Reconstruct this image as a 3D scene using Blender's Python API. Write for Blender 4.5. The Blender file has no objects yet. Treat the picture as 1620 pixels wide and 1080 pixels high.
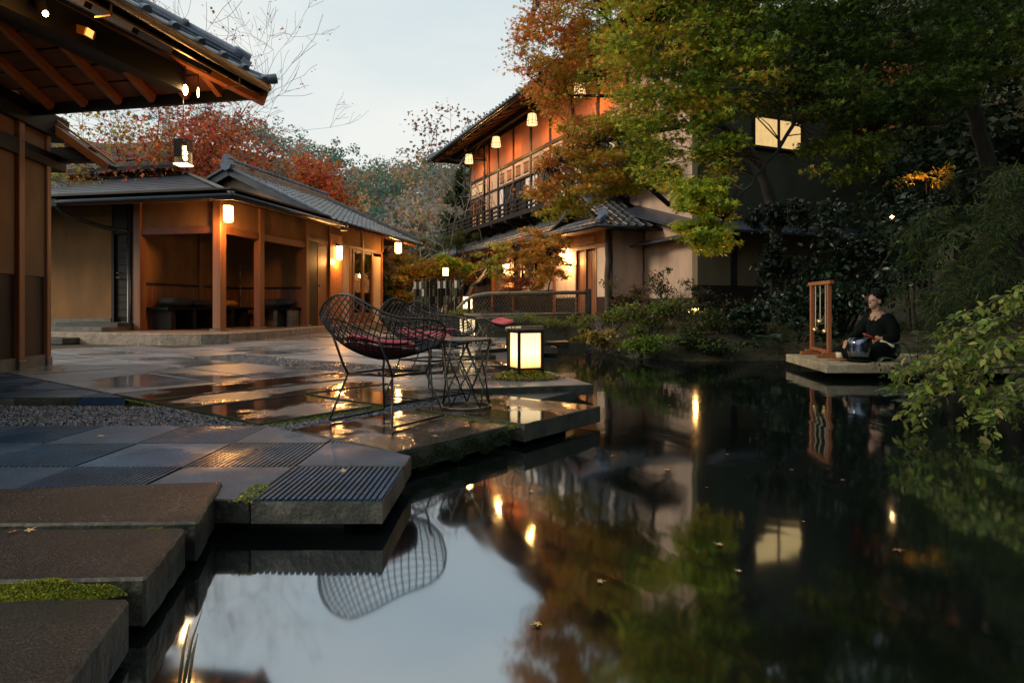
import bpy, bmesh, math, random
import numpy as np
from mathutils import Vector, Matrix, Quaternion

# ------------------------------------------------------------------ camera, sky, sun, exposure
random.seed(7)
RNG = np.random.default_rng(11)
scene = bpy.context.scene
COL = scene.collection
F, HOR, H = 1020.0, 487.0, 0.65          # focal length in photo pixels, horizon row, eye height above the terrace
WATER = -0.132

cam_data = bpy.data.cameras.new('camera')
cam = bpy.data.objects.new('camera', cam_data)
COL.objects.link(cam)
cam.location = (0, 0, H)
cam.rotation_euler = (math.radians(90), 0, 0)
cam_data.sensor_width = 36.0
cam_data.lens = F / 1620 * 36.0
cam_data.shift_y = -(540 - HOR) / 1620
cam_data.clip_start = 0.05
cam_data.clip_end = 2000
scene.camera = cam

SUN_TO = Vector((-0.93, -0.20, 0.40)).normalized()
world = bpy.data.worlds.new('World')
scene.world = world
world.use_nodes = True
wn, wl = world.node_tree.nodes, world.node_tree.links
wn.clear()
w_out = wn.new('ShaderNodeOutputWorld')
sky = wn.new('ShaderNodeTexSky')
sky.sky_type = 'NISHITA'
sky.sun_disc = False
sky.sun_elevation = math.asin(SUN_TO.z)
sky.sun_rotation = math.atan2(SUN_TO.x, SUN_TO.y)
sky.air_density = 1.5
sky.dust_density = 3.0
bg_sky = wn.new('ShaderNodeBackground')
bg_sky.inputs['Strength'].default_value = 0.05
wl.new(sky.outputs['Color'], bg_sky.inputs['Color'])
tc = wn.new('ShaderNodeTexCoord')
mp = wn.new('ShaderNodeMapping')
mp.inputs['Scale'].default_value = (1.0, 1.0, 3.2)
wl.new(tc.outputs['Generated'], mp.inputs['Vector'])
cl = wn.new('ShaderNodeTexNoise')
cl.inputs['Scale'].default_value = 1.7
cl.inputs['Detail'].default_value = 5.0
cl.inputs['Roughness'].default_value = 0.5
wl.new(mp.outputs['Vector'], cl.inputs['Vector'])
cr = wn.new('ShaderNodeValToRGB')
cr.color_ramp.elements[0].position = 0.36
cr.color_ramp.elements[0].color = (0.52, 0.60, 0.63, 1)
cr.color_ramp.elements[1].position = 0.64
cr.color_ramp.elements[1].color = (0.70, 0.715, 0.685, 1)
wl.new(cl.outputs['Fac'], cr.inputs['Fac'])
bg_cl = wn.new('ShaderNodeBackground')
bg_cl.inputs['Strength'].default_value = 1.22
wl.new(cr.outputs['Color'], bg_cl.inputs['Color'])
w_mix = wn.new('ShaderNodeMixShader')
w_mix.inputs['Fac'].default_value = 0.9
wl.new(bg_sky.outputs[0], w_mix.inputs[1])
wl.new(bg_cl.outputs[0], w_mix.inputs[2])
wl.new(w_mix.outputs[0], w_out.inputs['Surface'])

sun_data = bpy.data.lights.new('sun', 'SUN')
sun_data.energy = 2.1
sun_data.angle = math.radians(14)
sun_data.color = (1.0, 0.80, 0.58)
sun = bpy.data.objects.new('sun', sun_data)
COL.objects.link(sun)
sun.rotation_euler = (-SUN_TO).to_track_quat('-Z', 'Y').to_euler()

scene.view_settings.view_transform = 'Standard'
scene.view_settings.look = 'None'
scene.view_settings.gamma = 1.0
scene.view_settings.exposure = 0.18
scene.render.engine = 'CYCLES'
scene.cycles.use_denoising = True
scene.cycles.max_bounces = 6
scene.cycles.diffuse_bounces = 3
scene.cycles.glossy_bounces = 4
scene.cycles.transmission_bounces = 3
scene.cycles.transparent_max_bounces = 6
scene.cycles.sample_clamp_indirect = 4.0
scene.cycles.caustics_reflective = False
scene.cycles.caustics_refractive = False

# ------------------------------------------------------------------ helpers
def at(px, py, Y):
    """world point seen at a photo pixel at depth Y"""
    return Vector(((px - 810) / F * Y, Y, H - (py - HOR) / F * Y))

def gp(px, py, z=0.0):
    Y = F * (H - z) / (py - HOR)
    return Vector(((px - 810) / F * Y, Y, z))

class Fr:
    """plan frame: origin and two horizontal unit axes"""
    def __init__(self, o, a):
        self.o = Vector((o[0], o[1], 0)); n = math.hypot(*a)
        self.a = Vector((a[0] / n, a[1] / n, 0)); self.b = Vector((-self.a.y, self.a.x, 0))
    def __call__(self, a, b, z=0.0):
        p = self.o + self.a * a + self.b * b
        return Vector((p.x, p.y, z))

def thing(name, label, cat, loc=(0, 0, 0), group=None, rotz=0.0):
    o = bpy.data.objects.new(name, None)
    o.empty_display_size = 0.1
    COL.objects.link(o)
    o.location = loc; o.rotation_euler = (0, 0, rotz)
    tag(o, label, cat, group)
    return o

def tag(o, label=None, cat=None, group=None, kind=None):
    if label: o['label'] = label
    if cat: o['category'] = cat
    if group: o['group'] = group
    if kind: o['kind'] = kind
    return o

def root_of(o):
    while o.parent: o = o.parent
    return o

def place(o, parent):
    """parent o while keeping it where it stands in the world (only roots carry a transform)"""
    if parent is not None:
        o.parent = parent
        r = root_of(parent)
        if parent is r:
            o.matrix_parent_inverse = (Matrix.Translation(r.location) @ r.rotation_euler.to_matrix().to_4x4()).inverted()
        else:
            o.matrix_parent_inverse = Matrix.Identity(4)
    return o

class MB:
    def __init__(self): self.v, self.f = [], []
    def add(self, vs, fs):
        n = len(self.v)
        self.v += [tuple(p) for p in vs]
        self.f += [tuple(i + n for i in f) for f in fs]
        return self
    def hexa(self, p):
        return self.add(p, [(0, 3, 2, 1), (4, 5, 6, 7), (0, 1, 5, 4), (1, 2, 6, 5), (2, 3, 7, 6), (3, 0, 4, 7)])
    def box(self, c, s, rz=0.0):
        cx, cy, cz = c; hx, hy, hz = s[0] / 2, s[1] / 2, s[2] / 2
        ca, sa = math.cos(rz), math.sin(rz)
        q = [(-hx, -hy), (hx, -hy), (hx, hy), (-hx, hy)]
        q = [(cx + x * ca - y * sa, cy + x * sa + y * ca) for x, y in q]
        return self.hexa([(x, y, cz - hz) for x, y in q] + [(x, y, cz + hz) for x, y in q])
    def obox(self, fr, a0, a1, b0, b1, z0, z1):
        q = [(a0, b0), (a1, b0), (a1, b1), (a0, b1)]
        return self.hexa([fr(a, b, z0) for a, b in q] + [fr(a, b, z1) for a, b in q])
    def prism(self, poly, z0, z1):
        n = len(poly)
        area = sum(poly[i][0] * poly[(i + 1) % n][1] - poly[(i + 1) % n][0] * poly[i][1] for i in range(n))
        if area < 0: poly = poly[::-1]
        vs = [(p[0], p[1], z0) for p in poly] + [(p[0], p[1], z1) for p in poly]
        fs = [tuple(range(n - 1, -1, -1)), tuple(range(n, 2 * n))]
        fs += [(i, (i + 1) % n, n + (i + 1) % n, n + i) for i in range(n)]
        return self.add(vs, fs)
    def slab3(self, a, b, c, d, th):
        """quad a,b,c,d thickened downwards along its normal"""
        a, b, c, d = map(Vector, (a, b, c, d))
        n = (b - a).cross(d - a).normalized()
        if n.z < 0: n = -n
        lo = [p - n * th for p in (a, b, c, d)]
        return self.hexa(lo + [a, b, c, d])
    def beam(self, p, q, w, h, up=(0, 0, 1)):
        p, q, up = Vector(p), Vector(q), Vector(up)
        d = (q - p).normalized(); s = d.cross(up)
        if s.length < 1e-4: s = Vector((1, 0, 0))
        s.normalize(); t = s.cross(d).normalized()
        s *= w / 2; t *= h / 2
        return self.hexa([p - s - t, p + s - t, q + s - t, q - s - t, p - s + t, p + s + t, q + s + t, q - s + t])
    def tube(self, pts, r, n=6, cap=True, closed=False):
        pts = [Vector(p) for p in pts]; m = len(pts)
        if not isinstance(r, (list, tuple)): r = [r] * m
        vs, fs, ref = [], [], None
        for i, p in enumerate(pts):
            if closed: d = pts[(i + 1) % m] - pts[i - 1]
            else: d = pts[min(i + 1, m - 1)] - pts[max(i - 1, 0)]
            if d.length < 1e-9: d = Vector((0, 0, 1))
            d.normalize()
            if ref is None:
                ref = d.orthogonal().normalized()
            ref = (ref - d * ref.dot(d))
            if ref.length < 1e-6: ref = d.orthogonal()
            ref.normalize(); b = d.cross(ref)
            for k in range(n):
                t = 2 * math.pi * k / n
                vs.append(p + (ref * math.cos(t) + b * math.sin(t)) * r[i])
        last = m if closed else m - 1
        for i in range(last):
            j = (i + 1) % m
            for k in range(n):
                k2 = (k + 1) % n
                fs.append((i * n + k, i * n + k2, j * n + k2, j * n + k))
        if cap and not closed:
            fs.append(tuple(range(n - 1, -1, -1))); fs.append(tuple((m - 1) * n + k for k in range(n)))
        return self.add(vs, fs)
    def lathe(self, c, prof, n=24):
        c = Vector(c); vs, fs = [], []
        for r, z in prof:
            for k in range(n):
                t = 2 * math.pi * k / n
                vs.append((c.x + r * math.cos(t), c.y + r * math.sin(t), c.z + z))
        for i in range(len(prof) - 1):
            for k in range(n):
                k2 = (k + 1) % n
                fs.append((i * n + k, i * n + k2, (i + 1) * n + k2, (i + 1) * n + k))
        fs.append(tuple(range(n - 1, -1, -1))); fs.append(tuple((len(prof) - 1) * n + k for k in range(n)))
        return self.add(vs, fs)
    def mesh(self, name, mat=None, smooth=False):
        me = bpy.data.meshes.new(name)
        me.from_pydata(self.v, [], self.f)
        if mat: me.materials.append(mat)
        if smooth: me.polygons.foreach_set('use_smooth', [True] * len(me.polygons))
        me.update()
        return me
    def build(self, name, mat, parent=None, smooth=False, bevel=0.0, local=False):
        me = self.mesh(name, mat, smooth)
        o = bpy.data.objects.new(name, me)
        COL.objects.link(o)
        if parent is not None:
            if local: o.parent = parent
            else: place(o, parent)
        if bevel:
            b = o.modifiers.new('edge', 'BEVEL'); b.width = bevel; b.segments = 1; b.limit_method = 'ANGLE'
        return o

def np_mesh(name, V, Q, mat=None, tint=None, smooth=False):
    """mesh from numpy arrays: V (n,3), Q (m,k) with k = 3 or 4; tint (n,3) to a colour attribute"""
    me = bpy.data.meshes.new(name)
    V = np.ascontiguousarray(V, dtype=np.float32); Q = np.ascontiguousarray(Q, dtype=np.int32)
    k = Q.shape[1]
    me.vertices.add(len(V)); me.vertices.foreach_set('co', V.ravel())
    me.loops.add(Q.size); me.loops.foreach_set('vertex_index', Q.ravel())
    me.polygons.add(len(Q)); me.polygons.foreach_set('loop_start', np.arange(0, Q.size, k, dtype=np.int32))
    if smooth: me.polygons.foreach_set('use_smooth', np.ones(len(Q), dtype=bool))
    me.update(calc_edges=True)
    if tint is not None:
        a = me.attributes.new('tint', 'FLOAT_COLOR', 'POINT')
        c = np.ones((len(V), 4), dtype=np.float32); c[:, :3] = tint
        a.data.foreach_set('color', c.ravel())
    if mat: me.materials.append(mat)
    return me

def np_obj(name, me, parent=None):
    o = bpy.data.objects.new(name, me); COL.objects.link(o)
    if parent is not None: place(o, parent)
    return o

# ------------------------------------------------------------------ materials
MATS = {}
def nodes_of(name):
    m = bpy.data.materials.new(name); m.use_nodes = True
    nt = m.node_tree; nt.nodes.clear()
    out = nt.nodes.new('ShaderNodeOutputMaterial')
    return m, nt.nodes, nt.links, out

def pmat(name, col, rough=0.6, var=0.25, scale=6.0, bump=0.15, bscale=60.0, metallic=0.0, stretch=(1, 1, 1),
         wet=None, speck=0.0, rnd=0.0, col2=None, ior=1.5, coat=0.0, grain=None):
    """principled surface: noisy colour between col and col2, optional wet patches (dry roughness, wet roughness, share)"""
    m, N, L, out = nodes_of(name)
    p = N.new('ShaderNodeBsdfPrincipled')
    p.inputs['Metallic'].default_value = metallic
    p.inputs['IOR'].default_value = ior
    if coat: p.inputs['Coat Weight'].default_value = coat; p.inputs['Coat Roughness'].default_value = 0.08
    geo = N.new('ShaderNodeNewGeometry')
    mp = N.new('ShaderNodeMapping'); mp.inputs['Scale'].default_value = stretch
    L.new(geo.outputs['Position'], mp.inputs['Vector'])
    n1 = N.new('ShaderNodeTexNoise'); n1.inputs['Scale'].default_value = scale; n1.inputs['Detail'].default_value = 6
    n1.inputs['Roughness'].default_value = 0.62
    L.new(mp.outputs['Vector'], n1.inputs['Vector'])
    ramp = N.new('ShaderNodeValToRGB')
    ramp.color_ramp.elements[0].position = 0.30; ramp.color_ramp.elements[1].position = 0.70
    c2 = col2 if col2 else tuple(min(1, c * (1 + var)) for c in col)
    c1 = tuple(c * (1 - var) for c in col) if not col2 else col
    ramp.color_ramp.elements[0].color = (*c1, 1); ramp.color_ramp.elements[1].color = (*c2, 1)
    L.new(n1.outputs['Fac'], ramp.inputs['Fac'])
    colsock = ramp.outputs['Color']
    if speck:
        n2 = N.new('ShaderNodeTexNoise'); n2.inputs['Scale'].default_value = 210 if grain else 170; n2.inputs['Detail'].default_value = 2
        L.new(geo.outputs['Position'], n2.inputs['Vector'])
        r2 = N.new('ShaderNodeMapRange'); r2.inputs[1].default_value = 0.35; r2.inputs[2].default_value = 0.72
        r2.inputs[3].default_value = 1 - speck; r2.inputs[4].default_value = 1 + 2.2 * speck
        if grain: r2.inputs[1].default_value = 0.50; r2.inputs[2].default_value = 0.66; r2.inputs[3].default_value = 0.55; r2.inputs[4].default_value = grain  # sharp bright specks: stone grain, with wet sparkle put into the colour
        L.new(n2.outputs['Fac'], r2.inputs[0])
        mx = N.new('ShaderNodeVectorMath'); mx.operation = 'SCALE'
        L.new(colsock, mx.inputs[0]); L.new(r2.outputs[0], mx.inputs['Scale']); colsock = mx.outputs[0]
    if rnd:
        oi = N.new('ShaderNodeObjectInfo')
        r3 = N.new('ShaderNodeMapRange'); r3.inputs[3].default_value = 1 - rnd; r3.inputs[4].default_value = 1 + rnd
        L.new(oi.outputs['Random'], r3.inputs[0])
        mx = N.new('ShaderNodeVectorMath'); mx.operation = 'SCALE'
        L.new(colsock, mx.inputs[0]); L.new(r3.outputs[0], mx.inputs['Scale']); colsock = mx.outputs[0]
    L.new(colsock, p.inputs['Base Color'])
    bsock = None
    if wet:
        dry, wetr, share, wsc = wet
        n4 = N.new('ShaderNodeTexNoise'); n4.inputs['Scale'].default_value = wsc; n4.inputs['Detail'].default_value = 4
        mp4 = N.new('ShaderNodeMapping'); mp4.inputs['Rotation'].default_value = (0, 0, 0.6); mp4.inputs['Scale'].default_value = (1, 0.8, 1)
        L.new(geo.outputs['Position'], mp4.inputs['Vector']); L.new(mp4.outputs['Vector'], n4.inputs['Vector'])
        r4 = N.new('ShaderNodeMapRange'); r4.interpolation_type = 'SMOOTHSTEP'
        r4.inputs[1].default_value = share - 0.07; r4.inputs[2].default_value = share + 0.07
        r4.inputs[3].default_value = wetr; r4.inputs[4].default_value = dry
        L.new(n4.outputs['Fac'], r4.inputs[0])
        L.new(r4.outputs[0], p.inputs['Roughness'])
        r5 = N.new('ShaderNodeMapRange'); r5.inputs[1].default_value = wetr; r5.inputs[2].default_value = dry
        r5.inputs[3].default_value = 0.06; r5.inputs[4].default_value = 1.0
        L.new(r4.outputs[0], r5.inputs[0]); bsock = r5.outputs[0]
    else:
        r4 = N.new('ShaderNodeMapRange'); r4.inputs[3].default_value = max(0.02, rough - 0.1); r4.inputs[4].default_value = min(1, rough + 0.1)
        L.new(n1.outputs['Fac'], r4.inputs[0]); L.new(r4.outputs[0], p.inputs['Roughness'])
    if bump:
        n3 = N.new('ShaderNodeTexNoise'); n3.inputs['Scale'].default_value = bscale; n3.inputs['Detail'].default_value = 4
        L.new(mp.outputs['Vector'], n3.inputs['Vector'])
        b = N.new('ShaderNodeBump'); b.inputs['Strength'].default_value = bump; b.inputs['Distance'].default_value = 0.01
        L.new(n3.outputs['Fac'], b.inputs['Height'])
        if bsock:
            mm = N.new('ShaderNodeMath'); mm.operation = 'MULTIPLY'; mm.inputs[1].default_value = bump
            L.new(bsock, mm.inputs[0]); L.new(mm.outputs[0], b.inputs['Strength'])
        L.new(b.outputs['Normal'], p.inputs['Normal'])
    L.new(p.outputs[0], out.inputs['Surface'])
    MATS[name] = m
    return m

def emat(name, col, strength, grad=0.0):
    m, N, L, out = nodes_of(name)
    e = N.new('ShaderNodeEmission'); e.inputs['Color'].default_value = (*col, 1); e.inputs['Strength'].default_value = strength
    if grad:
        geo = N.new('ShaderNodeNewGeometry')
        n = N.new('ShaderNodeTexNoise'); n.inputs['Scale'].default_value = 9.0; n.inputs['Detail'].default_value = 3
        L.new(geo.outputs['Position'], n.inputs['Vector'])
        r = N.new('ShaderNodeMapRange'); r.inputs[3].default_value = strength * (1 - grad); r.inputs[4].default_value = strength * (1 + grad)
        L.new(n.outputs['Fac'], r.inputs[0]); L.new(r.outputs[0], e.inputs['Strength'])
    L.new(e.outputs[0], out.inputs['Surface'])
    MATS[name] = m
    return m

def leafmat(name, trans=0.35, rough=0.55, gain=1.0):
    m, N, L, out = nodes_of(name)
    at_ = N.new('ShaderNodeAttribute'); at_.attribute_name = 'tint'
    p = N.new('ShaderNodeBsdfPrincipled'); p.inputs['Roughness'].default_value = rough
    p.inputs['Specular IOR Level'].default_value = 0.35
    L.new(at_.outputs['Color'], p.inputs['Base Color'])
    t = N.new('ShaderNodeBsdfTranslucent'); L.new(at_.outputs['Color'], t.inputs['Color'])
    mx = N.new('ShaderNodeMixShader'); mx.inputs['Fac'].default_value = trans
    L.new(p.outputs[0], mx.inputs[1]); L.new(t.outputs[0], mx.inputs[2]); L.new(mx.outputs[0], out.inputs['Surface'])
    MATS[name] = m
    return m

# paving and stone
M_BLUE = pmat('blue_slate', (0.012, 0.040, 0.080), var=0.4, scale=3.5, bump=0.5, bscale=150, wet=(0.48, 0.26, 0.47, 1.6), speck=0.5, rnd=0.2, ior=1.38)
M_BROWN = pmat('brown_granite', (0.034, 0.027, 0.023), var=0.4, scale=4, bump=0.5, bscale=60, wet=(0.30, 0.03, 0.53, 2.2), speck=0.6, rnd=0.15)
M_NEAR = pmat('near_granite', (0.0095, 0.0075, 0.0065), rough=0.20, var=0.6, scale=4, bump=0.7, bscale=210, speck=0.95, rnd=0.12, ior=1.42, grain=6.0)
M_GREY = pmat('grey_paving', (0.165, 0.170, 0.185), var=0.40, scale=1.4, bump=0.22, bscale=60, wet=(0.40, 0.10, 0.45, 0.75), speck=0.15, rnd=0.14)
M_EDGE = pmat('stone_edge', (0.008, 0.009, 0.007), col2=(0.055, 0.058, 0.040), scale=7, bump=0.8, bscale=35, speck=0.3)
M_RIBSIDE = pmat('stained_concrete', (0.014, 0.017, 0.015), col2=(0.17, 0.165, 0.135), scale=5.5, bump=0.6, bscale=40, speck=0.2)
M_CONC = pmat('concrete', (0.10, 0.10, 0.085), var=0.5, scale=5, bump=0.4, bscale=45, speck=0.15)
M_DARKST = pmat('dark_stone', (0.035, 0.038, 0.036), var=0.4, scale=4, bump=0.4, bscale=30)
M_STEP = pmat('step_stone', (0.22, 0.18, 0.14), var=0.45, scale=7, bump=1.0, bscale=22, speck=0.35)
M_PLAT = pmat('platform_stone', (0.34, 0.29, 0.19), var=0.45, scale=9, bump=0.5, bscale=60, speck=0.4)
M_GRAVEL = pmat('gravel_stone', (0.10, 0.115, 0.135), rough=0.35, var=0.6, scale=40, bump=0.0, speck=0.2)
M_SOIL = pmat('soil', (0.030, 0.030, 0.018), rough=0.95, var=0.5, scale=2.5, bump=0.8, bscale=9)
M_HILL = pmat('hill_soil', (0.030, 0.036, 0.022), rough=1.0, var=0.5, scale=0.3, bump=0.5, bscale=3)
# buildings
M_OCHRE = pmat('ochre_plaster', (0.21, 0.105, 0.036), rough=0.9, var=0.28, scale=2.2, bump=0.2, bscale=90, stretch=(1, 1, 0.5))
M_BEIGE = pmat('beige_plaster', (0.44, 0.32, 0.24), rough=0.9, var=0.22, scale=2.4, bump=0.15, bscale=90, stretch=(1, 1, 0.22))
M_ROSE = pmat('rose_plaster', (0.34, 0.120, 0.060), rough=0.9, var=0.14, scale=1.8, bump=0.08, bscale=110)
M_CREAM = pmat('cream_plaster', (0.50, 0.40, 0.30), rough=0.9, var=0.2, scale=3, stretch=(1, 1, 0.3), bump=0.08, bscale=110)
M_WOOD = pmat('cedar', (0.185, 0.070, 0.026), rough=0.55, var=0.35, scale=14, bump=0.2, bscale=60, stretch=(1, 1, 0.06), rnd=0.12)
M_WOODH = pmat('cedar_beam', (0.16, 0.052, 0.018), rough=0.55, var=0.35, scale=14, bump=0.2, bscale=60, stretch=(0.3, 0.3, 1), rnd=0.12)
M_ORANGE = pmat('orange_board', (0.34, 0.110, 0.026), rough=0.5, var=0.25, scale=14, bump=0.15, bscale=60, stretch=(0.4, 0.4, 1))
M_DARKW = pmat('dark_wood', (0.016, 0.011, 0.008), ior=1.35, rough=0.55, var=0.4, scale=10, bump=0.2, bscale=60, stretch=(1, 1, 0.1))
M_BLACKW = pmat('black_wood', (0.0045, 0.0045, 0.0045), ior=1.25, rough=0.6, var=0.4, scale=10, bump=0.2, bscale=60)
M_TILE = pmat('kawara_tile', (0.095, 0.125, 0.175), rough=0.26, var=0.35, scale=9, bump=0.15, bscale=80, rnd=0.22)
M_TILEG = pmat('grey_kawara', (0.13, 0.14, 0.15), rough=0.32, var=0.35, scale=9, bump=0.15, bscale=80, rnd=0.25)
M_METAL = pmat('roof_metal', (0.040, 0.052, 0.072), rough=0.36, var=0.3, scale=3, bump=0.1, bscale=50, rnd=0.12)
M_GUTTER = pmat('gutter', (0.022, 0.026, 0.032), rough=0.32, var=0.3, scale=5, bump=0.05, metallic=0.4)
M_BRONZE = pmat('bronze', (0.30, 0.15, 0.06), rough=0.3, var=0.2, scale=10, bump=0.02, metallic=0.9)
M_GLASS = pmat('window_glass', (0.020, 0.022, 0.024), rough=0.06, var=0.1, scale=1, bump=0.0, ior=1.7)
M_SHOJI = pmat('shoji_paper', (0.62, 0.62, 0.62), rough=0.8, var=0.05, scale=2, bump=0.0)
M_BAMBOO = pmat('bamboo', (0.30, 0.24, 0.15), rough=0.45, var=0.35, scale=12, bump=0.1, bscale=50)
M_LATT = pmat('lattice_bamboo', (0.16, 0.125, 0.085), rough=0.6, var=0.35, scale=12, bump=0.1, bscale=50)
# furniture
M_BLACK = pmat('black_steel', (0.012, 0.013, 0.015), rough=0.32, var=0.3, scale=30, bump=0.05, bscale=200)
M_STEEL = pmat('dull_steel', (0.16, 0.15, 0.13), rough=0.30, var=0.3, scale=30, bump=0.05, bscale=200, metallic=0.8)
M_RED = pmat('red_fabric', (0.56, 0.085, 0.10), rough=0.8, var=0.15, scale=8, bump=0.25, bscale=300)
M_CUSH = pmat('dark_cushion', (0.035, 0.033, 0.028), rough=0.85, var=0.35, scale=14, bump=0.25, bscale=200)
M_CUSHO = pmat('orange_cushion', (0.42, 0.16, 0.030), rough=0.8, var=0.25, scale=14, bump=0.25, bscale=200)
M_CHIME = pmat('chime_wood', (0.27, 0.095, 0.040), rough=0.45, var=0.25, scale=16, bump=0.1, bscale=60, stretch=(1, 1, 0.1))
M_BRASS = pmat('brass', (0.60, 0.44, 0.20), rough=0.28, var=0.2, scale=20, bump=0.02, metallic=1.0)
M_CORD = pmat('pale_cord', (0.55, 0.50, 0.38), rough=0.8, var=0.1, scale=20, bump=0.05)
M_BOWL = pmat('bowl_metal', (0.20, 0.23, 0.30), rough=0.16, var=0.4, scale=12, bump=0.06, bscale=40, metallic=1.0)
M_CLOTH = pmat('black_cloth', (0.0045, 0.0075, 0.007), ior=1.2, rough=0.9, var=0.3, scale=10, bump=0.2, bscale=120)
M_SKIN = pmat('skin', (0.46, 0.27, 0.19), rough=0.5, var=0.08, scale=12, bump=0.03, bscale=150)
M_HAIR = pmat('black_hair', (0.005, 0.0045, 0.0045), ior=1.25, rough=0.6, var=0.3, scale=40, bump=0.3, bscale=160)
M_REDL = pmat('red_lacquer', (0.22, 0.014, 0.014), rough=0.25, var=0.1, scale=10, bump=0.0)
M_IVORY = pmat('ivory', (0.62, 0.55, 0.38), rough=0.5, var=0.15, scale=20, bump=0.05)
M_BARK = pmat('bark', (0.050, 0.040, 0.032), rough=0.9, var=0.45, scale=10, bump=0.8, bscale=30, stretch=(1, 1, 0.35))
M_BARKD = pmat('dark_bark', (0.018, 0.016, 0.013), rough=0.9, var=0.45, scale=10, bump=0.8, bscale=30, stretch=(1, 1, 0.35))
M_BARKG = pmat('grey_bark', (0.22, 0.21, 0.20), rough=0.9, var=0.35, scale=6, bump=0.5, bscale=20)
M_BARKP = pmat('plum_bark', (0.13, 0.105, 0.105), rough=0.9, var=0.35, scale=6, bump=0.4, bscale=20)
M_LEAF = leafmat('foliage', 0.48, 0.5)
M_LEAFG = leafmat('glossy_foliage', 0.15, 0.28)
M_MOSS = leafmat('moss_blades', 0.25, 0.8)
# lamps
WARM = (1.0, 0.44, 0.11)
def paper_lantern_mat(z0, z1, strength):
    """paper lit from a bulb low inside: brightest a third of the way up, warmer towards the rims"""
    m, N, L, out = nodes_of('lamp_paper')
    geo = N.new('ShaderNodeNewGeometry'); sp = N.new('ShaderNodeSeparateXYZ'); L.new(geo.outputs['Position'], sp.inputs[0])
    mr = N.new('ShaderNodeMapRange'); mr.inputs[1].default_value = z0; mr.inputs[2].default_value = z1; L.new(sp.outputs['Z'], mr.inputs[0])
    cr_ = N.new('ShaderNodeValToRGB'); e = cr_.color_ramp.elements
    e[0].position = 0.0; e[0].color = (0.62, 0.30, 0.07, 1); e[1].position = 1.0; e[1].color = (0.78, 0.55, 0.27, 1)
    k = e.new(0.16); k.color = (1.0, 0.62, 0.25, 1); k = e.new(0.42); k.color = (1.0, 0.76, 0.42, 1)
    L.new(mr.outputs[0], cr_.inputs['Fac'])
    nz = N.new('ShaderNodeTexNoise'); nz.inputs['Scale'].default_value = 26; nz.inputs['Detail'].default_value = 4
    L.new(geo.outputs['Position'], nz.inputs['Vector'])
    r2 = N.new('ShaderNodeMapRange'); r2.inputs[3].default_value = strength * 0.8; r2.inputs[4].default_value = strength * 1.2; L.new(nz.outputs['Fac'], r2.inputs[0])
    em = N.new('ShaderNodeEmission'); L.new(cr_.outputs['Color'], em.inputs['Color']); L.new(r2.outputs[0], em.inputs['Strength'])
    L.new(em.outputs[0], out.inputs['Surface'])
    return m
E_PAPER = paper_lantern_mat(0.09, 0.43, 1.9)
E_WALL = emat('wall_lamp_paper', (1.0, 0.54, 0.19), 15.0)
E_SHADE = emat('lantern_shade', (1.0, 0.60, 0.25), 1.9, 0.35)
E_BULB = emat('bulb', (1.0, 0.55, 0.20), 60.0)
E_WIN = emat('lit_window', (1.0, 0.60, 0.20), 1.15, 0.35)
E_WIN2 = emat('lit_paper_window', (1.0, 0.66, 0.27), 0.75, 0.25)
# ------------------------------------------------------------------ ground, pond, hills
POND = np.array([(-2.2, -8), (3.7, -8), (3.7, 2), (3.9, 4), (4.5, 5.6), (5.4, 7.0), (5.3, 8.7), (4.2, 9.5), (2.7, 9.3), (1.75, 10.0),
                 (1.45, 12), (1.75, 14.1), (0.3, 14.3), (-0.2, 12), (-0.6, 9), (-0.9, 6), (-1.6, 4), (-2.2, 2)], float)

def poly_sd(P, poly):
    """signed distance of points P (n,2) to polygon, negative inside"""
    d = np.full(len(P), 1e9); inside = np.zeros(len(P), bool)
    n = len(poly)
    for i in range(n):
        a, b = poly[i], poly[(i + 1) % n]
        ab = b - a; t = np.clip(((P - a) @ ab) / (ab @ ab), 0, 1)
        d = np.minimum(d, np.hypot(*(P - a - t[:, None] * ab).T))
        c = ((a[1] > P[:, 1]) != (b[1] > P[:, 1]))
        with np.errstate(divide='ignore', invalid='ignore'):
            xi = (b[0] - a[0]) * (P[:, 1] - a[1]) / (b[1] - a[1]) + a[0]
        inside ^= c & (P[:, 0] < xi)
    return np.where(inside, -d, d)

def sstep(a, b, x):
    t = np.clip((x - a) / (b - a), 0, 1)
    return t * t * (3 - 2 * t)

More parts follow.
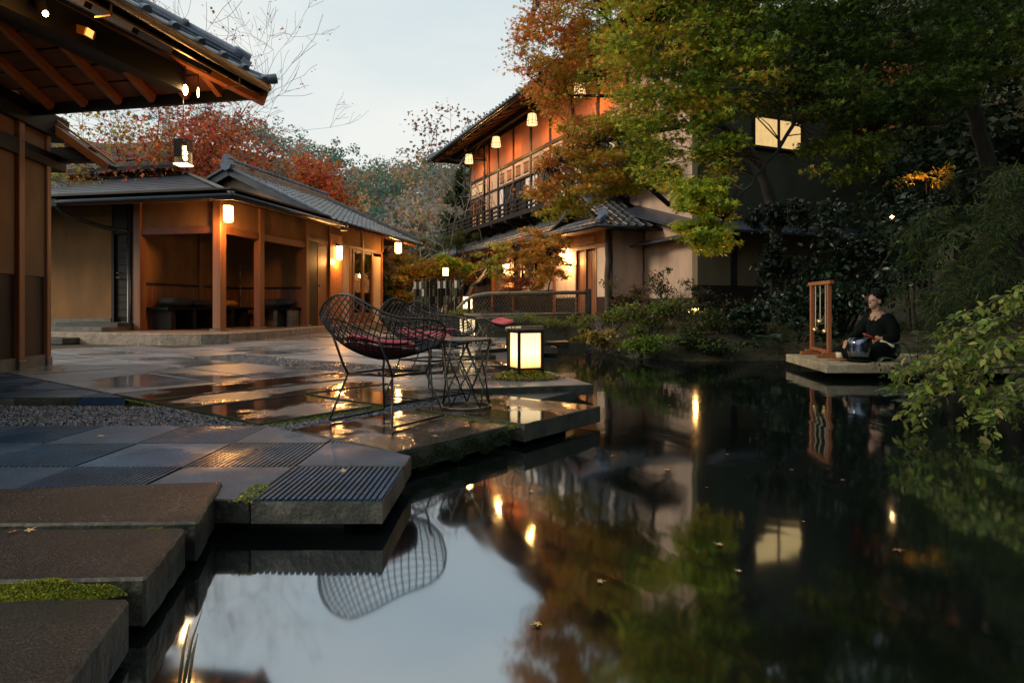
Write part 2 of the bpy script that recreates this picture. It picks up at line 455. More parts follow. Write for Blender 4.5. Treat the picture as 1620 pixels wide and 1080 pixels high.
def height(X, Y):
    X = np.asarray(X, float); Y = np.asarray(Y, float); sh = X.shape
    x, y = X.ravel(), Y.ravel()
    sd = poly_sd(np.c_[x, y], POND)
    right = sstep(1.0, 2.2, x) * sstep(-2, 0, sd) + 0
    h = np.where(sd < 0, -0.9 * sstep(0, 0.5, -sd) - 0.16, 0)
    # bank on the right and behind
    bank = np.where(x > 1.0, -0.16 + 0.42 * sstep(0, 0.9, sd), -0.30)
    bank = np.where((x <= 1.0) & (y > 12.5), -0.30 + 0.75 * np.where(x > -1.6, sstep(13.6, 15.2, y), sstep(23.5, 27, y)), bank)
    far = sstep(12.5, 15, y)
    h = np.where(sd < 0, h, bank)
    h = np.where((sd >= 0) & (x < -4.5), np.where(y > 9, -0.06, -0.3), h)
    # valley side on the right: a steep wooded slope, raised to cut down the sky light
    h += np.where(sd >= 0, 22.0 * sstep(8.5, 30, x) + 1.2 * sstep(6.0, 11, x) * sstep(3, 12, y), 0)
    # unseen rise behind us on the right, added to hold back sky light
    h += 13.0 * sstep(-4, -26, y) * sstep(-3, 6, x)
    # hills behind
    k = sstep(36, 120, y)
    ridge = 20.5 + 2.0 * np.sin(x * 0.06 + 2.6) + 1.5 * np.sin(x * 0.13 + 0.4) + 6.0 * sstep(-28, -60, x) + 8.0 * sstep(10, 50, x)
    h += ridge * k
    # slope behind the left house
    h += 6.0 * sstep(24, 60, -x) * sstep(8, 30, y)
    return h.reshape(sh)

gx = np.unique(np.concatenate([np.linspace(-260, -30, 26), np.linspace(-30, -6, 20), np.linspace(-6, 9, 76), np.linspace(9, 40, 26), np.linspace(40, 260, 24)]))
gy = np.unique(np.concatenate([np.linspace(-60, -8, 10), np.linspace(-8, 18, 116), np.linspace(18, 40, 20), np.linspace(40, 150, 40), np.linspace(150, 320, 10)]))
GX, GY = np.meshgrid(gx, gy)
GZ = height(GX, GY)
nearg = ((GX > -7) & (GX < 12) & (GY < 20))
GZ = GZ + np.where(nearg & (GZ > -0.1), 0.05 * (RNG.random(GZ.shape) - 0.5), 0)
V = np.c_[GX.ravel(), GY.ravel(), GZ.ravel()]
ny, nx = GX.shape
idx = np.arange(ny * nx).reshape(ny, nx)
Q = np.c_[idx[:-1, :-1].ravel(), idx[:-1, 1:].ravel(), idx[1:, 1:].ravel(), idx[1:, :-1].ravel()]
ground = np_obj('ground', np_mesh('ground', V, Q, M_SOIL, smooth=True))
tag(ground, kind='structure')

def hz(x, y): return float(height(np.array([x]), np.array([y]))[0])

m, N, L, out = nodes_of('pond_water')
geo = N.new('ShaderNodeNewGeometry')
mpw = N.new('ShaderNodeMapping'); mpw.inputs['Scale'].default_value = (1.0, 0.55, 1)
L.new(geo.outputs['Position'], mpw.inputs['Vector'])
nw = N.new('ShaderNodeTexNoise'); nw.inputs['Scale'].default_value = 2.6; nw.inputs['Detail'].default_value = 2.0; nw.inputs['Distortion'].default_value = 0.6
L.new(mpw.outputs['Vector'], nw.inputs['Vector'])
nw2 = N.new('ShaderNodeTexNoise'); nw2.inputs['Scale'].default_value = 0.7; nw2.inputs['Detail'].default_value = 2
L.new(geo.outputs['Position'], nw2.inputs['Vector'])
rw = N.new('ShaderNodeMapRange'); rw.inputs[1].default_value = 0.35; rw.inputs[2].default_value = 0.65; rw.inputs[3].default_value = 0.02; rw.inputs[4].default_value = 0.10
L.new(nw2.outputs['Fac'], rw.inputs[0])
bw = N.new('ShaderNodeBump'); bw.inputs['Distance'].default_value = 0.05
L.new(nw.outputs['Fac'], bw.inputs['Height']); L.new(rw.outputs[0], bw.inputs['Strength'])
gw = N.new('ShaderNodeBsdfGlossy'); gw.inputs['Roughness'].default_value = 0.058; gw.inputs['Color'].default_value = (0.84, 0.92, 1.0, 1)
L.new(bw.outputs['Normal'], gw.inputs['Normal'])
dw = N.new('ShaderNodeBsdfDiffuse'); dw.inputs['Color'].default_value = (0.004, 0.006, 0.005, 1)
fw = N.new('ShaderNodeFresnel'); fw.inputs['IOR'].default_value = 1.9
L.new(bw.outputs['Normal'], fw.inputs['Normal'])
rf = N.new('ShaderNodeMapRange'); rf.inputs[1].default_value = 0.08; rf.inputs[2].default_value = 0.7; rf.inputs[3].default_value = 0.45; rf.inputs[4].default_value = 0.50
L.new(fw.outputs[0], rf.inputs[0])
xw = N.new('ShaderNodeMixShader'); L.new(rf.outputs[0], xw.inputs['Fac']); L.new(dw.outputs[0], xw.inputs[1]); L.new(gw.outputs[0], xw.inputs[2])
L.new(xw.outputs[0], out.inputs['Surface'])
M_WATER = m
w = MB()
wp = [tuple(p) for p in POND]
w.add([(-3.2, -8, WATER), (6.2, -8, WATER), (6.2, 15, WATER), (-3.2, 15, WATER)], [(0, 1, 2, 3)])
tag(w.build('pond_water', M_WATER), kind='structure')

# ------------------------------------------------------------------ terrace paving
terrace = MB()
base_poly = [(-12, -2), (-1.15, -2), (-1.0, 1.0), (-1.12, 1.8), (-1.2, 2.3), (-0.6, 2.3), (-0.6, 3.0), (-0.2, 3.6), (0.35, 4.2), (0.0, 4.7), (0.55, 5.5), (0.1, 6.6),
             (0.35, 8.0), (0.2, 9.4), (0.6, 11.0), (0.5, 13.2), (1.2, 13.6), (1.2, 14.6), (-0.5, 16.4), (-2.5, 24), (-12, 24)]
terrace.prism(base_poly, -0.5, -0.062)
terrace = terrace.build('terrace', M_DARKST)
tag(terrace, kind='structure')

def slab(poly, z1, th, mat, name='paving_slab', bevel=0.006, rough_edge=0.0):
    if rough_edge:
        P_, n_ = [], len(poly)
        for i in range(n_):
            a, b = poly[i], poly[(i + 1) % n_]; k = max(2, int(math.hypot(b[0] - a[0], b[1] - a[1]) / 0.045))
            for j in range(k):
                e = rough_edge if j else 0.3 * rough_edge
                P_.append((a[0] + (b[0] - a[0]) * j / k + random.gauss(0, e), a[1] + (b[1] - a[1]) * j / k + random.gauss(0, e)))
        poly = P_
    m = MB(); m.prism([(p[0], p[1]) for p in poly], z1 - th, z1)
    o = m.build(name, mat, terrace, bevel=bevel)
    o.data.materials.append(M_EDGE)
    for f in o.data.polygons:
        if abs(f.normal.z) < 0.5: f.material_index = 1
    return o

def clip_half(poly, nx_, ny_, c):
    """keep points with nx*x + ny*y <= c"""
    out_, n = [], len(poly)
    for i in range(n):
        a, b = poly[i], poly[(i + 1) % n]
        da, db = nx_ * a[0] + ny_ * a[1] - c, nx_ * b[0] + ny_ * b[1] - c
        if da <= 0: out_.append(a)
        if (da < 0 < db) or (db < 0 < da):
            t = da / (da - db); out_.append((a[0] + (b[0] - a[0]) * t, a[1] + (b[1] - a[1]) * t))
    return out_

PX, PY = 0.616, 0.788                       # diagonal paving axes p = (PX, PY), q = (PY, -PX)
D = Fr((0, 0), (PX, PY))
def dq(p, q): return (p * PX + q * PY, p * PY - q * PX)
def drect(p0, p1, q0, q1, g=0.0): return [dq(p0 + g, q0 + g), dq(p1 - g, q0 + g), dq(p1 - g, q1 - g), dq(p0 + g, q1 - g)]

# blue slate tiles, alternately plain and ribbed, bounded by the diagonal line p = 1.97
TW = 0.455
def ribbed(x0, y0, x1, y1, z1, th):
    m = MB(); n = 21; w = (x1 - x0) / n
    m.box(((x0 + x1) / 2, (y0 + y1) / 2, z1 - 0.009 - (th - 0.009) / 2), (x1 - x0, y1 - y0, th - 0.009))
    for i in range(n):
        m.box((x0 + (i + 0.5) * w, (y0 + y1) / 2, z1 - 0.0045), (w * 0.55, y1 - y0, 0.0089))
    o = m.build('ribbed_tile', M_BLUE, terrace)
    o.data.materials.append(M_RIBSIDE)
    for f in o.data.polygons:
        if abs(f.normal.z) < 0.5 and f.center.z < z1 - 0.012: f.material_index = 1
    return o
def in_ribs(poly, x0, x1, y0, y1, z1, th):
    """ribbed tile clipped by the diagonal: bars cut one by one"""
    m = MB(); m.prism(poly, z1 - th, z1 - 0.009); n = 21; w = (x1 - x0) / n
    for i in range(n):
        a = x0 + (i + 0.2) * w; b = a + w * 0.6
        pl = clip_half([(a, y0), (b, y0), (b, y1), (a, y1)], PX, PY, 1.965)
        if len(pl) >= 3: m.prism(pl, z1 - 0.009, z1)
    m.build('ribbed_tile', M_BLUE, terrace)
for r in range(-1, 9):
    for c in range(0, 13):
        x1 = -0.44 - c * TW; x0 = x1 - TW; y0 = 2.2 + r * TW; y1 = y0 + TW
        if r == 0 and c >= 2: y0 += 0.09
        if r < 0 and c < 99: continue
        if 3.60 < (y0 + y1) / 2 < 4.30: continue       # gravel band
        if y0 > 3.5: y0 += 0.22; y1 += 0.22
        g = 0.003
        pl = clip_half([(x0 + g, y0 + g), (x1 - g, y0 + g), (x1 - g, y1 - g), (x0 + g, y1 - g)], PX, PY, 1.965)
        if len(pl) < 3: continue
        ys = [p[1] for p in pl]
        z1 = random.uniform(-0.003, 0.001); th = 0.085
        full = len(pl) == 4 and abs((max(ys) - min(ys)) - (y1 - y0 - 2 * g)) < 1e-4 and abs(max(p[0] for p in pl) - x1 + g) < 1e-4
        if (r + c) % 2 == 0:
            if full: ribbed(x0 + g, y0 + g, x1 - g, y1 - g, z1, th)
            else: in_ribs(pl, x0 + g, x1 - g, y0 + g, y1 - g, z1, th)
        else:
            o = slab(pl, z1, th, M_BLUE, 'slate_tile', 0.004)

# near granite slabs on the left
def quad_px(pts, z=0.0): return [tuple(gp(x, y, z))[:2] for x, y in pts]
near_slabs = [
    [(-2.9, 2.14), (-1.067, 2.376), (-0.938, 1.925), (-2.8, 1.86)],
    [(-2.8, 1.845), (-0.954, 1.886), (-0.872, 1.535), (-2.7, 1.45)],
    [(-2.6, 1.36), (-0.853, 1.438), (-0.70, 0.86), (-2.6, 0.80)],
    [(-2.6, 0.78), (-0.66, 0.84), (-0.55, 0.30), (-2.6, 0.26)],
]
for k, pl in enumerate(near_slabs):
    slab(pl, 0.012 - 0.004 * k, 0.12, M_NEAR, 'granite_slab', 0.007, 0.0012)

# wet brown granite squares of the diagonal grid
wet = [(1.985, 2.80, -3.055, -2.215), (2.885, 3.72, -3.05, -2.165), (1.985, 2.80, -4.19, -3.36), (2.885, 3.72, -4.19, -3.36),
       (1.985, 3.72, -4.75, -4.27), (1.985, 3.72, -5.34, -4.82)]
for k, (p0, p1, q0, q1) in enumerate(wet):
    slab(drect(p0, p1, q0, q1), 0.0 + 0.002 * (k % 3), 0.105, M_BROWN, 'wet_slab', 0.005, 0.0022)
# grey-pink slabs beyond: columns along q with staggered joints
rows = [(1.985, 2.83), (2.85, 3.32), (3.34, 4.08)]
for (p0, p1), cuts in zip(rows, [(-5.40, -6.40, -7.6, -8.9, -10.4, -12.0), (-5.40, -6.9, -8.1, -9.6, -11.2), (-5.40, -7.15, -8.6, -10.2, -12.0)]):
    for a, b in zip(cuts[:-1], cuts[1:]):
        slab(drect(p0, p1, b, a, 0.004), random.uniform(-0.004, 0.002), 0.08, M_GREY)
# slabs beyond the second gravel band
prow = [(4.86, 5.5), (5.52, 6.3), (6.32, 7.3), (7.32, 8.6), (8.62, 10.2), (10.22, 12.4)]
for i, (p0, p1) in enumerate(prow):
    q = -5.35 + 0.3 * (i % 2) - 0.5 * i
    while q > -16:
        w_ = random.uniform(1.1, 1.9)
        c = dq((p0 + p1) / 2, q - w_ / 2)
        if -11 < c[0] < 0.2 and c[1] < 20 and not (c[0] < -5.5 and c[1] > 11.0 + 0.2 * (c[0] + 5.5)):
            slab(drect(p0, p1, q - w_, q, 0.006), random.uniform(-0.006, 0.003), 0.07, M_GREY)
        q -= w_
for p0, p1, q0, q1 in [(4.10, 4.84, -12.0, -8.5)]:
    slab(drect(p0, p1, q0, q1, 0.004), 0, 0.07, M_GREY)
# paving in the third direction: the slab that carries the lantern and its neighbours
G3 = Fr((0.704, 5.525), (-0.965, -0.262))   # a to the left and towards us, b towards us/right
def g3(a, b): p = G3(a, b); return (p.x, p.y)
def g3rect(a0, a1, b0, b1, g=0.004): return [g3(a0 + g, b0 + g), g3(a1 - g, b0 + g), g3(a1 - g, b1 - g), g3(a0 + g, b1 - g)]
def diag_cut(pl): return clip_half(pl, -PX, -PY, -3.745)
for a0, a1, b0, b1, mt in [(0, 1.15, -0.62, 0, M_GREY), (1.15, 2.3, -0.62, 0, M_GREY), (0, 0.95, -1.22, -0.62, M_GREY), (0.95, 2.1, -1.22, -0.62, M_GREY), (2.1, 3.2, -1.22, -0.62, M_GREY),
                       (0.45, 1.7, -1.95, -1.24, M_BROWN), (1.72, 2.8, -1.95, -1.24, M_BROWN), (0.2, 1.5, -2.75, -1.97, M_BROWN), (1.52, 2.7, -2.75, -1.97, M_BROWN),
                       (0.6, 1.9, -3.5, -2.77, M_GREY), (0.0, 1.0, -4.2, -3.52, M_BROWN), (1.02, 2.2, -4.2, -3.52, M_BROWN), (0.3, 1.6, -5.0, -4.22, M_GREY)]:
    pl = diag_cut(g3rect(a0, a1, b0, b1))
    if len(pl) >= 3: slab(pl, -0.006 + random.uniform(-0.003, 0.003), 0.088, mt, rough_edge=0.003)
# the far deck by the fence
y = 10.6
while y < 14.2:
    x = 0.62 + random.uniform(-0.15, 0.15)
    while x > -3.4:
        w_ = random.uniform(0.9, 1.5)
        slab([(x - w_ + 0.006, y), (x - 0.006, y), (x - 0.006, y + 0.69), (x - w_ + 0.006, y + 0.69)], -0.012 + random.uniform(-0.003, 0.002), 0.09, random.choice([M_GREY, M_BROWN]))
        x -= w_
    y += 0.7

# ------------------------------------------------------------------ gravel, moss
def scatter_poly(poly, n):
    P = np.array(poly); lo, hi = P.min(0), P.max(0); out_ = []
    tot = 0
    while tot < n:
        S = lo + RNG.random((n * 2, 2)) * (hi - lo)
        S = S[poly_sd(S, P) < 0]; out_.append(S); tot += len(S)
    return np.concatenate(out_)[:n]

OCT_V = np.array([(1, 0, 0), (-1, 0, 0), (0, 1, 0), (0, -1, 0), (0, 0, 1), (0, 0, -1)], float)
OCT_F = np.array([(0, 2, 4), (2, 1, 4), (1, 3, 4), (3, 0, 4), (2, 0, 5), (1, 2, 5), (3, 1, 5), (0, 3, 5)])
def gravel(name, poly, n, size, z):
    S = scatter_poly(poly, n)
    sc = size * (0.6 + 0.9 * RNG.random((n, 1, 3))) * np.array([1, 1, 0.7])
    a = RNG.random(n) * 6.283; ca, sa = np.cos(a), np.sin(a)
    v = OCT_V[None] * (0.75 + 0.5 * RNG.random((n, 6, 1))) * sc
    x = v[..., 0] * ca[:, None] - v[..., 1] * sa[:, None]; yv = v[..., 0] * sa[:, None] + v[..., 1] * ca[:, None]
    t = RNG.normal(0, 0.35, (n, 2)); zz = v[..., 2] + t[:, :1] * x + t[:, 1:] * yv
    V = np.stack([x + S[:, :1], yv + S[:, 1:], zz + z + 0.008 * RNG.random((n, 1))], -1).reshape(-1, 3)
    Q = (OCT_F[None] + 6 * np.arange(n)[:, None, None]).reshape(-1, 3)
    br = np.repeat(0.35 + 1.3 * RNG.random(n) ** 2, 6)[:, None]
    tint = br * np.array([0.065, 0.085, 0.115])
    return np_obj(name, np_mesh(name, V, Q, M_GRAV2, tint))
m, N, L, out = nodes_of('gravel_tint')
ga = N.new('ShaderNodeAttribute'); ga.attribute_name = 'tint'
gpn = N.new('ShaderNodeBsdfPrincipled'); gpn.inputs['Roughness'].default_value = 0.28
L.new(ga.outputs['Color'], gpn.inputs['Base Color']); L.new(gpn.outputs[0], out.inputs['Surface'])
M_GRAV2 = m
g1 = clip_half([(-6.2, 3.585), (-0.2, 3.585), (-0.2, 4.34), (-6.2, 4.34)], PX, PY, 1.97)
tag(gravel('gravel', g1, 11000, 0.0125, -0.022), 'bluish grey gravel strip between slate tiles', 'gravel', kind='stuff')
tag(gravel('gravel', drect(4.10, 4.84, -8.5, -5.2), 9000, 0.016, -0.022), 'pale grey gravel band among the far paving', 'gravel', kind='stuff')
tag(gravel('gravel', drect(1.985, 3.72, -3.36, -3.055), 3500, 0.012, -0.03), 'dark gravel joint beside the front chair slab', 'gravel', kind='stuff')

# leaf templates: (verts, quads)
T_MAPLE_V, T_MAPLE_Q = [(0, 0.02, 0)], []
angs = [-112, -62, 0, 62, 112]; lens = [0.55, 0.9, 1.1, 0.9, 0.55]; vals = [-150, -86, -31, 31, 86, 150]
for a in vals: T_MAPLE_V.append((0.30 * math.sin(math.radians(a)), 0.30 * math.cos(math.radians(a)), -0.03))
for a, l in zip(angs, lens): T_MAPLE_V.append((l * math.sin(math.radians(a)), l * math.cos(math.radians(a)), -0.12 * l))
T_MAPLE_Q = [(0, 1 + i, 7 + i, 2 + i) for i in range(5)]
T_MAPLE = (np.array(T_MAPLE_V), np.array(T_MAPLE_Q))
T_RHOMB = (np.array([(0, -0.5, 0), (0.34, 0.05, -0.10), (0, 0.62, 0), (-0.34, 0.05, -0.10)]), np.array([(0, 1, 2, 3)]))
T_OVAL = (np.array([(0, -0.5, 0), (0.24, -0.18, 0.06), (0.22, 0.22, 0.05), (0, 0.6, -0.10), (-0.22, 0.22, 0.05), (-0.24, -0.18, 0.06), (0, 0.1, 0)]),
          np.array([(0, 1, 2, 6), (6, 2, 3, 4), (0, 6, 4, 5)]))
T_BLADE = (np.array([(-0.03, 0, 0), (0.03, 0, 0), (0.05, 0.45, 0.05), (-0.05, 0.45, 0.05), (0.0, 1.0, -0.10), (0.01, 1.0, -0.10)]), np.array([(0, 1, 2, 3), (3, 2, 5, 4)]))
T_TRI3 = (np.array([(0, -0.4, 0), (0.5, 0.1, -0.1), (0.1, 0.3, 0), (0, 0.7, -0.05), (-0.1, 0.3, 0), (-0.5, 0.1, -0.1)]), np.array([(0, 1, 2, 4), (0, 2, 3, 4), (0, 2, 4, 5)]))

def unit(v): return v / np.maximum(np.linalg.norm(v, axis=-1, keepdims=True), 1e-9)

def leaf_arrays(P, size, tmpl, up=1.0, axis=None, axis_w=0.0):
    """oriented leaf copies; up = how flat the leaves lie, axis = preferred growth direction (n,3)"""
    n = len(P); tv, tq = tmpl
    Nn = unit(RNG.normal(0, 1, (n, 3)) + np.array([0, 0, up * 1.6]))
    A = RNG.normal(0, 1, (n, 3))
    if axis is not None: A = A * (1 - axis_w) + axis * axis_w * 2.2
    T = unit(A - Nn * (A * Nn).sum(1, keepdims=True)); B = np.cross(T, Nn)
    s = np.asarray(size).reshape(-1, 1, 1) * np.ones((n, 1, 1))
    V = P[:, None] + s * (tv[None, :, :1] * B[:, None] + tv[None, :, 1:2] * T[:, None] + tv[None, :, 2:] * Nn[:, None])
    Q = tq[None] + len(tv) * np.arange(n)[:, None, None]
    return V.reshape(-1, 3), Q.reshape(-1, 4), len(tv)

def leaves(name, parent, P, size, cols, mat, tmpl=T_RHOMB, up=1.0, axis=None, axis_w=0.0):
    V, Q, k = leaf_arrays(P, size, tmpl, up, axis, axis_w)
    return np_obj(name, np_mesh(name, V, Q, mat, np.repeat(cols, k, axis=0)), parent)

def hues(n, pal, w=None, jit=0.18):
    pal = np.array(pal, float)
    i = RNG.choice(len(pal), n, p=None if w is None else np.array(w) / np.sum(w))
    return np.clip(pal[i] * (1 + jit * RNG.normal(0, 1, (n, 1))) * (1 + 0.08 * RNG.normal(0, 1, (n, 3))), 0.002, 1)

MOSS_PAL = [(0.20, 0.25, 0.022), (0.28, 0.31, 0.03), (0.12, 0.17, 0.018), (0.32, 0.28, 0.04)]
def moss(name, polys, n, label, zt=0.0, hgt=0.02, pal=MOSS_PAL, sz=0.012):
    P = []
    for pl in polys:
        S = scatter_poly(pl, n // len(polys))
        dome = np.clip(-poly_sd(S, np.array(pl)) / 0.04, 0, 1) * hgt
        P.append(np.c_[S, zt - 0.02 + dome * (0.6 + 0.5 * RNG.random(len(S)))])
    P = np.concatenate(P)
    o = leaves(name, None, P, sz * (0.6 + 0.8 * RNG.random(len(P))), hues(len(P), pal), M_MOSS, T_RHOMB, up=0.3)
    return tag(o, label, 'moss', kind='stuff')
moss('moss', [[(-1.9, 1.435), (-1.35, 1.43), (-1.2, 1.445), (-1.05, 1.44), (-0.95, 1.475), (-0.90, 1.505), (-0.93, 1.53), (-1.0, 1.52), (-1.06, 1.545), (-1.15, 1.515), (-1.25, 1.53), (-1.35, 1.495), (-1.5, 1.51), (-1.9, 1.475)]], 34000, 'bright green moss growing between the two nearest granite slabs', zt=0.002, hgt=0.038, sz=0.0062)
moss('moss', [[(-1.23, 1.878), (-1.02, 1.888), (-1.02, 1.935), (-1.2, 1.90)]], 1500, 'small moss tuft at the corner of a granite slab', zt=0.004, hgt=0.03, sz=0.007)
moss('moss', [drect(2.79, 2.895, -3.06, -2.2), drect(1.96, 2.0, -5.6, -3.2), drect(1.98, 3.9, -4.275, -4.185), drect(1.98, 3.9, -4.825, -4.745), drect(1.98, 4.0, -5.41, -5.335),
                   drect(2.79, 2.895, -4.2, -3.35), drect(1.98, 2.9, -3.40, -3.32), drect(3.70, 3.76, -5.4, -3.0)], 26000, 'thin moss in the joints of the wet brown paving', zt=0.0, hgt=0.014, sz=0.008)
moss('moss', [[(x - 0.05, y - 0.05), (x + 0.05, y - 0.05), (x + 0.05, y + 0.05), (x - 0.05, y + 0.05)] for x, y in [(-0.915, 2.24), (-0.92, 2.33)]], 300, 'tiny moss patch at the edge of a slate tile', zt=0.01, hgt=0.02)
# moss and ivy on the cut side of the front slab
P0, P1 = dq(1.985, -2.212), dq(2.80, -2.212)
tt = RNG.random(2600) ** 0.7; zz = -0.035 - 0.065 * RNG.random(2600) ** 1.2 + 0.02 * np.sin(tt * 23)
P = np.c_[P0[0] + (P1[0] - P0[0]) * tt, P0[1] + (P1[1] - P0[1]) * tt, zz] + RNG.random((2600, 1)) * 0.02 * np.array([PY, -PX, 0])
tag(leaves('moss', None, P, 0.009 * (0.4 + RNG.random(2600)), hues(2600, [(0.018, 0.04, 0.008), (0.03, 0.06, 0.012), (0.012, 0.028, 0.007)]), M_MOSS, T_RHOMB, up=0.0),
    'dark green moss hanging on the side of the front chair slab', 'moss', kind='stuff')
# ------------------------------------------------------------------ roofs, lamps: shared builders
def thin_glass():
    m, N, L, out = nodes_of('pane_glass')
    t = N.new('ShaderNodeBsdfTransparent'); g = N.new('ShaderNodeBsdfGlossy'); g.inputs['Roughness'].default_value = 0.02
    t.inputs['Color'].default_value = (0.88, 0.9, 0.88, 1)
    x = N.new('ShaderNodeMixShader'); x.inputs['Fac'].default_value = 0.16
    L.new(t.outputs[0], x.inputs[1]); L.new(g.outputs[0], x.inputs[2]); L.new(x.outputs[0], out.inputs['Surface'])
    return m
M_PANE = thin_glass()

def wave_tile(w, l, mat, name='roof_tile', arch=0.045):
    """one Japanese pan tile: S-shaped section, thick front edge; x across, y up the slope, z out"""
    m = MB(); n = 8; top, bot = [], []
    for j, (y, dz) in enumerate(((0, 0.030), (l * 1.12, 0.0))):
        for i in range(n + 1):
            t = i / n
            z = arch * (math.exp(-((t - 0.82) / 0.16) ** 2)) - 0.012 * math.sin(math.pi * min(1, t / 0.65))
            top.append((t * w * 1.04, y, z + dz))
    vs = top + [(x, y, z - 0.022) for x, y, z in top[:n + 1]]
    fs = [(i, i + 1, n + 2 + i, n + 1 + i) for i in range(n)]
    o = 2 * (n + 1)
    fs += [(o + i, o + i + 1, i + 1, i) for i in range(n)]
    m.add(vs, fs)
    me = m.mesh(name, mat)
    me.polygons.foreach_set('use_smooth', [True] * len(me.polygons)); me.set_sharp_from_angle(angle=0.9)
    return me

def tile_field(parent, me, origin, ax, up, w, l, nc, nr, keep=None, name='roof_tile'):
    """tiles in rows up a slope; ax = unit vector along the eave, up = unit vector up the slope"""
    ax, up = Vector(ax).normalized(), Vector(up).normalized(); nz = ax.cross(up)
    flip = nz.z < 0
    if flip: nz = -nz
    for r in range(nr):
        for c in range(nc):
            p = Vector(origin) + ax * (c * w) + up * (r * l)
            if keep and not keep(p + ax * w / 2 + up * l / 2): continue
            o = bpy.data.objects.new(name, me); COL.objects.link(o)
            j = random.uniform(-0.006, 0.006)
            M = Matrix(((ax.x, up.x, nz.x, p.x), (ax.y, up.y, nz.y, p.y), (ax.z, up.z, nz.z, p.z + j), (0, 0, 0, 1)))
            o.parent = parent
            o.matrix_parent_inverse = (Matrix.Translation(parent.location)).inverted()
            o.matrix_basis = M

def mesh_copies(parent, me, mats, name):
    for M in mats:
        o = bpy.data.objects.new(name, me); COL.objects.link(o)
        o.parent = parent; o.matrix_parent_inverse = Matrix.Translation(parent.location).inverted(); o.matrix_basis = M

def frame_m(p, x, y, z):
    return Matrix(((x.x, y.x, z.x, p.x), (x.y, y.y, z.y, p.y), (x.z, y.z, z.z, p.z), (0, 0, 0, 1)))

def point_lamp(parent, p, watts, r=0.05, col=WARM):
    d = bpy.data.lights.new('lamp_light', 'POINT'); d.energy = watts; d.color = col; d.shadow_soft_size = r
    o = bpy.data.objects.new('lamp_light', d); COL.objects.link(o)
    place(o, parent); o.matrix_basis = Matrix.Translation(Vector(p))
    return o

def spot_lamp(parent, p, to, watts, ang=50, col=WARM, r=0.03):
    d = bpy.data.lights.new('spot_light', 'SPOT'); d.energy = watts; d.color = col; d.spot_size = math.radians(ang); d.spot_blend = 0.7; d.shadow_soft_size = r
    o = bpy.data.objects.new('spot_light', d); COL.objects.link(o)
    place(o, parent)
    o.matrix_basis = Matrix.Translation(Vector(p)) @ (Vector(to) - Vector(p)).to_track_quat('-Z', 'Y').to_matrix().to_4x4()
    return o

def box_lamp(name, label, c, w, h, emat_, rz=0.0, group=None, frame=M_DARKW, cord=0.0, bracket=None, glow=0.0):
    """rectangular paper lamp: glowing body, top and bottom rims, corner bars"""
    c = Vector(c)
    t = thing(name, label, 'lamp', (c.x, c.y, c.z - h / 2), group)
    MB().box(c, (w, w, h), rz).build('paper_shade', emat_, t)
    for s in (-1, 1):
        MB().box(c + Vector((0, 0, s * (h / 2 + 0.012))), (w * 1.12, w * 1.12, 0.022), rz).build('rim', frame, t)
    for a in range(4):
        q = rz + math.pi / 4 + a * math.pi / 2
        p = c + Vector((math.cos(q), math.sin(q), 0)) * (w * 0.722)
        MB().box(p, (0.014, 0.014, h), rz).build('corner_bar', frame, t)
    if cord: MB().tube([c + Vector((0, 0, h / 2)), c + Vector((0, 0, h / 2 + cord))], 0.006, 5).build('cord', M_BLACK, t)
    if glow: point_lamp(t, c - Vector((0, 0, h / 2 + 0.07)), glow, 0.06)
    if bracket is not None: MB().beam(c + Vector((0, 0, h / 2 + 0.02)), bracket, 0.03, 0.03).build('bracket', frame, t)
    return t

# ------------------------------------------------------------------ gate house at the left edge
FG = Fr((-2.5, 6.36), (0.2017, 0.9794))
gate = thing('gate_house', 'dark timbered gate house with tiled hip roof and ochre wall, cut by left edge', 'house', (-5.2, 6.8, 0))
EZ, SL = 2.84, 0.50
def gz(a, b, off=0.0): return EZ + SL * max(0, min(b, -a)) + off
def rp(a, b, off=0.0): return FG(a, b, gz(a, b, off))
# roof decks (boards carry the tiles)
MB().slab3(rp(-6, 0), rp(0, 0), rp(-2.6, 2.6), FG(-6, 2.6, EZ + SL * 2.6), 0.05).build('roof_deck', M_BLACKW, gate)
nb = 13
for i in range(nb):
    a0, a1 = -i * 0.2, -(i + 1) * 0.2 + 0.022
    MB().slab3(FG(a0, -a0 * 1.0 + 0.0, EZ + SL * -a0), FG(a0, 5.2, EZ + SL * -a0), FG(a1, 5.2, EZ + SL * -a1), FG(a1, -a1, EZ + SL * -a1), 0.02).build('roof_board', M_WOODH, gate)
MB().slab3(FG(0, 0, EZ + 0.045), FG(0, 5.2, EZ + 0.045), FG(-2.6, 5.2, EZ + SL * 2.6 + 0.045), FG(-2.6, 2.6, EZ + SL * 2.6 + 0.045), 0.02).build('roof_deck', M_BLACKW, gate)
for b in (0.42, 0.80, 1.20, 1.60, 2.02, 2.44, 2.86, 3.3, 3.8, 4.3):
    e = min(b, 2.6)
    MB().beam(FG(0.0, b, EZ - 0.055), FG(-e, b, EZ + SL * e - 0.055), 0.062, 0.085).build('rafter', M_ORANGE, gate, bevel=0.004)
for a in np.arange(-0.7, -6, -0.42):
    e = min(-a, 2.6)
    MB().beam(FG(a, 0.02, EZ - 0.09), FG(a, e, EZ + SL * e - 0.09), 0.06, 0.075).build('rafter', M_DARKW, gate)  # dark colour stands in for the missing lamplight on this slope
MB().beam(FG(0.05, -0.05, EZ - 0.11), FG(-2.6, 2.6, EZ + SL * 2.6 - 0.11), 0.10, 0.15).build('hip_rafter', M_ORANGE, gate)
MB().beam(FG(0.03, -0.0, EZ - 0.05), FG(0.03, 5.2, EZ - 0.05), 0.05, 0.14).build('fascia', M_BLACKW, gate)
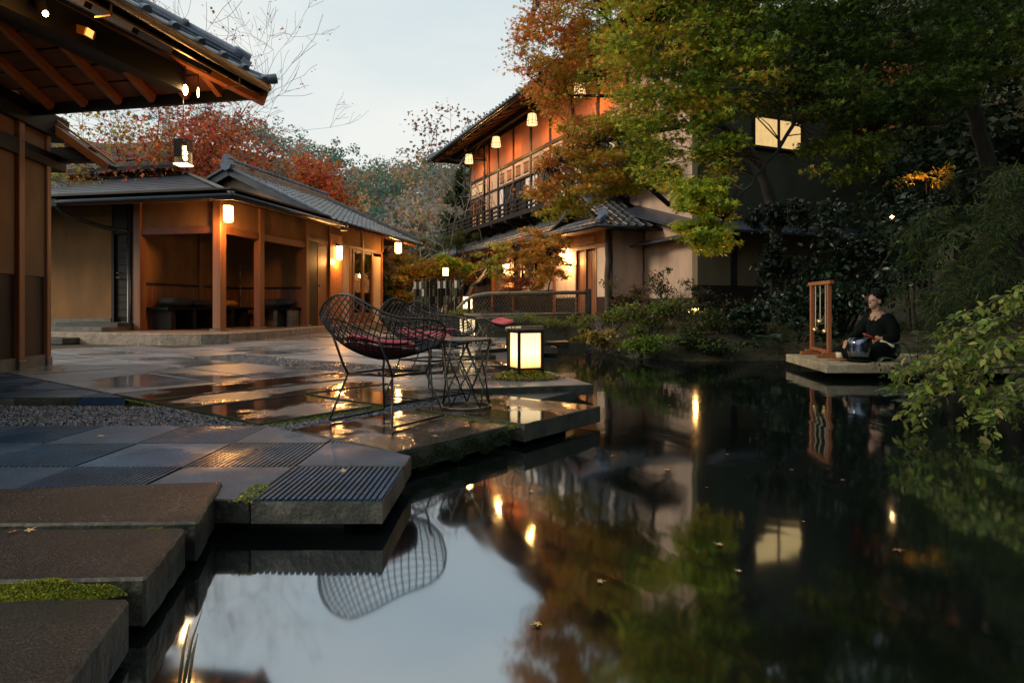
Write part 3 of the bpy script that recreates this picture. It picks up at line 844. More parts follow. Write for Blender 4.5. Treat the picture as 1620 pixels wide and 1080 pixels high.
MB().beam(FG(0.03, -0.02, EZ - 0.03), FG(-6, -0.02, EZ - 0.03), 0.05, 0.13).build('fascia', M_BLACKW, gate)
MB().beam(FG(-0.42, 0.55, EZ - 0.06), FG(-6, 0.55, EZ - 0.06), 0.14, 0.22).build('purlin', M_BLACKW, gate)
MB().beam(FG(-0.55, 1.05, EZ + 0.10), FG(-6, 1.05, EZ + 0.10), 0.12, 0.18).build('purlin', M_BLACKW, gate)
MB().tube([FG(0.0, -0.10, EZ - 0.03), FG(-6, -0.10, EZ - 0.03)], 0.045, 10).build('gutter', M_GUTTER, gate, smooth=True)
MB().beam(FG(0.02, -0.045, EZ - 0.108), FG(-2.2, -0.045, EZ - 0.108), 0.02, 0.018).build('eave_strip', M_BRONZE, gate)
for a in (-0.45, -1.9, -3.2):
    MB().tube([FG(a, -0.1, EZ - 0.05), FG(a, -0.1, EZ - 0.16), FG(a, 0.03, EZ - 0.16)], 0.009, 5).build('gutter_hook', M_BRONZE, gate)
# tiles along the eave: pan tiles with round caps
cap = MB()
prof = [(0.042 * math.cos(t), 0.042 * math.sin(t)) for t in np.linspace(0, math.pi, 9)]
vs = [(x, 0, z) for x, z in prof] + [(x, 1.3, z) for x, z in prof]
cap.add(vs, [(i, i + 1, 10 + i, 9 + i) for i in range(8)] + [tuple(range(8, -1, -1))])
disc = [(0.048 * math.cos(t), -0.02, 0.016 + 0.048 * math.sin(t)) for t in np.linspace(0, 2 * math.pi, 13)[:-1]]
cap.add(disc + [(x, 0.02, z) for x, _, z in disc], [tuple(range(12)), tuple(range(23, 11, -1))] + [(i, 12 + i, 12 + (i + 1) % 12, (i + 1) % 12) for i in range(12)])
me_cap = cap.mesh('round_eave_tile', M_TILE)
pan = MB(); pw = 0.30
pv = [((t - 0.5) * pw, 0, 0.030 - 0.022 * math.sin(math.pi * t)) for t in np.linspace(0, 1, 7)]
pan.add(pv + [(x, 1.3, z) for x, _, z in pv] + [(x, 0, z - 0.05) for x, _, z in pv], [(i, i + 1, 8 + i, 7 + i) for i in range(6)] + [(14 + i, 15 + i, i + 1, i) for i in range(6)])
me_pan = pan.mesh('pan_eave_tile', M_TILEG)
upR = (FG(0, 1, SL) - FG(0, 0, 0)).normalized(); axR = -FG.a
nR = axR.cross(upR); nR = nR if nR.z > 0 else -nR
mats_c, mats_p = [], []
for i in range(18):
    a = -0.10 - i * 0.30
    mats_c.append(frame_m(FG(a, -0.10, gz(a, 0) + 0.045 - 0.05), axR, upR, nR))
    mats_p.append(frame_m(FG(a - 0.15, -0.10, gz(a, 0) + 0.02 - 0.05), axR, upR, nR))
mesh_copies(gate, me_cap, mats_c, 'round_eave_tile'); mesh_copies(gate, me_pan, mats_p, 'pan_eave_tile')
# corner tile that curls out, and the hip ridge in three courses with its end tile
MB().tube([rp(-0.4, 0.4, 0.05), rp(-0.15, 0.15, 0.05), FG(0.02, -0.05, EZ + 0.06), FG(0.09, -0.14, EZ + 0.09)], [0.05, 0.05, 0.05, 0.05], 10).build('corner_tile', M_TILE, gate, smooth=True)
for k, (w_, h_, st) in enumerate(((0.20, 0.038, 0.10), (0.17, 0.038, 0.11), (0.14, 0.038, 0.12))):
    z = 0.045 + 0.042 * k
    MB().beam(rp(-st, st, z + 0.03), FG(-3.2, 3.2, EZ + SL * 3.2 + z + 0.03), w_, h_).build('ridge_course', M_TILE, gate, bevel=0.012)
for i in range(9):
    s0 = 0.13 + i * 0.32; s1 = s0 + 0.335
    zf = 0.205
    P, Qp = rp(-s0, s0, zf), FG(-s1, s1, EZ + SL * s1 + zf)
    MB().tube([P, P.lerp(Qp, 0.10), P.lerp(Qp, 0.101), Qp], [0.062, 0.062, 0.048, 0.048], 10).build('ridge_cap_tile', M_TILE, gate, smooth=True)
MB().tube([rp(-0.07, 0.07, 0.10), rp(-0.13, 0.13, 0.11)], [0.09, 0.10], 8).build('ridge_end_tile', M_TILE, gate)
MB().tube([rp(-0.06, 0.06, 0.20), rp(-0.15, 0.15, 0.20)], [0.06, 0.07], 10).build('ridge_end_tile', M_TILE, gate)
# wall and posts
FW = Fr((-5.2, 6.77), (-0.16, 0.98))
for a, w_ in ((0, 0.105), (0.54, 0.085)):
    MB().obox(FW, a - w_ / 2, a + w_ / 2, -w_ / 2, w_ / 2, 0.10, 2.95).build('post', M_WOOD, gate, bevel=0.006)
    MB().obox(FW, a - w_ / 2 - 0.01, a + w_ / 2 + 0.01, -w_ / 2 - 0.01, w_ / 2 + 0.01, -0.02, 0.0995).build('post_foot', M_CONC, gate, bevel=0.008)
for a0, a1 in ((-4.0, -0.07), (0.06, 0.49)):
    MB().obox(FW, a0, a1, -0.015, 0.05, 1.0, 2.6).build('wall', M_OCHRE, gate)
    MB().obox(FW, a0, a1, -0.005, 0.05, 0.13, 0.998).build('wall_board', M_DARKW, gate)
    MB().obox(FW, a0, a1, -0.03, 0.06, -0.02, 0.128).build('plinth', M_CONC, gate)
MB().obox(FW, -4, 0.9, -0.05, 0.11, 2.25, 2.42).build('beam', M_BLACKW, gate, bevel=0.006)
MB().obox(FW, -4, 0.9, -0.08, 0.14, 2.601, 2.86).build('beam', M_BLACKW, gate, bevel=0.006)
MB().obox(FW, -4, 0.45, 0.35, 0.45, -0.05, 2.6).build('inner_wall', M_BLACKW, gate)
# small pent roof
pr = [at(56, 176, 7.45), at(176, 262, 7.45)]
back = FG.a * 0.1
MB().slab3(pr[0], pr[1], pr[1] + back, pr[0] + back, 0.05).build('pent_roof', M_DARKW, gate)
lo = Vector((0, 0, -0.10))
MB().beam(at(62, 187, 7.38), at(169, 264, 7.38), 0.035, 0.085).build('barge_board', M_ORANGE, gate)
MB().beam(at(80, 184, 7.41), at(182, 259, 7.41), 0.03, 0.022).build('barge_strip', M_ORANGE, gate)
MB().obox(Fr((at(109, 225, 7.5).x, 7.5), (0.2, 0.98)), -0.03, 0.03, -0.03, 0.03, 2.36, 2.62).build('strut', M_ORANGE, gate)
MB().beam(at(75, 246, 7.5), at(150, 246, 7.5), 0.12, 0.16).build('beam', M_BLACKW, gate)

t = thing('spotlight', 'bright bare spotlight bulb high under the gate house eave', 'lamp', at(72, 22, 4.4))
MB().lathe(at(72, 22, 4.4), [(0.004, -0.02), (0.014, -0.012), (0.018, 0), (0.014, 0.012), (0.004, 0.02)], 12).build('bulb', E_BULB, t, smooth=True)
MB().tube([at(72, 22, 4.4) + Vector((-0.012, 0.012, 0.004)), at(66, 12, 4.45), at(60, -10, 4.5)], [0.02, 0.035, 0.035], 10).build('housing', M_BLACK, t)
point_lamp(t, at(80, 30, 4.35), 9, 0.03)
t = thing('spotlight', 'square hooded downlight under the gate house eave, glowing inside', 'lamp', at(130, 50, 4.9))
pc = at(131, 50, 4.9)
hood = MB()
hx, hd = Vector((0.98, 0.2, -0.1)).normalized(), Vector((0.1, -0.3, -0.5)).normalized()
MB().beam(at(112, 44, 4.95), at(142, 53, 4.9), 0.09, 0.062).build('hood', pmat('hood_bronze', (0.45, 0.20, 0.05), rough=0.35, var=0.1, bump=0.0, metallic=0.7), t)
MB().beam(at(141.8, 53, 4.9), at(143.5, 53.6, 4.9), 0.084, 0.056).build('glow', emat('hood_glow', (1.0, 0.45, 0.10), 1.6), t)
for i, (x_, y_) in enumerate(((293, 143), (313.5, 147))):
    c = at(x_, y_, 6.0 + 0.1 * i)
    t = thing('pendant_bulb', ('round glowing bulb' if i == 0 else 'narrow glowing tube bulb') + ' hung below the tip of the gate house eave', 'lamp', c)
    r = 0.022 if i == 0 else 0.010
    MB().lathe(c, [(r * 0.3, -0.045), (r * 0.9, -0.025), (r, 0), (r * 0.9, 0.03), (r * 0.3, 0.05)], 12).build('bulb', E_BULB if i == 0 else emat('tube_bulb', (1, .6, .25), 14), t, smooth=True)
    MB().tube([c + Vector((0, 0, 0.05)), c + Vector((0, 0, 0.26))], 0.006, 5).build('cord', M_BLACK, t)
point_lamp(t, at(293, 160, 5.8), 5, 0.05)
c = at(290, 242, 5.8)
t = thing('hanging_lantern', 'small dark metal box lantern hung on a long wire below the gate eave', 'lamp', c)
for sx, sy, w_, d_ in ((-0.055, 0, 0.006, 0.11), (0, 0.055, 0.11, 0.006)):
    MB().box(c + Vector((sx, sy, 0)), (w_, d_, 0.22)).build('side_plate', M_BLACK, t)
MB().box(c + Vector((0.053, 0, 0.06)), (0.006, 0.11, 0.10)).build('side_plate', M_BLACK, t)
MB().box(c + Vector((-0.016, -0.055, 0.03)), (0.072, 0.006, 0.16)).build('front_plate', M_BLACK, t)
MB().box(c + Vector((0, 0, 0.113)), (0.12, 0.12, 0.006)).build('top_plate', M_BLACK, t)
MB().box(c + Vector((0, 0, -0.107)), (0.118, 0.118, 0.012)).build('glowing_base', emat('lantern_base', (1.0, 0.62, 0.25), 8), t)
for k in range(3):
    MB().lathe(c + Vector((0.034, -0.03, -0.055 + 0.045 * k)), [(0.004, -0.02), (0.016, -0.01), (0.018, 0), (0.016, 0.01), (0.004, 0.02)], 10).build('bulb', E_BULB, t, smooth=True)
MB().tube([c + Vector((0, 0, 0.115)), c + Vector((0, 0, 0.62))], 0.004, 5).build('wire', M_BLACK, t)

# ------------------------------------------------------------------ porch house on the left
FP = Fr((-6.08, 13.4), (0.2017, 0.9794))
def tp(px, b=0.0):
    """distance along the side wall at which photo column px is met"""
    k = (px - 810) / F; o = FP(0, b)
    return (k * o.y - o.x) / (FP.a.x - k * FP.a.y)
ZF = 0.17
house = thing('porch_house', 'low ochre house with open corner porch, metal skirt roof and tiled gable roof', 'house', (-6.08, 13.4, 0))
pl = [(-1.0, 3.6), (-1.25, 2.0), (-1.32, 0.3), (-1.22, -0.5), (-0.95, -0.86), (0.2, -0.84), (2.2, -0.6), (5.2, -0.2), (9.2, -0.2), (9.2, 4.5), (-1.0, 4.5)]
pl = [tuple(FP(a, b))[:2] for a, b in pl]
o = MB(); o.prism(pl, -0.08, ZF); o = o.build('porch_floor', pmat('porch_floor', (0.20, 0.135, 0.10), rough=0.45, var=0.3, scale=3, bump=0.2, bscale=50, speck=0.2), house, bevel=0.015)
o.data.materials.append(M_STEP)
for f in o.data.polygons:
    if abs(f.normal.z) < 0.5: f.material_index = 1
for k, (a0, b0, b1, z) in enumerate(((-0.85, 2.05, 3.9, 0.26), (-0.45, 2.05, 3.6, 0.34), (-1.6, 2.2, 4.4, 0.07))):
    MB().obox(FP, a0, 0.3, b0, b1, -0.05, z).build('step', M_DARKST if k else M_CONC, house, bevel=0.012)
def post(a, b, w, z0, z1, mat=M_WOOD, foot=True):
    MB().obox(FP, a - w / 2, a + w / 2, b - w / 2, b + w / 2, z0, z1).build('post', mat, house, bevel=0.008)
    if foot: MB().obox(FP, a - w * 0.75, a + w * 0.75, b - w * 0.75, b + w * 0.75, ZF - 0.02, ZF + 0.045).build('post_foot', M_CONC, house, bevel=0.012)
T1, T2, T3 = tp(410), tp(483), tp(603)
for a, b, w in ((0, 0, 0.19), (T1, 0, 0.17), (T2, 0, 0.15)): post(a, b, w, ZF + 0.045, 2.92)
post(0, 1.92, 0.17, ZF, 2.92, foot=False)
MB().tube([FP(-0.06, 2.12, 2.75), FP(-0.06, 2.12, 0.3), FP(-0.12, 2.12, 0.17)], 0.05, 8).build('downpipe', M_GUTTER, house, smooth=True)
MB().obox(FP, -0.055, 0.055, 0.096, 1.83, 2.20, 2.36).build('header_beam', M_WOODH, house, bevel=0.006)
MB().obox(FP, -0.03, 0.03, 0.096, 1.83, 2.362, 2.92).build('wall', M_OCHRE, house)
for a0, a1 in ((0.1, T1 - 0.09), (T1 + 0.09, T2 - 0.08)):
    MB().obox(FP, a0, a1, -0.055, 0.055, 2.20, 2.36).build('header_beam', M_WOODH, house, bevel=0.006)
    MB().obox(FP, a0, a1, -0.03, 0.03, 2.362, 2.92).build('wall', M_OCHRE, house)
# inner walls of the porch
BW = 1.9
for a0, a1 in ((0.10, 1.80), (1.96, T2 - 0.01)):
    MB().obox(FP, a0, a1, BW, BW + 0.08, 1.20, 2.9).build('wall', M_OCHRE, house)
    n = int((a1 - a0) / 0.10)
    for i in range(n):
        c0 = a0 + (a1 - a0) * i / n
        MB().obox(FP, c0 + 0.002, c0 + (a1 - a0) / n - 0.002, BW - 0.012 + random.uniform(0, 0.003), BW + 0.06, ZF, 1.142).build('wainscot_board', M_WOOD, house)
    MB().obox(FP, a0, a1, BW - 0.03, BW + 0.07, 1.144, 1.198).build('wainscot_rail', M_DARKW, house)
MB().obox(FP, 1.81, 1.95, BW - 0.05, BW + 0.07, ZF, 2.9).build('post', M_WOOD, house, bevel=0.006)
MB().obox(FP, T2, T2 + 0.08, 0.08, BW - 0.01, 1.20, 2.9).build('wall', M_OCHRE, house)
for i in range(18):
    c0 = 0.08 + (BW - 0.1) * i / 18
    MB().obox(FP, T2 - 0.012 + random.uniform(0, 0.003), T2 + 0.06, c0 + 0.002, c0 + (BW - 0.1) / 18 - 0.002, ZF, 1.142).build('wainscot_board', M_WOOD, house)
MB().obox(FP, T2 - 0.03, T2 + 0.07, 0.08, BW - 0.032, 1.144, 1.198).build('wainscot_rail', M_DARKW, house)
MB().obox(FP, -0.9, T2 + 0.1, -0.9, 5, 2.925, 2.96).build('ceiling', M_DARKW, house)
# front wall with dark door
DA = 0.35
MB().obox(FP, DA, DA + 0.1, 2.95, 6.0, 0.42, 2.92).build('wall', M_OCHRE, house)
MB().obox(FP, DA - 0.03, DA + 0.12, 2.95, 6.0, 0.10, 0.418).build('plinth', M_CONC, house)
MB().obox(FP, DA + 0.02, DA + 0.1, 2.02, 2.95, 2.3, 2.92).build('wall', M_DARKW, house)
MB().obox(FP, DA - 0.02, DA + 0.1, 2.88, 2.948, 0.342, 2.3).build('door_frame', M_DARKW, house)
door = MB().obox(FP, DA + 0.04, DA + 0.09, 2.04, 2.878, 0.345, 2.298).build('door', M_BLACKW, house)
for i in range(11):
    z = 0.45 + i * 0.165
    MB().obox(FP, DA + 0.025, DA + 0.039, 2.10, 2.82, z, z + 0.15).build('door_slat', M_DARKW, door)
MB().tube([FP(DA - 0.02, 2.80, 1.42), FP(DA - 0.02, 2.74, 1.42)], 0.016, 8).build('handle', M_STEEL, door)
MB().tube([FP(DA - 0.02, 2.81, 1.32), FP(DA - 0.02, 2.72, 1.32)], 0.016, 8).build('handle', M_STEEL, door)
# upper block behind the skirt roof
MB().obox(FP, 3.6, 3.75, 3.9, 7.5, 3.0, 4.45).build('upper_wall', M_OCHRE, house)
MB().obox(FP, 3.55, 3.599, 4.35, 4.6, 4.2, 4.44).build('vent', M_CREAM, house)
MB().slab3(FP(3.0, 3.3, 4.46), FP(3.0, 8.5, 4.46), FP(4.3, 8.5, 4.95), FP(4.3, 4.2, 4.95), 0.10).build('upper_roof', M_DARKST, house)
MB().beam(FP(4.3, 4.0, 5.0), FP(4.3, 8.5, 5.0), 0.3, 0.16).build('ridge_course', M_DARKST, house, bevel=0.02)
# side wall: door, lamp panel, glazing
HB = 2.43
def side(px0, px1, z0, z1, name, mat, b0=-0.03, b1=0.03, parent=house, g=0.0):
    return MB().obox(FP, tp(px0) + g, tp(px1) - g, b0, b1, z0, z1).build(name, mat, parent)
MB().obox(FP, T2 + 0.08, T3, -0.05, 0.05, HB, HB + 0.09).build('header_beam', M_WOODH, house, bevel=0.005)
for x0, x1 in ((485, 519), (521.5, 571), (573, 602)):
    side(x0, x1, HB + 0.092, 3.02, 'wall', M_OCHRE, -0.02, 0.02)
for x0 in (519, 571, 602):
    MB().obox(FP, tp(x0), tp(x0 + 2.2), -0.06, 0.06, HB + 0.092, 3.02).build('stud', M_WOOD, house)
d1 = side(487, 500, ZF, HB - 0.01, 'door', M_DARKW)
d2 = side(501, 517, ZF, HB - 0.10, 'door', M_WOOD, -0.035, 0.02)
MB().lathe(FP(tp(502), -0.07, 1.25), [(0.005, -0.03), (0.03, -0.015), (0.03, 0.015), (0.005, 0.03)], 8).build('handle', M_STEEL, d1)
side(500.0, 518, HB - 0.09, HB - 0.002, 'door_head', M_WOODH, -0.04, 0.03)
n = 6
for i in range(n):
    side(518 + 19 * i / n, 518 + 19 * (i + 1) / n, ZF, 2.72, 'cladding_board', M_ORANGE, -0.09, -0.04, g=0.003)
cl_ = side(538, 551, ZF, HB - 0.01, 'wall_panel', M_BEIGE)
for x0 in (551.5, 556, 571.5, 586, 601):
    MB().obox(FP, tp(x0), tp(x0 + 2.6), -0.05, 0.05, ZF, HB - 0.002).build('mullion', M_WOOD, house, bevel=0.004)
for x0, x1 in ((559, 571.2), (574.4, 585.7)):
    wd = side(x0, x1, 0.5, HB - 0.08, 'window', M_PANE, -0.008, 0.0)
    side(x0, x1, HB - 0.078, HB - 0.003, 'frame', M_DARKW, -0.03, 0.03, wd)
    side(x0, x1, ZF, 0.498, 'sill', M_WOOD, -0.03, 0.03, wd)
side(589, 600.7, ZF, HB - 0.10, 'wall_panel', M_CREAM)
MB().obox(FP, tp(559), T3 - 0.05, 1.0, 1.08, ZF, 2.9).build('room_wall', M_WOOD, house)
MB().obox(FP, T3 - 0.1, T3, 0.06, 4.0, ZF, 3.0).build('end_wall', M_OCHRE, house)
MB().obox(FP, tp(556), tp(558), 0.06, 1.0, ZF, 2.9).build('room_wall', M_WOOD, house)
# skirt roof in metal courses, hip at the corner
S2, EZ2 = 0.33, 2.78
for k in range(15):
    d0, d1_ = k * 0.34, (k + 1) * 0.34 + 0.04
    z0, z1 = EZ2 + S2 * d0 + 0.012, EZ2 + S2 * d1_
    MB().slab3(FP(-1 + d0, -1 + d0, z0), FP(-1 + d0, 7.5, z0), FP(-1 + d1_, 7.5, z1), FP(-1 + d1_, -1 + d1_, z1), 0.014).build('roof_course', M_METAL, house)
    if k < 9:
        MB().slab3(FP(-1 + d0, -1 + d0, z0), FP(3.62, -1 + d0, z0), FP(3.62, -1 + d1_, z1), FP(-1 + d1_, -1 + d1_, z1), 0.014).build('roof_course', M_METAL, house)
MB().beam(FP(-1.02, -1.02, EZ2 + 0.05), FP(4.0, 4.0, EZ2 + S2 * 5 + 0.05), 0.09, 0.035).build('hip_cap', M_TILEG, house)
MB().beam(FP(-0.98, -1.0, EZ2 - 0.045), FP(-0.98, 7.5, EZ2 - 0.045), 0.03, 0.06).build('fascia', M_WOODH, house)
MB().beam(FP(-1.0, -0.98, EZ2 - 0.045), FP(3.6, -0.98, EZ2 - 0.045), 0.03, 0.06).build('fascia', M_WOODH, house)
MB().tube([FP(-1.06, 7.5, EZ2 - 0.015), FP(-1.06, -1.06, EZ2 - 0.015)], 0.05, 8).build('gutter', M_GUTTER, house, smooth=True)
MB().tube([FP(-1.06, -1.06, EZ2 - 0.015), FP(3.7, -1.06, EZ2 - 0.015)], 0.05, 8).build('gutter', M_GUTTER, house, smooth=True)
MB().slab3(FP(-0.97, -0.97, EZ2 - 0.01), FP(-0.97, 7.5, EZ2 - 0.01), FP(0.1, 7.5, EZ2 + 0.34), FP(0.1, 0.1, EZ2 + 0.34), 0.03).build('soffit', M_WOODH, house)
MB().slab3(FP(-0.97, -0.97, EZ2 - 0.01), FP(3.6, -0.97, EZ2 - 0.01), FP(3.6, 0.1, EZ2 + 0.34), FP(0.1, 0.1, EZ2 + 0.34), 0.03).build('soffit', M_WOODH, house)
MB().tube([FP(-1.02, 3.0, EZ2 - 0.05), FP(-0.8, 2.95, EZ2 - 0.25), FP(-0.2, 2.6, EZ2 - 0.42), FP(-0.06, 2.12, EZ2 - 0.5)], 0.045, 8).build('downpipe', M_GUTTER, house, smooth=True)
MB().box(FP(-1.05, 3.0, EZ2 - 0.02), (0.22, 0.14, 0.14)).build('rain_head', M_GUTTER, house)
# tiled gable roof
RG, RB, RZ, EB, EZ3, TA, TB = 3.05, 1.9, 4.24, -0.92, 2.88, 3.0, 9.55
sl3 = (RZ - EZ3) / (RB - EB)
MB().slab3(FP(TA, EB, EZ3), FP(TB, EB, EZ3), FP(8.2, RB, RZ), FP(TA, RB, RZ), 0.06).build('roof_deck', M_WOODH, house)
MB().slab3(FP(TA, 4.7, EZ3), FP(TB, 4.7, EZ3), FP(8.2, RB, RZ), FP(TA, RB, RZ), 0.06).build('roof_deck', M_DARKW, house)
MB().slab3(FP(TB, EB, EZ3), FP(TB, 4.7, EZ3), FP(8.2, RB, RZ), FP(8.19, RB - 0.01, RZ), 0.06).build('roof_deck', M_DARKW, house)
tw, tl = 0.29, 0.29
me_t = wave_tile(tw, tl, M_TILEG)
up3 = (FP(0, 1, sl3) - FP(0, 0, 0)).normalized()
def keep3(p):
    d = p - FP(0, 0); a, b = d.dot(FP.a), d.dot(FP.b)
    return a < TB - (b - EB) * (TB - 8.2) / (RB - EB) + 0.1 and b < RB
tile_field(house, me_t, FP(TA - 0.05, EB - 0.08, EZ3 - 0.02), FP.a, up3, tw, tl, 23, 11, keep3)
for i in range(16):
    a0 = TA - 0.12 + i * 0.335
    MB().tube([FP(a0, RB, RZ + 0.24), FP(a0 + 0.30, RB, RZ + 0.24), FP(a0 + 0.301, RB, RZ + 0.24), FP(a0 + 0.34, RB, RZ + 0.24)], [0.075, 0.075, 0.09, 0.09], 8).build('ridge_cap_tile', M_TILEG, house, smooth=True)
for k in range(3):
    MB().obox(FP, TA - 0.1, 8.25, RB - 0.14 + 0.02 * k, RB + 0.14 - 0.02 * k, RZ + 0.01 + 0.06 * k, RZ + 0.064 + 0.06 * k).build('ridge_course', M_TILEG, house, bevel=0.01)
MB().tube([FP(TA - 0.16, RB, RZ + 0.1), FP(TA - 0.02, RB, RZ + 0.1)], [0.16, 0.18], 8).build('ridge_end_tile', M_TILE, house)
MB().tube([FP(TA - 0.15, RB, RZ + 0.27), FP(TA + 0.04, RB, RZ + 0.27)], [0.10, 0.11], 8).build('ridge_end_tile', M_TILE, house)
MB().beam(FP(8.2, RB, RZ + 0.1), FP(TB + 0.02, EB - 0.03, EZ3 + 0.1), 0.2, 0.14).build('hip_ridge', M_TILEG, house, bevel=0.02)
g = MB(); g.add([FP(3.3, RB + 2.2, 3.0), FP(3.3, -0.4, 3.0), FP(3.3, RB, RZ - 0.12)], [(0, 1, 2)])
gable_fix = MB(); pa, pb, pc_ = FP(3.3, RB + 2.6, 2.95), FP(3.3, -0.55, 2.95), FP(3.3, RB, RZ - 0.10)
gable_fix.add([pa, pb, pc_, pa + FP.a * 0.08, pb + FP.a * 0.08, pc_ + FP.a * 0.08], [(0, 1, 2), (5, 4, 3), (0, 3, 4, 1), (1, 4, 5, 2), (2, 5, 3, 0)])
gable_fix.build('gable_wall', M_BEIGE, house)
for sgn, e in ((1, EB), (-1, 4.72)):
    MB().beam(FP(TA, e, EZ3 - 0.05), FP(TA, RB, RZ - 0.05), 0.05, 0.19).build('barge_board', M_METAL, house)
    MB().beam(FP(TA - 0.02, e, EZ3 + 0.07), FP(TA - 0.02, RB, RZ + 0.07), 0.14, 0.06).build('verge_tile', M_TILE, house, bevel=0.01)
MB().tube([FP(3.5, EB - 0.12, EZ3 - 0.05), FP(TB, EB - 0.12, EZ3 - 0.05)], 0.05, 8).build('gutter', M_GUTTER, house, smooth=True)
MB().box(FP(3.62, EB - 0.1, EZ3 - 0.12), (0.16, 0.2, 0.22)).build('rain_head', M_GUTTER, house)
for i in range(20):
    a = 3.9 + i * 0.285
    MB().beam(FP(a, EB + 0.05, EZ3 - 0.10), FP(a, 0.0, EZ3 + sl3 * 0.9 - 0.09), 0.04, 0.055).build('rafter', M_ORANGE, house)

box_lamp('porch_lantern', 'bright white box lantern hung at the corner post of the porch', at(361, 338, 13.1), 0.16, 0.31, E_WALL, rz=0.2, cord=0.22, glow=90)
pw_ = FP(tp(527), -0.20, 0)
box_lamp('wall_lantern', 'box lantern on the orange boarded panel beside the porch house door', (pw_.x, pw_.y, at(527, 400, pw_.y).z), 0.17, 0.36, E_WALL, rz=0.2, bracket=FP(tp(527), -0.06, 2.5), glow=60)
c = at(630, 392, 21.4)
box_lamp('eave_lantern', 'lantern hung under the far eave corner of the porch house', c, 0.22, 0.32, E_WALL, rz=0.2, cord=0.35, glow=60)
pw_ = FP(tp(569, 0.8), 0.8, 0)
box_lamp('room_lamp', 'small lamp glowing behind the glass of the porch house', (pw_.x, pw_.y, 1.95), 0.13, 0.24, emat('room_lamp_paper', (1.0, 0.5, 0.15), 14), rz=0.2, bracket=(pw_.x - 0.2, pw_.y + 0.05, 2.0), glow=10)

# benches and cushions in the porch
bench = thing('bench', 'long low black bench along the back wall of the porch', 'bench', FP(1.6, 1.6, ZF))
MB().obox(FP, 0.12, 3.1, 1.32, 1.86, 0.60, 0.665).build('seat', M_BLACKW, bench, bevel=0.008)
for a in (0.3, 1.0, 1.7, 2.4, 2.95):
    MB().obox(FP, a - 0.05, a + 0.05, 1.36, 1.82, ZF, 0.598).build('leg', M_DARKW, bench)
bench2 = thing('bench', 'short black bench against the end wall beside the porch door', 'bench', FP(3.0, 0.6, ZF))
MB().obox(FP, T2 - 0.55, T2 - 0.04, 0.1, 1.25, 0.60, 0.665).build('seat', M_BLACKW, bench2, bevel=0.008)
for b in (0.18, 0.55, 1.1):
    MB().obox(FP, T2 - 0.5, T2 - 0.08, b - 0.05, b + 0.05, ZF, 0.598).build('leg', M_CONC, bench2)
def cushion(px, py, Y, w, d, h, mat, label, rz):
    m = MB(); c = at(px, py, Y); c.z = 0.667; n1, n2 = 18, 8
    vs, fs = [], []
    for j in range(n2 + 1):
        ph = math.pi * (j / n2 - 0.5)
        for i in range(n1):
            th = 2 * math.pi * i / n1; cx, cy = math.cos(th), math.sin(th)
            k = (abs(cx) ** 4 + abs(cy) ** 4) ** -0.25
            rr = math.cos(ph) ** 0.45
            edge = 1 - 0.55 * (abs(cx * k) * abs(cy * k)) ** 3 if rr > 0.5 else 1
            x, y = cx * k * rr * w / 2, cy * k * rr * d / 2
            z = (h / 2 * math.sin(ph)) * (1 - 0.75 * rr ** 6 * 0.6) + h / 2
            ca, sa = math.cos(rz), math.sin(rz)
            vs.append((c.x + x * ca - y * sa, c.y + x * sa + y * ca, c.z + z))
    for j in range(n2):
        for i in range(n1): fs.append((j * n1 + i, j * n1 + (i + 1) % n1, (j + 1) * n1 + (i + 1) % n1, (j + 1) * n1 + i))
    m.add(vs, fs)
    o = m.build('cushion', mat, None, smooth=True)
    return tag(o, label, 'cushion')
cb = FP(0.62, 1.56); cushion(810 + F * cb.x / cb.y, 480, cb.y, 0.7, 0.48, 0.23, M_CUSH, 'large dark patterned cushion at the left end of the porch bench', 1.35)
cb = FP(1.45, 1.58); cushion(810 + F * cb.x / cb.y, 480, cb.y, 0.62, 0.46, 0.17, M_CUSH, 'flat black cushion half behind the porch corner post', 1.3)
cb = FP(2.38, 1.56); cushion(810 + F * cb.x / cb.y, 480, cb.y, 0.6, 0.46, 0.18, M_CUSHO, 'orange cushion on the porch bench between the two posts', 1.4)
cb = FP(T2 - 0.3, 0.62); cushion(810 + F * cb.x / cb.y, 480, cb.y, 0.85, 0.45, 0.22, M_CUSH, 'dark green cushion on the short bench beside the porch door', -0.1)
# ------------------------------------------------------------------ two-storey inn on the right
FI = Fr((-1.91, 30.0), (0.4, -0.917))       # a runs along the long wall towards us, b inwards
inn = thing('inn_building', 'two-storey timber inn with balcony, deep lantern-hung eaves and rose plaster walls', 'building', (-1.91, 30.0, 0.3))
LA = 15.7
def wallp(a0, a1, z0, z1, name, mat, b0=0.0, b1=0.12, parent=None):
    return MB().obox(FI, a0, a1, b0, b1, z0, z1).build(name, mat, parent or inn)
studs = [0.0, 1.75, 2.35, 3.35, 4.95, 6.55, 8.15, 9.75, 11.35, 12.95]
for s in studs:
    wallp(s - 0.06, s + 0.06, 4.05, 7.75, 'post', M_DARKW, -0.03, 0.1)
MB().obox(FI, -0.08, 13.0, -0.045, 0.1, 6.33, 6.45).build('band_beam', M_DARKW, inn)
MB().obox(FI, -0.08, 13.0, -0.04, 0.1, 5.58, 5.66).build('window_head_beam', M_DARKW, inn)
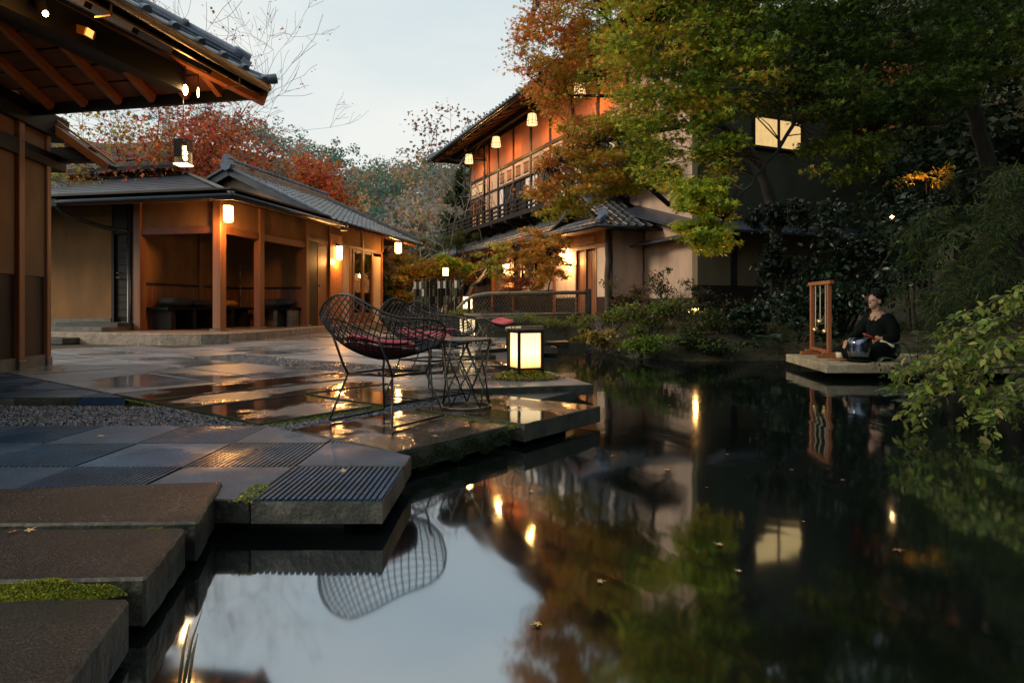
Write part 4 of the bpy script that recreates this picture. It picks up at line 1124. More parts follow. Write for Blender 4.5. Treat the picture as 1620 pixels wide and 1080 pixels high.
for s0, s1 in zip(studs[:-1], studs[1:]):
    n = 2 if s1 - s0 > 1.2 else 1
    for k in range(n):
        x0, x1 = s0 + 0.062 + (s1 - s0 - 0.124) * k / n, s0 + 0.062 + (s1 - s0 - 0.124) * (k + 1) / n
        wallp(x0 + 0.008, x1 - 0.008, 6.452, 7.75, 'plaster_panel', M_ROSE)
        wallp(x0 + 0.008, x1 - 0.008, 5.662, 6.328, 'plaster_panel', M_BEIGE)
        if s0 != 1.75 and s0 != 2.35:
            lit = s0 == 0.0
            wn_ = wallp((x0 + x1) / 2 - 0.2, (x0 + x1) / 2 + 0.2, 5.80, 6.14, 'small_window', E_WIN2 if lit else M_WOODH, -0.012, -0.002)
            for zz_ in (5.77, 6.141): wallp((x0 + x1) / 2 - 0.22, (x0 + x1) / 2 + 0.22, zz_, zz_ + 0.028, 'frame', M_DARKW, -0.03, -0.002, wn_)
# ground-level openings of the upper storey
for s0, s1 in zip(studs[:-1], studs[1:]):
    if s0 in (1.75, 2.35):
        wallp(s0 + 0.062, s1 - 0.062, 4.052, 5.578, 'plaster_panel', M_BEIGE); continue
    if s0 == 0.0:
        wallp(0.062, 1.688, 4.052, 5.578, 'back_panel', M_ORANGE, 0.9, 1.0)
        wallp(0.062, 1.688, 5.50, 5.578, 'frame', M_WOODH, 0, 0.1)
        wd = wallp(0.10, 1.66, 4.10, 5.50, 'window', M_PANE, 0.04, 0.045)
        for k in range(6): wallp(0.075 + k * 0.318, 0.115 + k * 0.318, 4.06, 5.50, 'mullion', M_WOODH, 0.0, 0.06, wd)
        wallp(0.5, 1.3, 4.85, 5.10, 'wall_lamp', emat('inner_lamp', (1.0, 0.6, 0.22), 6.0), 0.86, 0.895)
        wallp(0.0, 1.75, 4.052, 4.06, 'floor', M_WOODH, 0.13, 1.0)
        MB().obox(FI, -0.05, 0.0, 0.1, 1.0, 4.06, 5.6).build('end_glass', E_WIN, inn)
        point_lamp(inn, FI(0.9, 0.5, 5.2), 40, 0.1)
        continue
    w3 = (s1 - s0 - 0.124) / 3
    for k in range(3):
        x0 = s0 + 0.062 + w3 * k
        mt = M_SHOJI if (k + int(s0)) % 3 == 0 else M_GLASS
        wd = wallp(x0 + 0.03, x0 + w3 - 0.03, 4.12, 5.54, 'shoji_screen' if mt is M_SHOJI else 'window', mt, 0.02, 0.05)
        for q in (0.0, w3 - 0.03): wallp(x0 + q, x0 + q + 0.029, 4.06, 5.578, 'stile', M_DARKW, 0.0, 0.06, wd)
        wallp(x0 + 0.03, x0 + w3 - 0.03, 4.06, 4.118, 'rail', M_DARKW, 0.0, 0.06, wd)
MB().obox(FI, -0.06, 13.05, 0.13, 0.25, 5.0, 7.75).build('core_wall', M_DARKW, inn)
MB().obox(FI, 1.8, 13.05, 0.13, 0.25, 3.6, 5.0).build('core_wall', M_DARKW, inn)
MB().obox(FI, -0.06, 0.04, 0.26, 8.0, 5.62, 7.75).build('end_wall', M_ROSE, inn)
MB().obox(FI, -0.06, 0.04, 1.02, 8.0, 0.3, 5.6).build('end_wall', M_BEIGE, inn)
# long plain wall towards us
MB().obox(FI, 13.02, LA, 0.0, 0.25, 0.9, 8.2).build('plain_wall', M_BEIGE, inn)
MB().obox(FI, 13.02, LA + 0.02, -0.02, 0.25, 0.2, 0.898).build('base_board', M_DARKW, inn)
# end wall facing us, tree shade put into the dark colour of its upper part
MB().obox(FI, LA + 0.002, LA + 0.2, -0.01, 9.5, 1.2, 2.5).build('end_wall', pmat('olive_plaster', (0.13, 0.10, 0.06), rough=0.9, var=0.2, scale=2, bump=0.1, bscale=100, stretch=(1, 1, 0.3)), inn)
MB().obox(FI, LA + 0.002, LA + 0.2, -0.01, 9.5, 2.502, 8.2).build('end_wall', pmat('tree_shade_plaster', (0.028, 0.034, 0.020), rough=0.9, var=0.35, scale=2, bump=0.1, bscale=100, stretch=(1, 1, 0.3)), inn)
MB().obox(FI, LA + 0.022, LA + 0.22, -0.03, 9.5, 0.2, 1.198).build('base_board', M_DARKW, inn)
MB().obox(FI, LA + 0.2, LA + 0.26, 1.0, 1.16, 1.2, 2.45).build('downpipe', M_GUTTER, inn)
wd = MB().obox(FI, LA + 0.22, LA + 0.24, 1.72, 3.32, 4.72, 5.42).build('window', E_WIN2, inn)
for b in (1.70, 2.52, 3.32): MB().obox(FI, LA + 0.205, LA + 0.27, b - 0.035, b + 0.035, 4.66, 5.48).build('mullion', M_DARKW, wd)
for z in (4.64, 5.43): MB().obox(FI, LA + 0.205, LA + 0.28, 1.66, 3.36, z, z + 0.07).build('frame', M_DARKW, wd)
MB().slab3(FI(LA + 0.9, 0.2, 2.48), FI(LA + 0.9, 9.5, 2.48), FI(LA + 0.2, 9.5, 2.80), FI(LA + 0.2, 0.2, 2.80), 0.06).build('pent_roof', M_METAL, inn)
MB().slab3(FI(13.6, -0.5, 2.30), FI(LA + 0.3, -0.5, 2.36), FI(LA + 0.3, 0.0, 2.50), FI(13.6, 0.0, 2.44), 0.05).build('pent_roof', M_METAL, inn)
MB().slab3(FI(12.3, -0.55, 3.60), FI(LA + 0.1, -0.55, 2.60), FI(LA + 0.1, 0.0, 2.78), FI(12.3, 0.0, 3.78), 0.07).build('sloping_coping', M_METAL, inn)
# ground floor
MB().obox(FI, -0.5, 13.0, 0.3, 0.5, 0.3, 3.6).build('ground_wall', M_BEIGE, inn)
MB().obox(FI, -0.52, 13.0, 0.2, 0.3, 0.3, 1.3).build('base_board', M_DARKW, inn)
for a0, a1 in ((0.2, 1.9), (5.2, 7.6), (7.9, 9.2)):
    wd = MB().obox(FI, a0, a1, 0.25, 0.299, 1.7, 2.9).build('window', M_GLASS, inn)
    for k in range(3):
        x0 = a0 + (a1 - a0) * k / 2
        MB().obox(FI, x0 - 0.04, x0 + 0.04, 0.2, 0.3, 1.66, 2.94).build('mullion', M_DARKW, wd)
for a in (-0.5, 2.2, 4.6): MB().obox(FI, a - 0.08, a + 0.08, 0.12, 0.3, 0.3, 3.4).build('post', M_WOOD, inn)
# lower roof: tiled pent roof along the wall
L0, L1, EB1, EZ1, WZ1 = -1.2, 12.4, -1.45, 2.92, 3.78
MB().slab3(FI(L0, EB1, EZ1), FI(L1, EB1, EZ1), FI(L1, 0.1, WZ1), FI(L0 + 0.9, 0.1, WZ1), 0.06).build('roof_deck', M_DARKW, inn)
me_li = wave_tile(0.30, 0.33, M_TILEG)
upL = (FI(0, 1.55, WZ1 - EZ1) - FI(0, 0, 0)).normalized()
tile_field(inn, me_li, FI(L0, EB1 - 0.06, EZ1 - 0.01), FI.a, upL, 0.30, 0.33, 45, 5, lambda p: (p - FI(0, 0)).dot(FI.a) > L0 + 0.55 * ((p - FI(0, 0)).dot(FI.b) - EB1))
MB().tube([FI(L0 - 0.05, EB1 - 0.08, EZ1 - 0.05), FI(L1, EB1 - 0.08, EZ1 - 0.05)], 0.06, 8).build('gutter', M_GUTTER, inn, smooth=True)
MB().beam(FI(L0 - 0.05, EB1 - 0.05, EZ1 + 0.09), FI(L0 + 0.9, 0.1, WZ1 + 0.09), 0.2, 0.14).build('hip_ridge', M_TILE, inn, bevel=0.02)
for i in range(30):
    a = L0 + 0.25 + i * 0.42
    MB().beam(FI(a, EB1 + 0.05, EZ1 - 0.09), FI(a, 0.3, EZ1 - 0.09 + 0.55 * 1.7), 0.05, 0.07).build('rafter', M_ORANGE, inn)
# balcony
BZ = 4.02
MB().obox(FI, -0.9, 15.3, -0.88, 0.0, BZ - 0.10, BZ).build('balcony_floor', M_DARKW, inn)
for i in range(12):
    a = -0.6 + i * 1.4
    br = MB().beam(FI(a, 0, BZ - 0.18), FI(a, -0.98, BZ - 0.18), 0.10, 0.14).build('bracket', M_DARKW, inn)
    MB().beam(FI(a, 0, BZ - 0.75), FI(a, -0.8, BZ - 0.22), 0.08, 0.1).build('brace', M_BLACKW, br)
MB().beam(FI(-0.95, -0.92, BZ - 0.05), FI(15.35, -0.92, BZ - 0.05), 0.06, 0.16).build('balcony_fascia', M_DARKW, inn)
for z, h_ in ((BZ + 0.16, 0.06), (BZ + 0.32, 0.06), (BZ + 0.50, 0.08)):
    MB().beam(FI(-1.0, -0.86, z), FI(15.3, -0.86, z), 0.07, h_).build('balcony_rail', M_DARKW, inn)
for i in range(21):
    a = -0.9 + i * 0.81
    MB().obox(FI, a - 0.04, a + 0.04, -0.915, -0.815, BZ + 0.002, BZ + 0.46 + (0.12 if i == 20 else 0)).build('baluster', M_DARKW, inn)
MB().beam(FI(15.3, -0.86, BZ + 0.5), FI(15.3, 0, BZ + 0.5), 0.07, 0.08).build('balcony_rail', M_DARKW, inn)
# upper roof
UE, UZ, US = -1.55, 7.62, 0.42
def up_(a, b): return FI(a, b, UZ + US * (b - UE))
MB().slab3(up_(-1.25, UE), up_(16.5, UE), up_(16.5, 4.5), up_(4.6, 4.5), 0.08).build('roof_deck', M_DARKW, inn)
MB().slab3(up_(-1.25, UE), FI(-1.25, 10, UZ), FI(4.6, 10, UZ + US * 6), up_(4.6, 4.5), 0.08).build('roof_deck', M_DARKW, inn)
for i in range(44):
    a = -1.1 + i * 0.4
    MB().beam(FI(a, UE + 0.06, UZ - 0.11), FI(a, 0.12, UZ - 0.11 + US * 1.62), 0.055, 0.08).build('rafter', M_WOODH if i % 2 else M_DARKW, inn)
MB().beam(FI(-0.8, -0.55, UZ + 0.1), FI(15.8, -0.55, UZ + 0.1), 0.14, 0.16).build('purlin', M_DARKW, inn)
MB().beam(FI(-1.3, UE - 0.02, UZ - 0.02), FI(16.5, UE - 0.02, UZ - 0.02), 0.06, 0.15).build('fascia', M_DARKW, inn)
MB().tube([FI(-1.3, UE - 0.12, UZ - 0.02), FI(16.5, UE - 0.12, UZ - 0.02)], 0.07, 8).build('gutter', M_GUTTER, inn, smooth=True)
upU = (FI(0, 1, US) - FI(0, 0, 0)).normalized(); nU = FI.a.cross(upU); nU = nU if nU.z > 0 else -nU
mesh_copies(inn, me_cap, [frame_m(FI(-1.15 + i * 0.30, UE - 0.12, UZ + 0.06), FI.a, upU, nU) for i in range(58)], 'round_eave_tile')
mesh_copies(inn, me_pan, [frame_m(FI(-1.0 + i * 0.30, UE - 0.12, UZ + 0.04), FI.a, upU, nU) for i in range(58)], 'pan_eave_tile')
MB().beam(FI(-1.3, UE - 0.05, UZ + 0.14), FI(4.6, 4.4, UZ + US * 6 + 0.14), 0.3, 0.22).build('hip_ridge', M_TILE, inn, bevel=0.02)
MB().tube([FI(0.1, UE + 0.05, UZ - 0.02), FI(0.5, UE + 0.6, UZ - 0.3), FI(2.0, -0.12, UZ - 0.55), FI(2.05, -0.12, UZ - 0.7), FI(2.05, -0.12, 4.05)], 0.05, 8).build('downpipe', M_GUTTER, inn, smooth=True)

# hanging lanterns under the upper eave
def hang_lantern(c, label, s=1.0):
    t = thing('hanging_lantern', label, 'lamp', (c.x, c.y, c.z - 0.25 * s), 'tapered lanterns under the inn eave')
    n = 8
    m = MB(); m.lathe(c, [(0.235 * s, -0.24 * s), (0.17 * s, 0.22 * s)], n); m.build('paper_shade', E_SHADE, t)
    for k in range(n):
        q = 2 * math.pi * k / n; d = Vector((math.cos(q), math.sin(q), 0))
        MB().tube([c + d * 0.24 * s + Vector((0, 0, -0.25 * s)), c + d * 0.172 * s + Vector((0, 0, 0.23 * s))], 0.011 * s, 5).build('rib', M_DARKW, t)
    for r, z in ((0.238, -0.24), (0.213, -0.1), (0.176, 0.22)):
        MB().tube([c + Vector((math.cos(q) * (r + 0.006) * s, math.sin(q) * (r + 0.006) * s, z * s)) for q in np.linspace(0, 2 * math.pi, 17)[:-1]], 0.010 * s, 5, closed=True).build('ring', M_DARKW, t)
    for k in (0, 1):
        d = Vector((math.cos(k * math.pi / 2 + 0.4), math.sin(k * math.pi / 2 + 0.4), 0)) * 0.26 * s
        MB().beam(c - d + Vector((0, 0, 0.26 * s)), c + d + Vector((0, 0, 0.26 * s)), 0.03, 0.03).build('top_bar', M_DARKW, t)
    MB().tube([c + Vector((0, 0, 0.26 * s)), c + Vector((0, 0, 0.75 * s))], 0.010, 5).build('cord', M_BLACK, t)
    point_lamp(t, c + Vector((0, 0, -0.34 * s)), 75, 0.1)
for a_, txt in ((1.95, 'farthest tapered paper lantern under the inn eave, beside the downpipe'), (5.07, 'tapered paper lantern under the inn eave in the middle of the wall'),
                (8.33, 'nearest fully visible tapered paper lantern under the inn eave, half among orange leaves'), (11.6, 'tapered paper lantern hidden high among the maple leaves')):
    hang_lantern(FI(a_, -0.8, 7.1), txt, 0.80)
pA = FI(4.3, -0.05, 0)
box_lamp('wall_lantern', 'glaring wall lamp on the ground floor of the inn behind the small maple', (pA.x, pA.y, at(797, 425, pA.y).z), 0.26, 0.34, emat('glare_paper', (1.0, 0.55, 0.2), 34.0), bracket=FI(4.3, 0.25, 2.6), glow=110)

# ------------------------------------------------------------------ entrance pavilion
FE = Fr((2.53, 17.0), (-0.4, 0.917))        # a along the front, b outwards
pav = thing('entrance_pavilion', 'small entrance hall with tiled hip-and-gable roof and lit sliding door', 'building', (2.53, 17.0, 0.3))
def eb(a0, a1, b0, b1, z0, z1, name, mat, parent=None, bevel=0): return MB().obox(FE, a0, a1, b0, b1, z0, z1).build(name, mat, parent or pav, bevel=bevel)
rp_ = [FE(0.02 * math.sin(3 * i), 0.02 * math.cos(2.3 * i), 0.25 + i * 0.42) for i in range(7)]
MB().tube(rp_, [0.10, 0.085, 0.095, 0.08, 0.09, 0.08, 0.085], 9).build('rustic_post', M_BARK, pav, smooth=True)
eb(0.10, 0.55, -0.08, 0.0, 0.95, 2.28, 'wall', M_CREAM)
eb(0.10, 3.0, -0.08, 0.0, 2.38, 2.72, 'wall', M_OCHRE)
eb(0.08, 3.0, -0.10, 0.03, 2.282, 2.378, 'lintel', M_WOODH)
eb(1.72, 3.0, -0.08, 0.0, 0.95, 2.28, 'wall', M_CREAM)
eb(0.10, 0.55, -0.09, 0.01, 0.25, 0.948, 'base_board', M_DARKW)
eb(1.72, 3.0, -0.09, 0.01, 0.25, 0.948, 'base_board', M_DARKW)
d = eb(0.62, 1.12, -0.09, -0.05, 0.4, 2.27, 'door', M_DARKW)
for k in range(5): eb(0.66 + k * 0.09, 0.735 + k * 0.09, -0.049, -0.035, 0.45, 2.22, 'door_board', M_WOOD, d)
d = eb(1.16, 1.66, -0.09, -0.05, 0.4, 2.27, 'door', M_DARKW)
for k in range(5): eb(1.20 + k * 0.09, 1.275 + k * 0.09, -0.049, -0.035, 0.45, 2.22, 'door_board', M_WOOD, d)
for a in (0.55, 1.12, 1.67): eb(a, a + 0.05, -0.10, 0.02, 0.4, 2.28, 'door_post', M_WOOD)
v = eb(0.62, 1.66, 0.001, 0.012, 2.44, 2.63, 'vent', M_WOODH)
for k in range(4): eb(0.64, 1.64, 0.0125, 0.04, 2.452 + k * 0.044, 2.474 + k * 0.044, 'vent_slat', M_WOOD, v)
eb(2.95, 3.08, -0.12, 0.05, 0.25, 2.72, 'post', M_WOOD)
# side wall
eb(-0.06, 0.06, -1.06, -0.12, 0.95, 2.7, 'wall', M_BEIGE)
eb(-0.07, 0.07, -1.06, -0.12, 0.25, 0.948, 'base_board', M_DARKW)
eb(0.1, 0.2, -2.2, -1.07, 0.25, 2.7, 'recess_wall', M_DARKW)
# roof
E0, PZ, RZp = -0.7, 2.72, 3.62
sr = (RZp - PZ) / 1.6
MB().slab3(FE(-0.7, 0.7, PZ), FE(-0.7, -1.4, PZ), FE(0.9, -1.4, RZp), FE(0.9, 0.3, RZp), 0.05).build('roof_deck', M_DARKW, pav)
MB().slab3(FE(2.5, 0.7, PZ), FE(2.5, -1.4, PZ), FE(0.9, -1.4, RZp), FE(0.9, 0.3, RZp), 0.05).build('roof_deck', M_DARKW, pav)
MB().slab3(FE(-0.7, 0.7, PZ), FE(3.4, 0.7, PZ), FE(3.0, 0.28, PZ + 0.24), FE(-0.3, 0.28, PZ + 0.24), 0.05).build('roof_deck', M_DARKW, pav)
me_p = wave_tile(0.26, 0.26, M_TILEG, arch=0.05)
upP = (FE(1, 0, sr) - FE(0, 0, 0)).normalized()
tile_field(pav, me_p, FE(-0.76, -1.36, PZ), FE.b, upP, 0.26, 0.26, 8, 7, lambda p: (p - FE(0, 0)).dot(FE.b) < 0.74 - 0.9 * max(0, min(0.42, (p - FE(0, 0)).dot(FE.a) + 0.7)))
upQ = (FE(0, -1, 0.57) - FE(0, 0, 0)).normalized()
tile_field(pav, me_p, FE(3.3, 0.76, PZ), -FE.a, upQ, 0.26, 0.26, 15, 2, lambda p: (p - FE(0, 0)).dot(FE.a) > -0.62 + 0.7 * (0.7 - (p - FE(0, 0)).dot(FE.b)))
for (p, q) in ((FE(-0.78, 0.78, PZ + 0.09), FE(-0.25, 0.25, PZ + 0.34)),):
    MB().beam(p, q, 0.16, 0.13).build('hip_ridge', M_TILE, pav, bevel=0.02)
MB().tube([FE(-0.30, 0.30, PZ + 0.36), FE(-0.42, 0.42, PZ + 0.36)], [0.13, 0.15], 8).build('hip_end_tile', M_TILE, pav)
for k in range(3): eb(0.9 - 0.11 + 0.02 * k, 0.9 + 0.11 - 0.02 * k, -1.5, 0.36, RZp + 0.02 + 0.055 * k, RZp + 0.073 + 0.055 * k, 'ridge_course', M_TILE, bevel=0.01)
for i in range(6): MB().tube([FE(0.9, 0.36 - i * 0.31, RZp + 0.22), FE(0.9, 0.06 - i * 0.31, RZp + 0.22)], [0.075, 0.06], 8).build('ridge_cap_tile', M_TILE, pav, smooth=True)
MB().tube([FE(0.9, 0.34, RZp + 0.15), FE(0.9, 0.46, RZp + 0.15)], [0.14, 0.13], 8).build('ridge_end_tile', M_TILEG, pav)
MB().lathe(FE(0.9, 0.40, RZp + 0.26), [(0.02, 0.0), (0.07, 0.03), (0.08, 0.08), (0.04, 0.13), (0.01, 0.16)], 8).build('finial', M_TILEG, pav, smooth=True)
for sgn, aa in ((1, -0.34), (-1, 2.14)):
    MB().beam(FE(aa, 0.32, PZ + 0.27), FE(0.9, 0.32, RZp + 0.03), 0.06, 0.15).build('barge_board', M_WOODH, pav)
    MB().beam(FE(aa, 0.33, PZ + 0.37), FE(0.9, 0.33, RZp + 0.13), 0.14, 0.06).build('verge_tile', M_TILE, pav, bevel=0.01)
g = MB(); g.add([FE(-0.3, 0.2, PZ + 0.2), FE(2.1, 0.2, PZ + 0.2), FE(0.9, 0.2, RZp)], [(0, 1, 2)]); g.build('gable_infill', M_BLACKW, pav)
for a, b in ((0.3, 1.5), ):
    MB().beam(FE(0.0, 0.28, PZ + 0.27), FE(1.8, 0.28, PZ + 0.27), 0.12, 0.08).build('gable_ridge', M_TILEG, pav, bevel=0.015)
MB().tube([FE(-0.8, 0.80, PZ - 0.03), FE(3.4, 0.80, PZ - 0.03)], 0.05, 8).build('gutter', M_GUTTER, pav, smooth=True)
MB().tube([FE(-0.8, 0.80, PZ - 0.03), FE(-0.8, -1.5, PZ - 0.03)], 0.05, 8).build('gutter', M_GUTTER, pav, smooth=True)
MB().slab3(FE(-0.68, 0.68, PZ - 0.02), FE(3.3, 0.68, PZ - 0.02), FE(3.3, 0.0, PZ + 0.03), FE(0, 0.0, PZ + 0.03), 0.03).build('soffit', M_WOODH, pav)
MB().slab3(FE(-0.68, 0.68, PZ - 0.02), FE(-0.68, -1.4, PZ - 0.02), FE(0, -1.4, PZ + 0.03), FE(0, 0, PZ + 0.03), 0.03).build('soffit', M_DARKW, pav)
pA = FE(2.1, 0.18, 0)
box_lamp('entrance_lantern', 'bright round-cornered paper lantern beside the entrance hall door', (pA.x, pA.y, at(898, 402, pA.y).z), 0.26, 0.30, emat('entrance_paper', (1.0, 0.56, 0.2), 26.0), frame=M_WOOD, bracket=FE(2.1, -0.02, 2.3), glow=110)

wc = FI(LA + 0.24, 5.35, 0)
tag(MB().box((wc.x, wc.y - 0.03, at(1345, 212, wc.y).z), (0.34, 0.03, 0.72), 0.41).build('hanging_cloth', M_REDL), 'dark red cloth hanging on the shaded end wall, half behind leaves', 'cloth')
bs = thing('bamboo_screen', 'dim pale bamboo slat screen high in the trees at the right edge', 'screen', at(1585, 200, 12.0))
for i in range(16):
    p_ = at(1548 + i * 4.6, 206 - i * 0.9, 12.0)
    MB().box((p_.x, p_.y, p_.z + 0.20), (0.040, 0.02, 0.42)).build('slat', M_BAMBOO, bs)
MB().beam(at(1544, 170, 11.97), at(1622, 154, 11.97), 0.05, 0.05).build('rail', M_BAMBOO, bs)
# ------------------------------------------------------------------ wire chairs
def cr_interp(xs, ys, x):
    """smooth interpolation through points"""
    xs, ys = np.array(xs), np.array(ys)
    m = np.gradient(ys, xs); i = np.clip(np.searchsorted(xs, x) - 1, 0, len(xs) - 2)
    h = xs[i + 1] - xs[i]; t = np.clip((x - xs[i]) / h, 0, 1)
    return ((2 * t ** 3 - 3 * t ** 2 + 1) * ys[i] + (t ** 3 - 2 * t ** 2 + t) * h * m[i] + (-2 * t ** 3 + 3 * t ** 2) * ys[i + 1] + (t ** 3 - t ** 2) * h * m[i + 1])
LX = [-1, -0.62, -0.28, 0.05, 0.45, 1.0]
LYc = [-0.375, -0.37, -0.29, -0.08, 0.17, 0.40]
LZc = [0.80, 0.62, 0.45, 0.365, 0.370, 0.42]
def shell(a, b):
    l, w = (a + b) / 2, (a - b) / 2
    y = cr_interp(LX, LYc, l) + 0.14 * w ** 2
    z = cr_interp(LX, LZc, l) + 0.275 * np.abs(w) ** 1.8
    x = 0.445 * w * (1 + 0.06 * (1 - w ** 2))
    return np.stack([x, y, z], -1)
def make_chair():
    t = thing('wire_chair', 'x', 'chair', (0, 0, 0), 'wire chairs on the terrace')
    m = MB(); n = 21; NN = 4.5
    for i in range(n):
        c = -0.95 + 1.9 * i / (n - 1)
        e = (1 - abs(c) ** NN) ** (1 / NN)
        s = np.linspace(-e, e, 22)
        m.tube([tuple(p) for p in shell(np.full(22, c), s)], 0.0036, 4)
        m.tube([tuple(p) for p in shell(s, np.full(22, c)) + np.array([0, 0, -0.004])], 0.0036, 4)
    m.build('wire_shell', M_BLACK, t, local=True, smooth=True)
    th = np.linspace(0, 2 * math.pi, 65)[:-1]
    ca, sa = np.cos(th), np.sin(th)
    k = (np.abs(ca) ** NN + np.abs(sa) ** NN) ** (-1 / NN)
    MB().tube([tuple(p) for p in shell(ca * k, sa * k)], 0.0062, 6, closed=True).build('rim', M_BLACK, t, local=True, smooth=True)
    for s in (-1, 1):
        b = MB()
        b.tube([(s * 0.17, 0.15, 0.275), (s * 0.235, 0.235, 0.03), (s * 0.24, 0.24, 0.012), (s * 0.24, 0.225, 0.008), (s * 0.24, -0.215, 0.008), (s * 0.24, -0.235, 0.012), (s * 0.235, -0.235, 0.03), (s * 0.17, -0.16, 0.275)], 0.0066, 6)
        b.build('sled_leg', M_BLACK, t, local=True, smooth=True)
        MB().tube([(s * 0.17, -0.16, 0.275), (s * 0.18, -0.19, 0.33), tuple(shell(np.array(-0.32 + s * 0.36), np.array(-0.32 - s * 0.36)))], 0.0075, 6).build('support', M_BLACK, t, local=True, smooth=True)
        MB().tube([(s * 0.17, 0.15, 0.275), (s * 0.18, 0.17, 0.31), tuple(shell(np.array(0.42 + s * 0.4), np.array(0.42 - s * 0.4)))], 0.0075, 6).build('support', M_BLACK, t, local=True, smooth=True)
    b = MB()
    for y in (-0.16, 0.15): b.tube([(-0.17, y, 0.275), (0.17, y, 0.275)], 0.007, 6)
    for x in (-0.17, 0.17): b.tube([(x, -0.16, 0.275), (x, 0.15, 0.275)], 0.007, 6)
    b.build('base_frame', M_BLACK, t, local=True)
    # seat pad
    G = 17; ab = np.linspace(-1, 1, G); A, B = np.meshgrid(ab, ab)
    R = np.maximum(np.abs(A), np.abs(B))
    sq = (np.abs(A) ** 3 + np.abs(B) ** 3 + 1e-9) ** (1 / 3); fac = np.where(R > 0, R / sq, 1)
    U, W = A * fac * 0.53 + 0.10, B * fac * 0.53 + 0.10
    top = shell(U, W); puff = 0.06 * np.clip(1 - R ** 3.2, 0, 1) ** 0.6
    Vt = top.copy(); Vt[..., 2] += 0.034 + puff; Vb = top.copy(); Vb[..., 2] += 0.006
    V = np.concatenate([Vt.reshape(-1, 3), Vb.reshape(-1, 3)])
    ii = np.arange(G * G).reshape(G, G)
    q = np.c_[ii[:-1, :-1].ravel(), ii[:-1, 1:].ravel(), ii[1:, 1:].ravel(), ii[1:, :-1].ravel()]
    me = np_mesh('seat_cushion', V, np.concatenate([q, q[:, ::-1] + G * G]), M_RED, smooth=True)
    o = np_obj('seat_cushion', me); o.parent = t
    return t
def copy_tree(r, parent=None):
    c = r.copy(); COL.objects.link(c)
    if parent is not None: c.parent = parent
    for ch in list(r.children): copy_tree(ch, c)
    return c
ch0 = make_chair()
spots = [((-0.72, 3.74), 60, 'front black wire chair with red seat pad on the wet slab by the water', 0.006),
         ((-0.60, 4.75), -35, 'black wire chair with red pad directly behind the front chair, facing the table', 0.004),
         ((-0.66, 6.25), 52, 'third black wire chair, seen from behind between the second chair and the small lantern', -0.006),
         ((-0.15, 10.6), -82, 'far black wire chair with red pad in front of the bamboo fence', -0.010)]
for i, ((x, y), ang, lab, z) in enumerate(spots):
    c = ch0 if i == 0 else copy_tree(ch0)
    c.location = (x, y, z); c.scale = (0.96, 0.96, 0.98); c.rotation_euler = (0, 0, math.radians(ang - 90)); c['label'] = lab

# ------------------------------------------------------------------ side tables
def table(loc, label, r0=0.163, r1=0.172, h=0.452):
    t = thing('side_table', label, 'table', loc, 'round wire side tables')
    c = Vector(loc)
    ring = lambda r, z: [c + Vector((r * math.cos(q), r * math.sin(q), z)) for q in np.linspace(0, 2 * math.pi, 33)[:-1]]
    MB().tube(ring(r0, 0.008), 0.008, 6, closed=True).build('base_ring', M_STEEL, t, smooth=True)
    MB().tube(ring(r1, h - 0.012), 0.009, 6, closed=True).build('top_rim', M_STEEL, t, smooth=True)
    MB().lathe(c + Vector((0, 0, h - 0.012)), [(r1 - 0.012, 0.0), (r1 - 0.008, 0.008)], 32).build('table_top', M_BLACK, t)
    n = 5
    for k in range(n):
        for s in (-1, 1):
            q0 = 2 * math.pi * k / n + 0.35; q1 = q0 + s * 1.35
            MB().tube([c + Vector((r0 * math.cos(q0), r0 * math.sin(q0), 0.01)), c + Vector((r1 * math.cos(q1), r1 * math.sin(q1), h - 0.014))], 0.0058, 6).build('rod', M_STEEL, t, smooth=True)
    return t
table((-0.302, 4.22, 0.004), 'round side table of crossing steel rods beside the front chair')
table((-0.58, 10.9, -0.010), 'round side table beside the far chair, behind the small glowing lantern', 0.2, 0.21, 0.49)

# ------------------------------------------------------------------ floor lanterns
def floor_lantern(loc, rz, w, z0, z1, label, em, leg=M_DARKW):
    t = thing('floor_lantern', label, 'lantern', loc, 'square paper floor lanterns')
    c = Vector(loc); fr = Fr((c.x, c.y), (math.cos(rz), math.sin(rz))); h = w / 2
    MB().obox(fr, -h + 0.012, h - 0.012, -h + 0.012, h - 0.012, c.z + z0, c.z + z1).build('paper_shade', em, t)
    for sa in (-1, 1):
        for sb in (-1, 1):
            MB().obox(fr, sa * h - 0.012, sa * h + 0.012, sb * h - 0.012, sb * h + 0.012, c.z, c.z + z1 + 0.02).build('leg', leg, t, bevel=0.002)
    for z in (z0 - 0.012, z1):
        for s in (-1, 1):
            MB().obox(fr, -h + 0.013, h - 0.013, s * h - 0.009, s * h + 0.009, c.z + z, c.z + z + 0.018).build('rail', leg, t)
            MB().obox(fr, s * h - 0.009, s * h + 0.009, -h + 0.013, h - 0.013, c.z + z, c.z + z + 0.018).build('rail', leg, t)
    MB().obox(fr, -h - 0.02, h + 0.02, -h - 0.02, h + 0.02, c.z + z1 + 0.021, c.z + z1 + 0.038).build('lid', M_BARK, t, bevel=0.004)
    return t
floor_lantern((0.124, 6.02, -0.006), math.radians(24), 0.235, 0.10, 0.425, 'large glowing square paper lantern standing in moss at the slab edge', E_PAPER)
floor_lantern((-0.81, 11.7, -0.012), math.radians(24), 0.235, 0.16, 0.46, 'small glowing square lantern seen just above the round table top', E_PAPER)
c = at(740, 478, 15.8)
floor_lantern((c.x, c.y, c.z - 0.62), math.radians(20), 0.19, 0.46, 0.75, 'glowing lantern on tall legs beside the checkered screen', emat('post_lantern_paper', (1, .66, .32), 6), M_BAMBOO)
c = at(705, 430, 22.0)
box_lamp('garden_lantern', 'small glowing lantern hung beyond the checkered screen', c, 0.17, 0.26, E_WALL, cord=0.9)

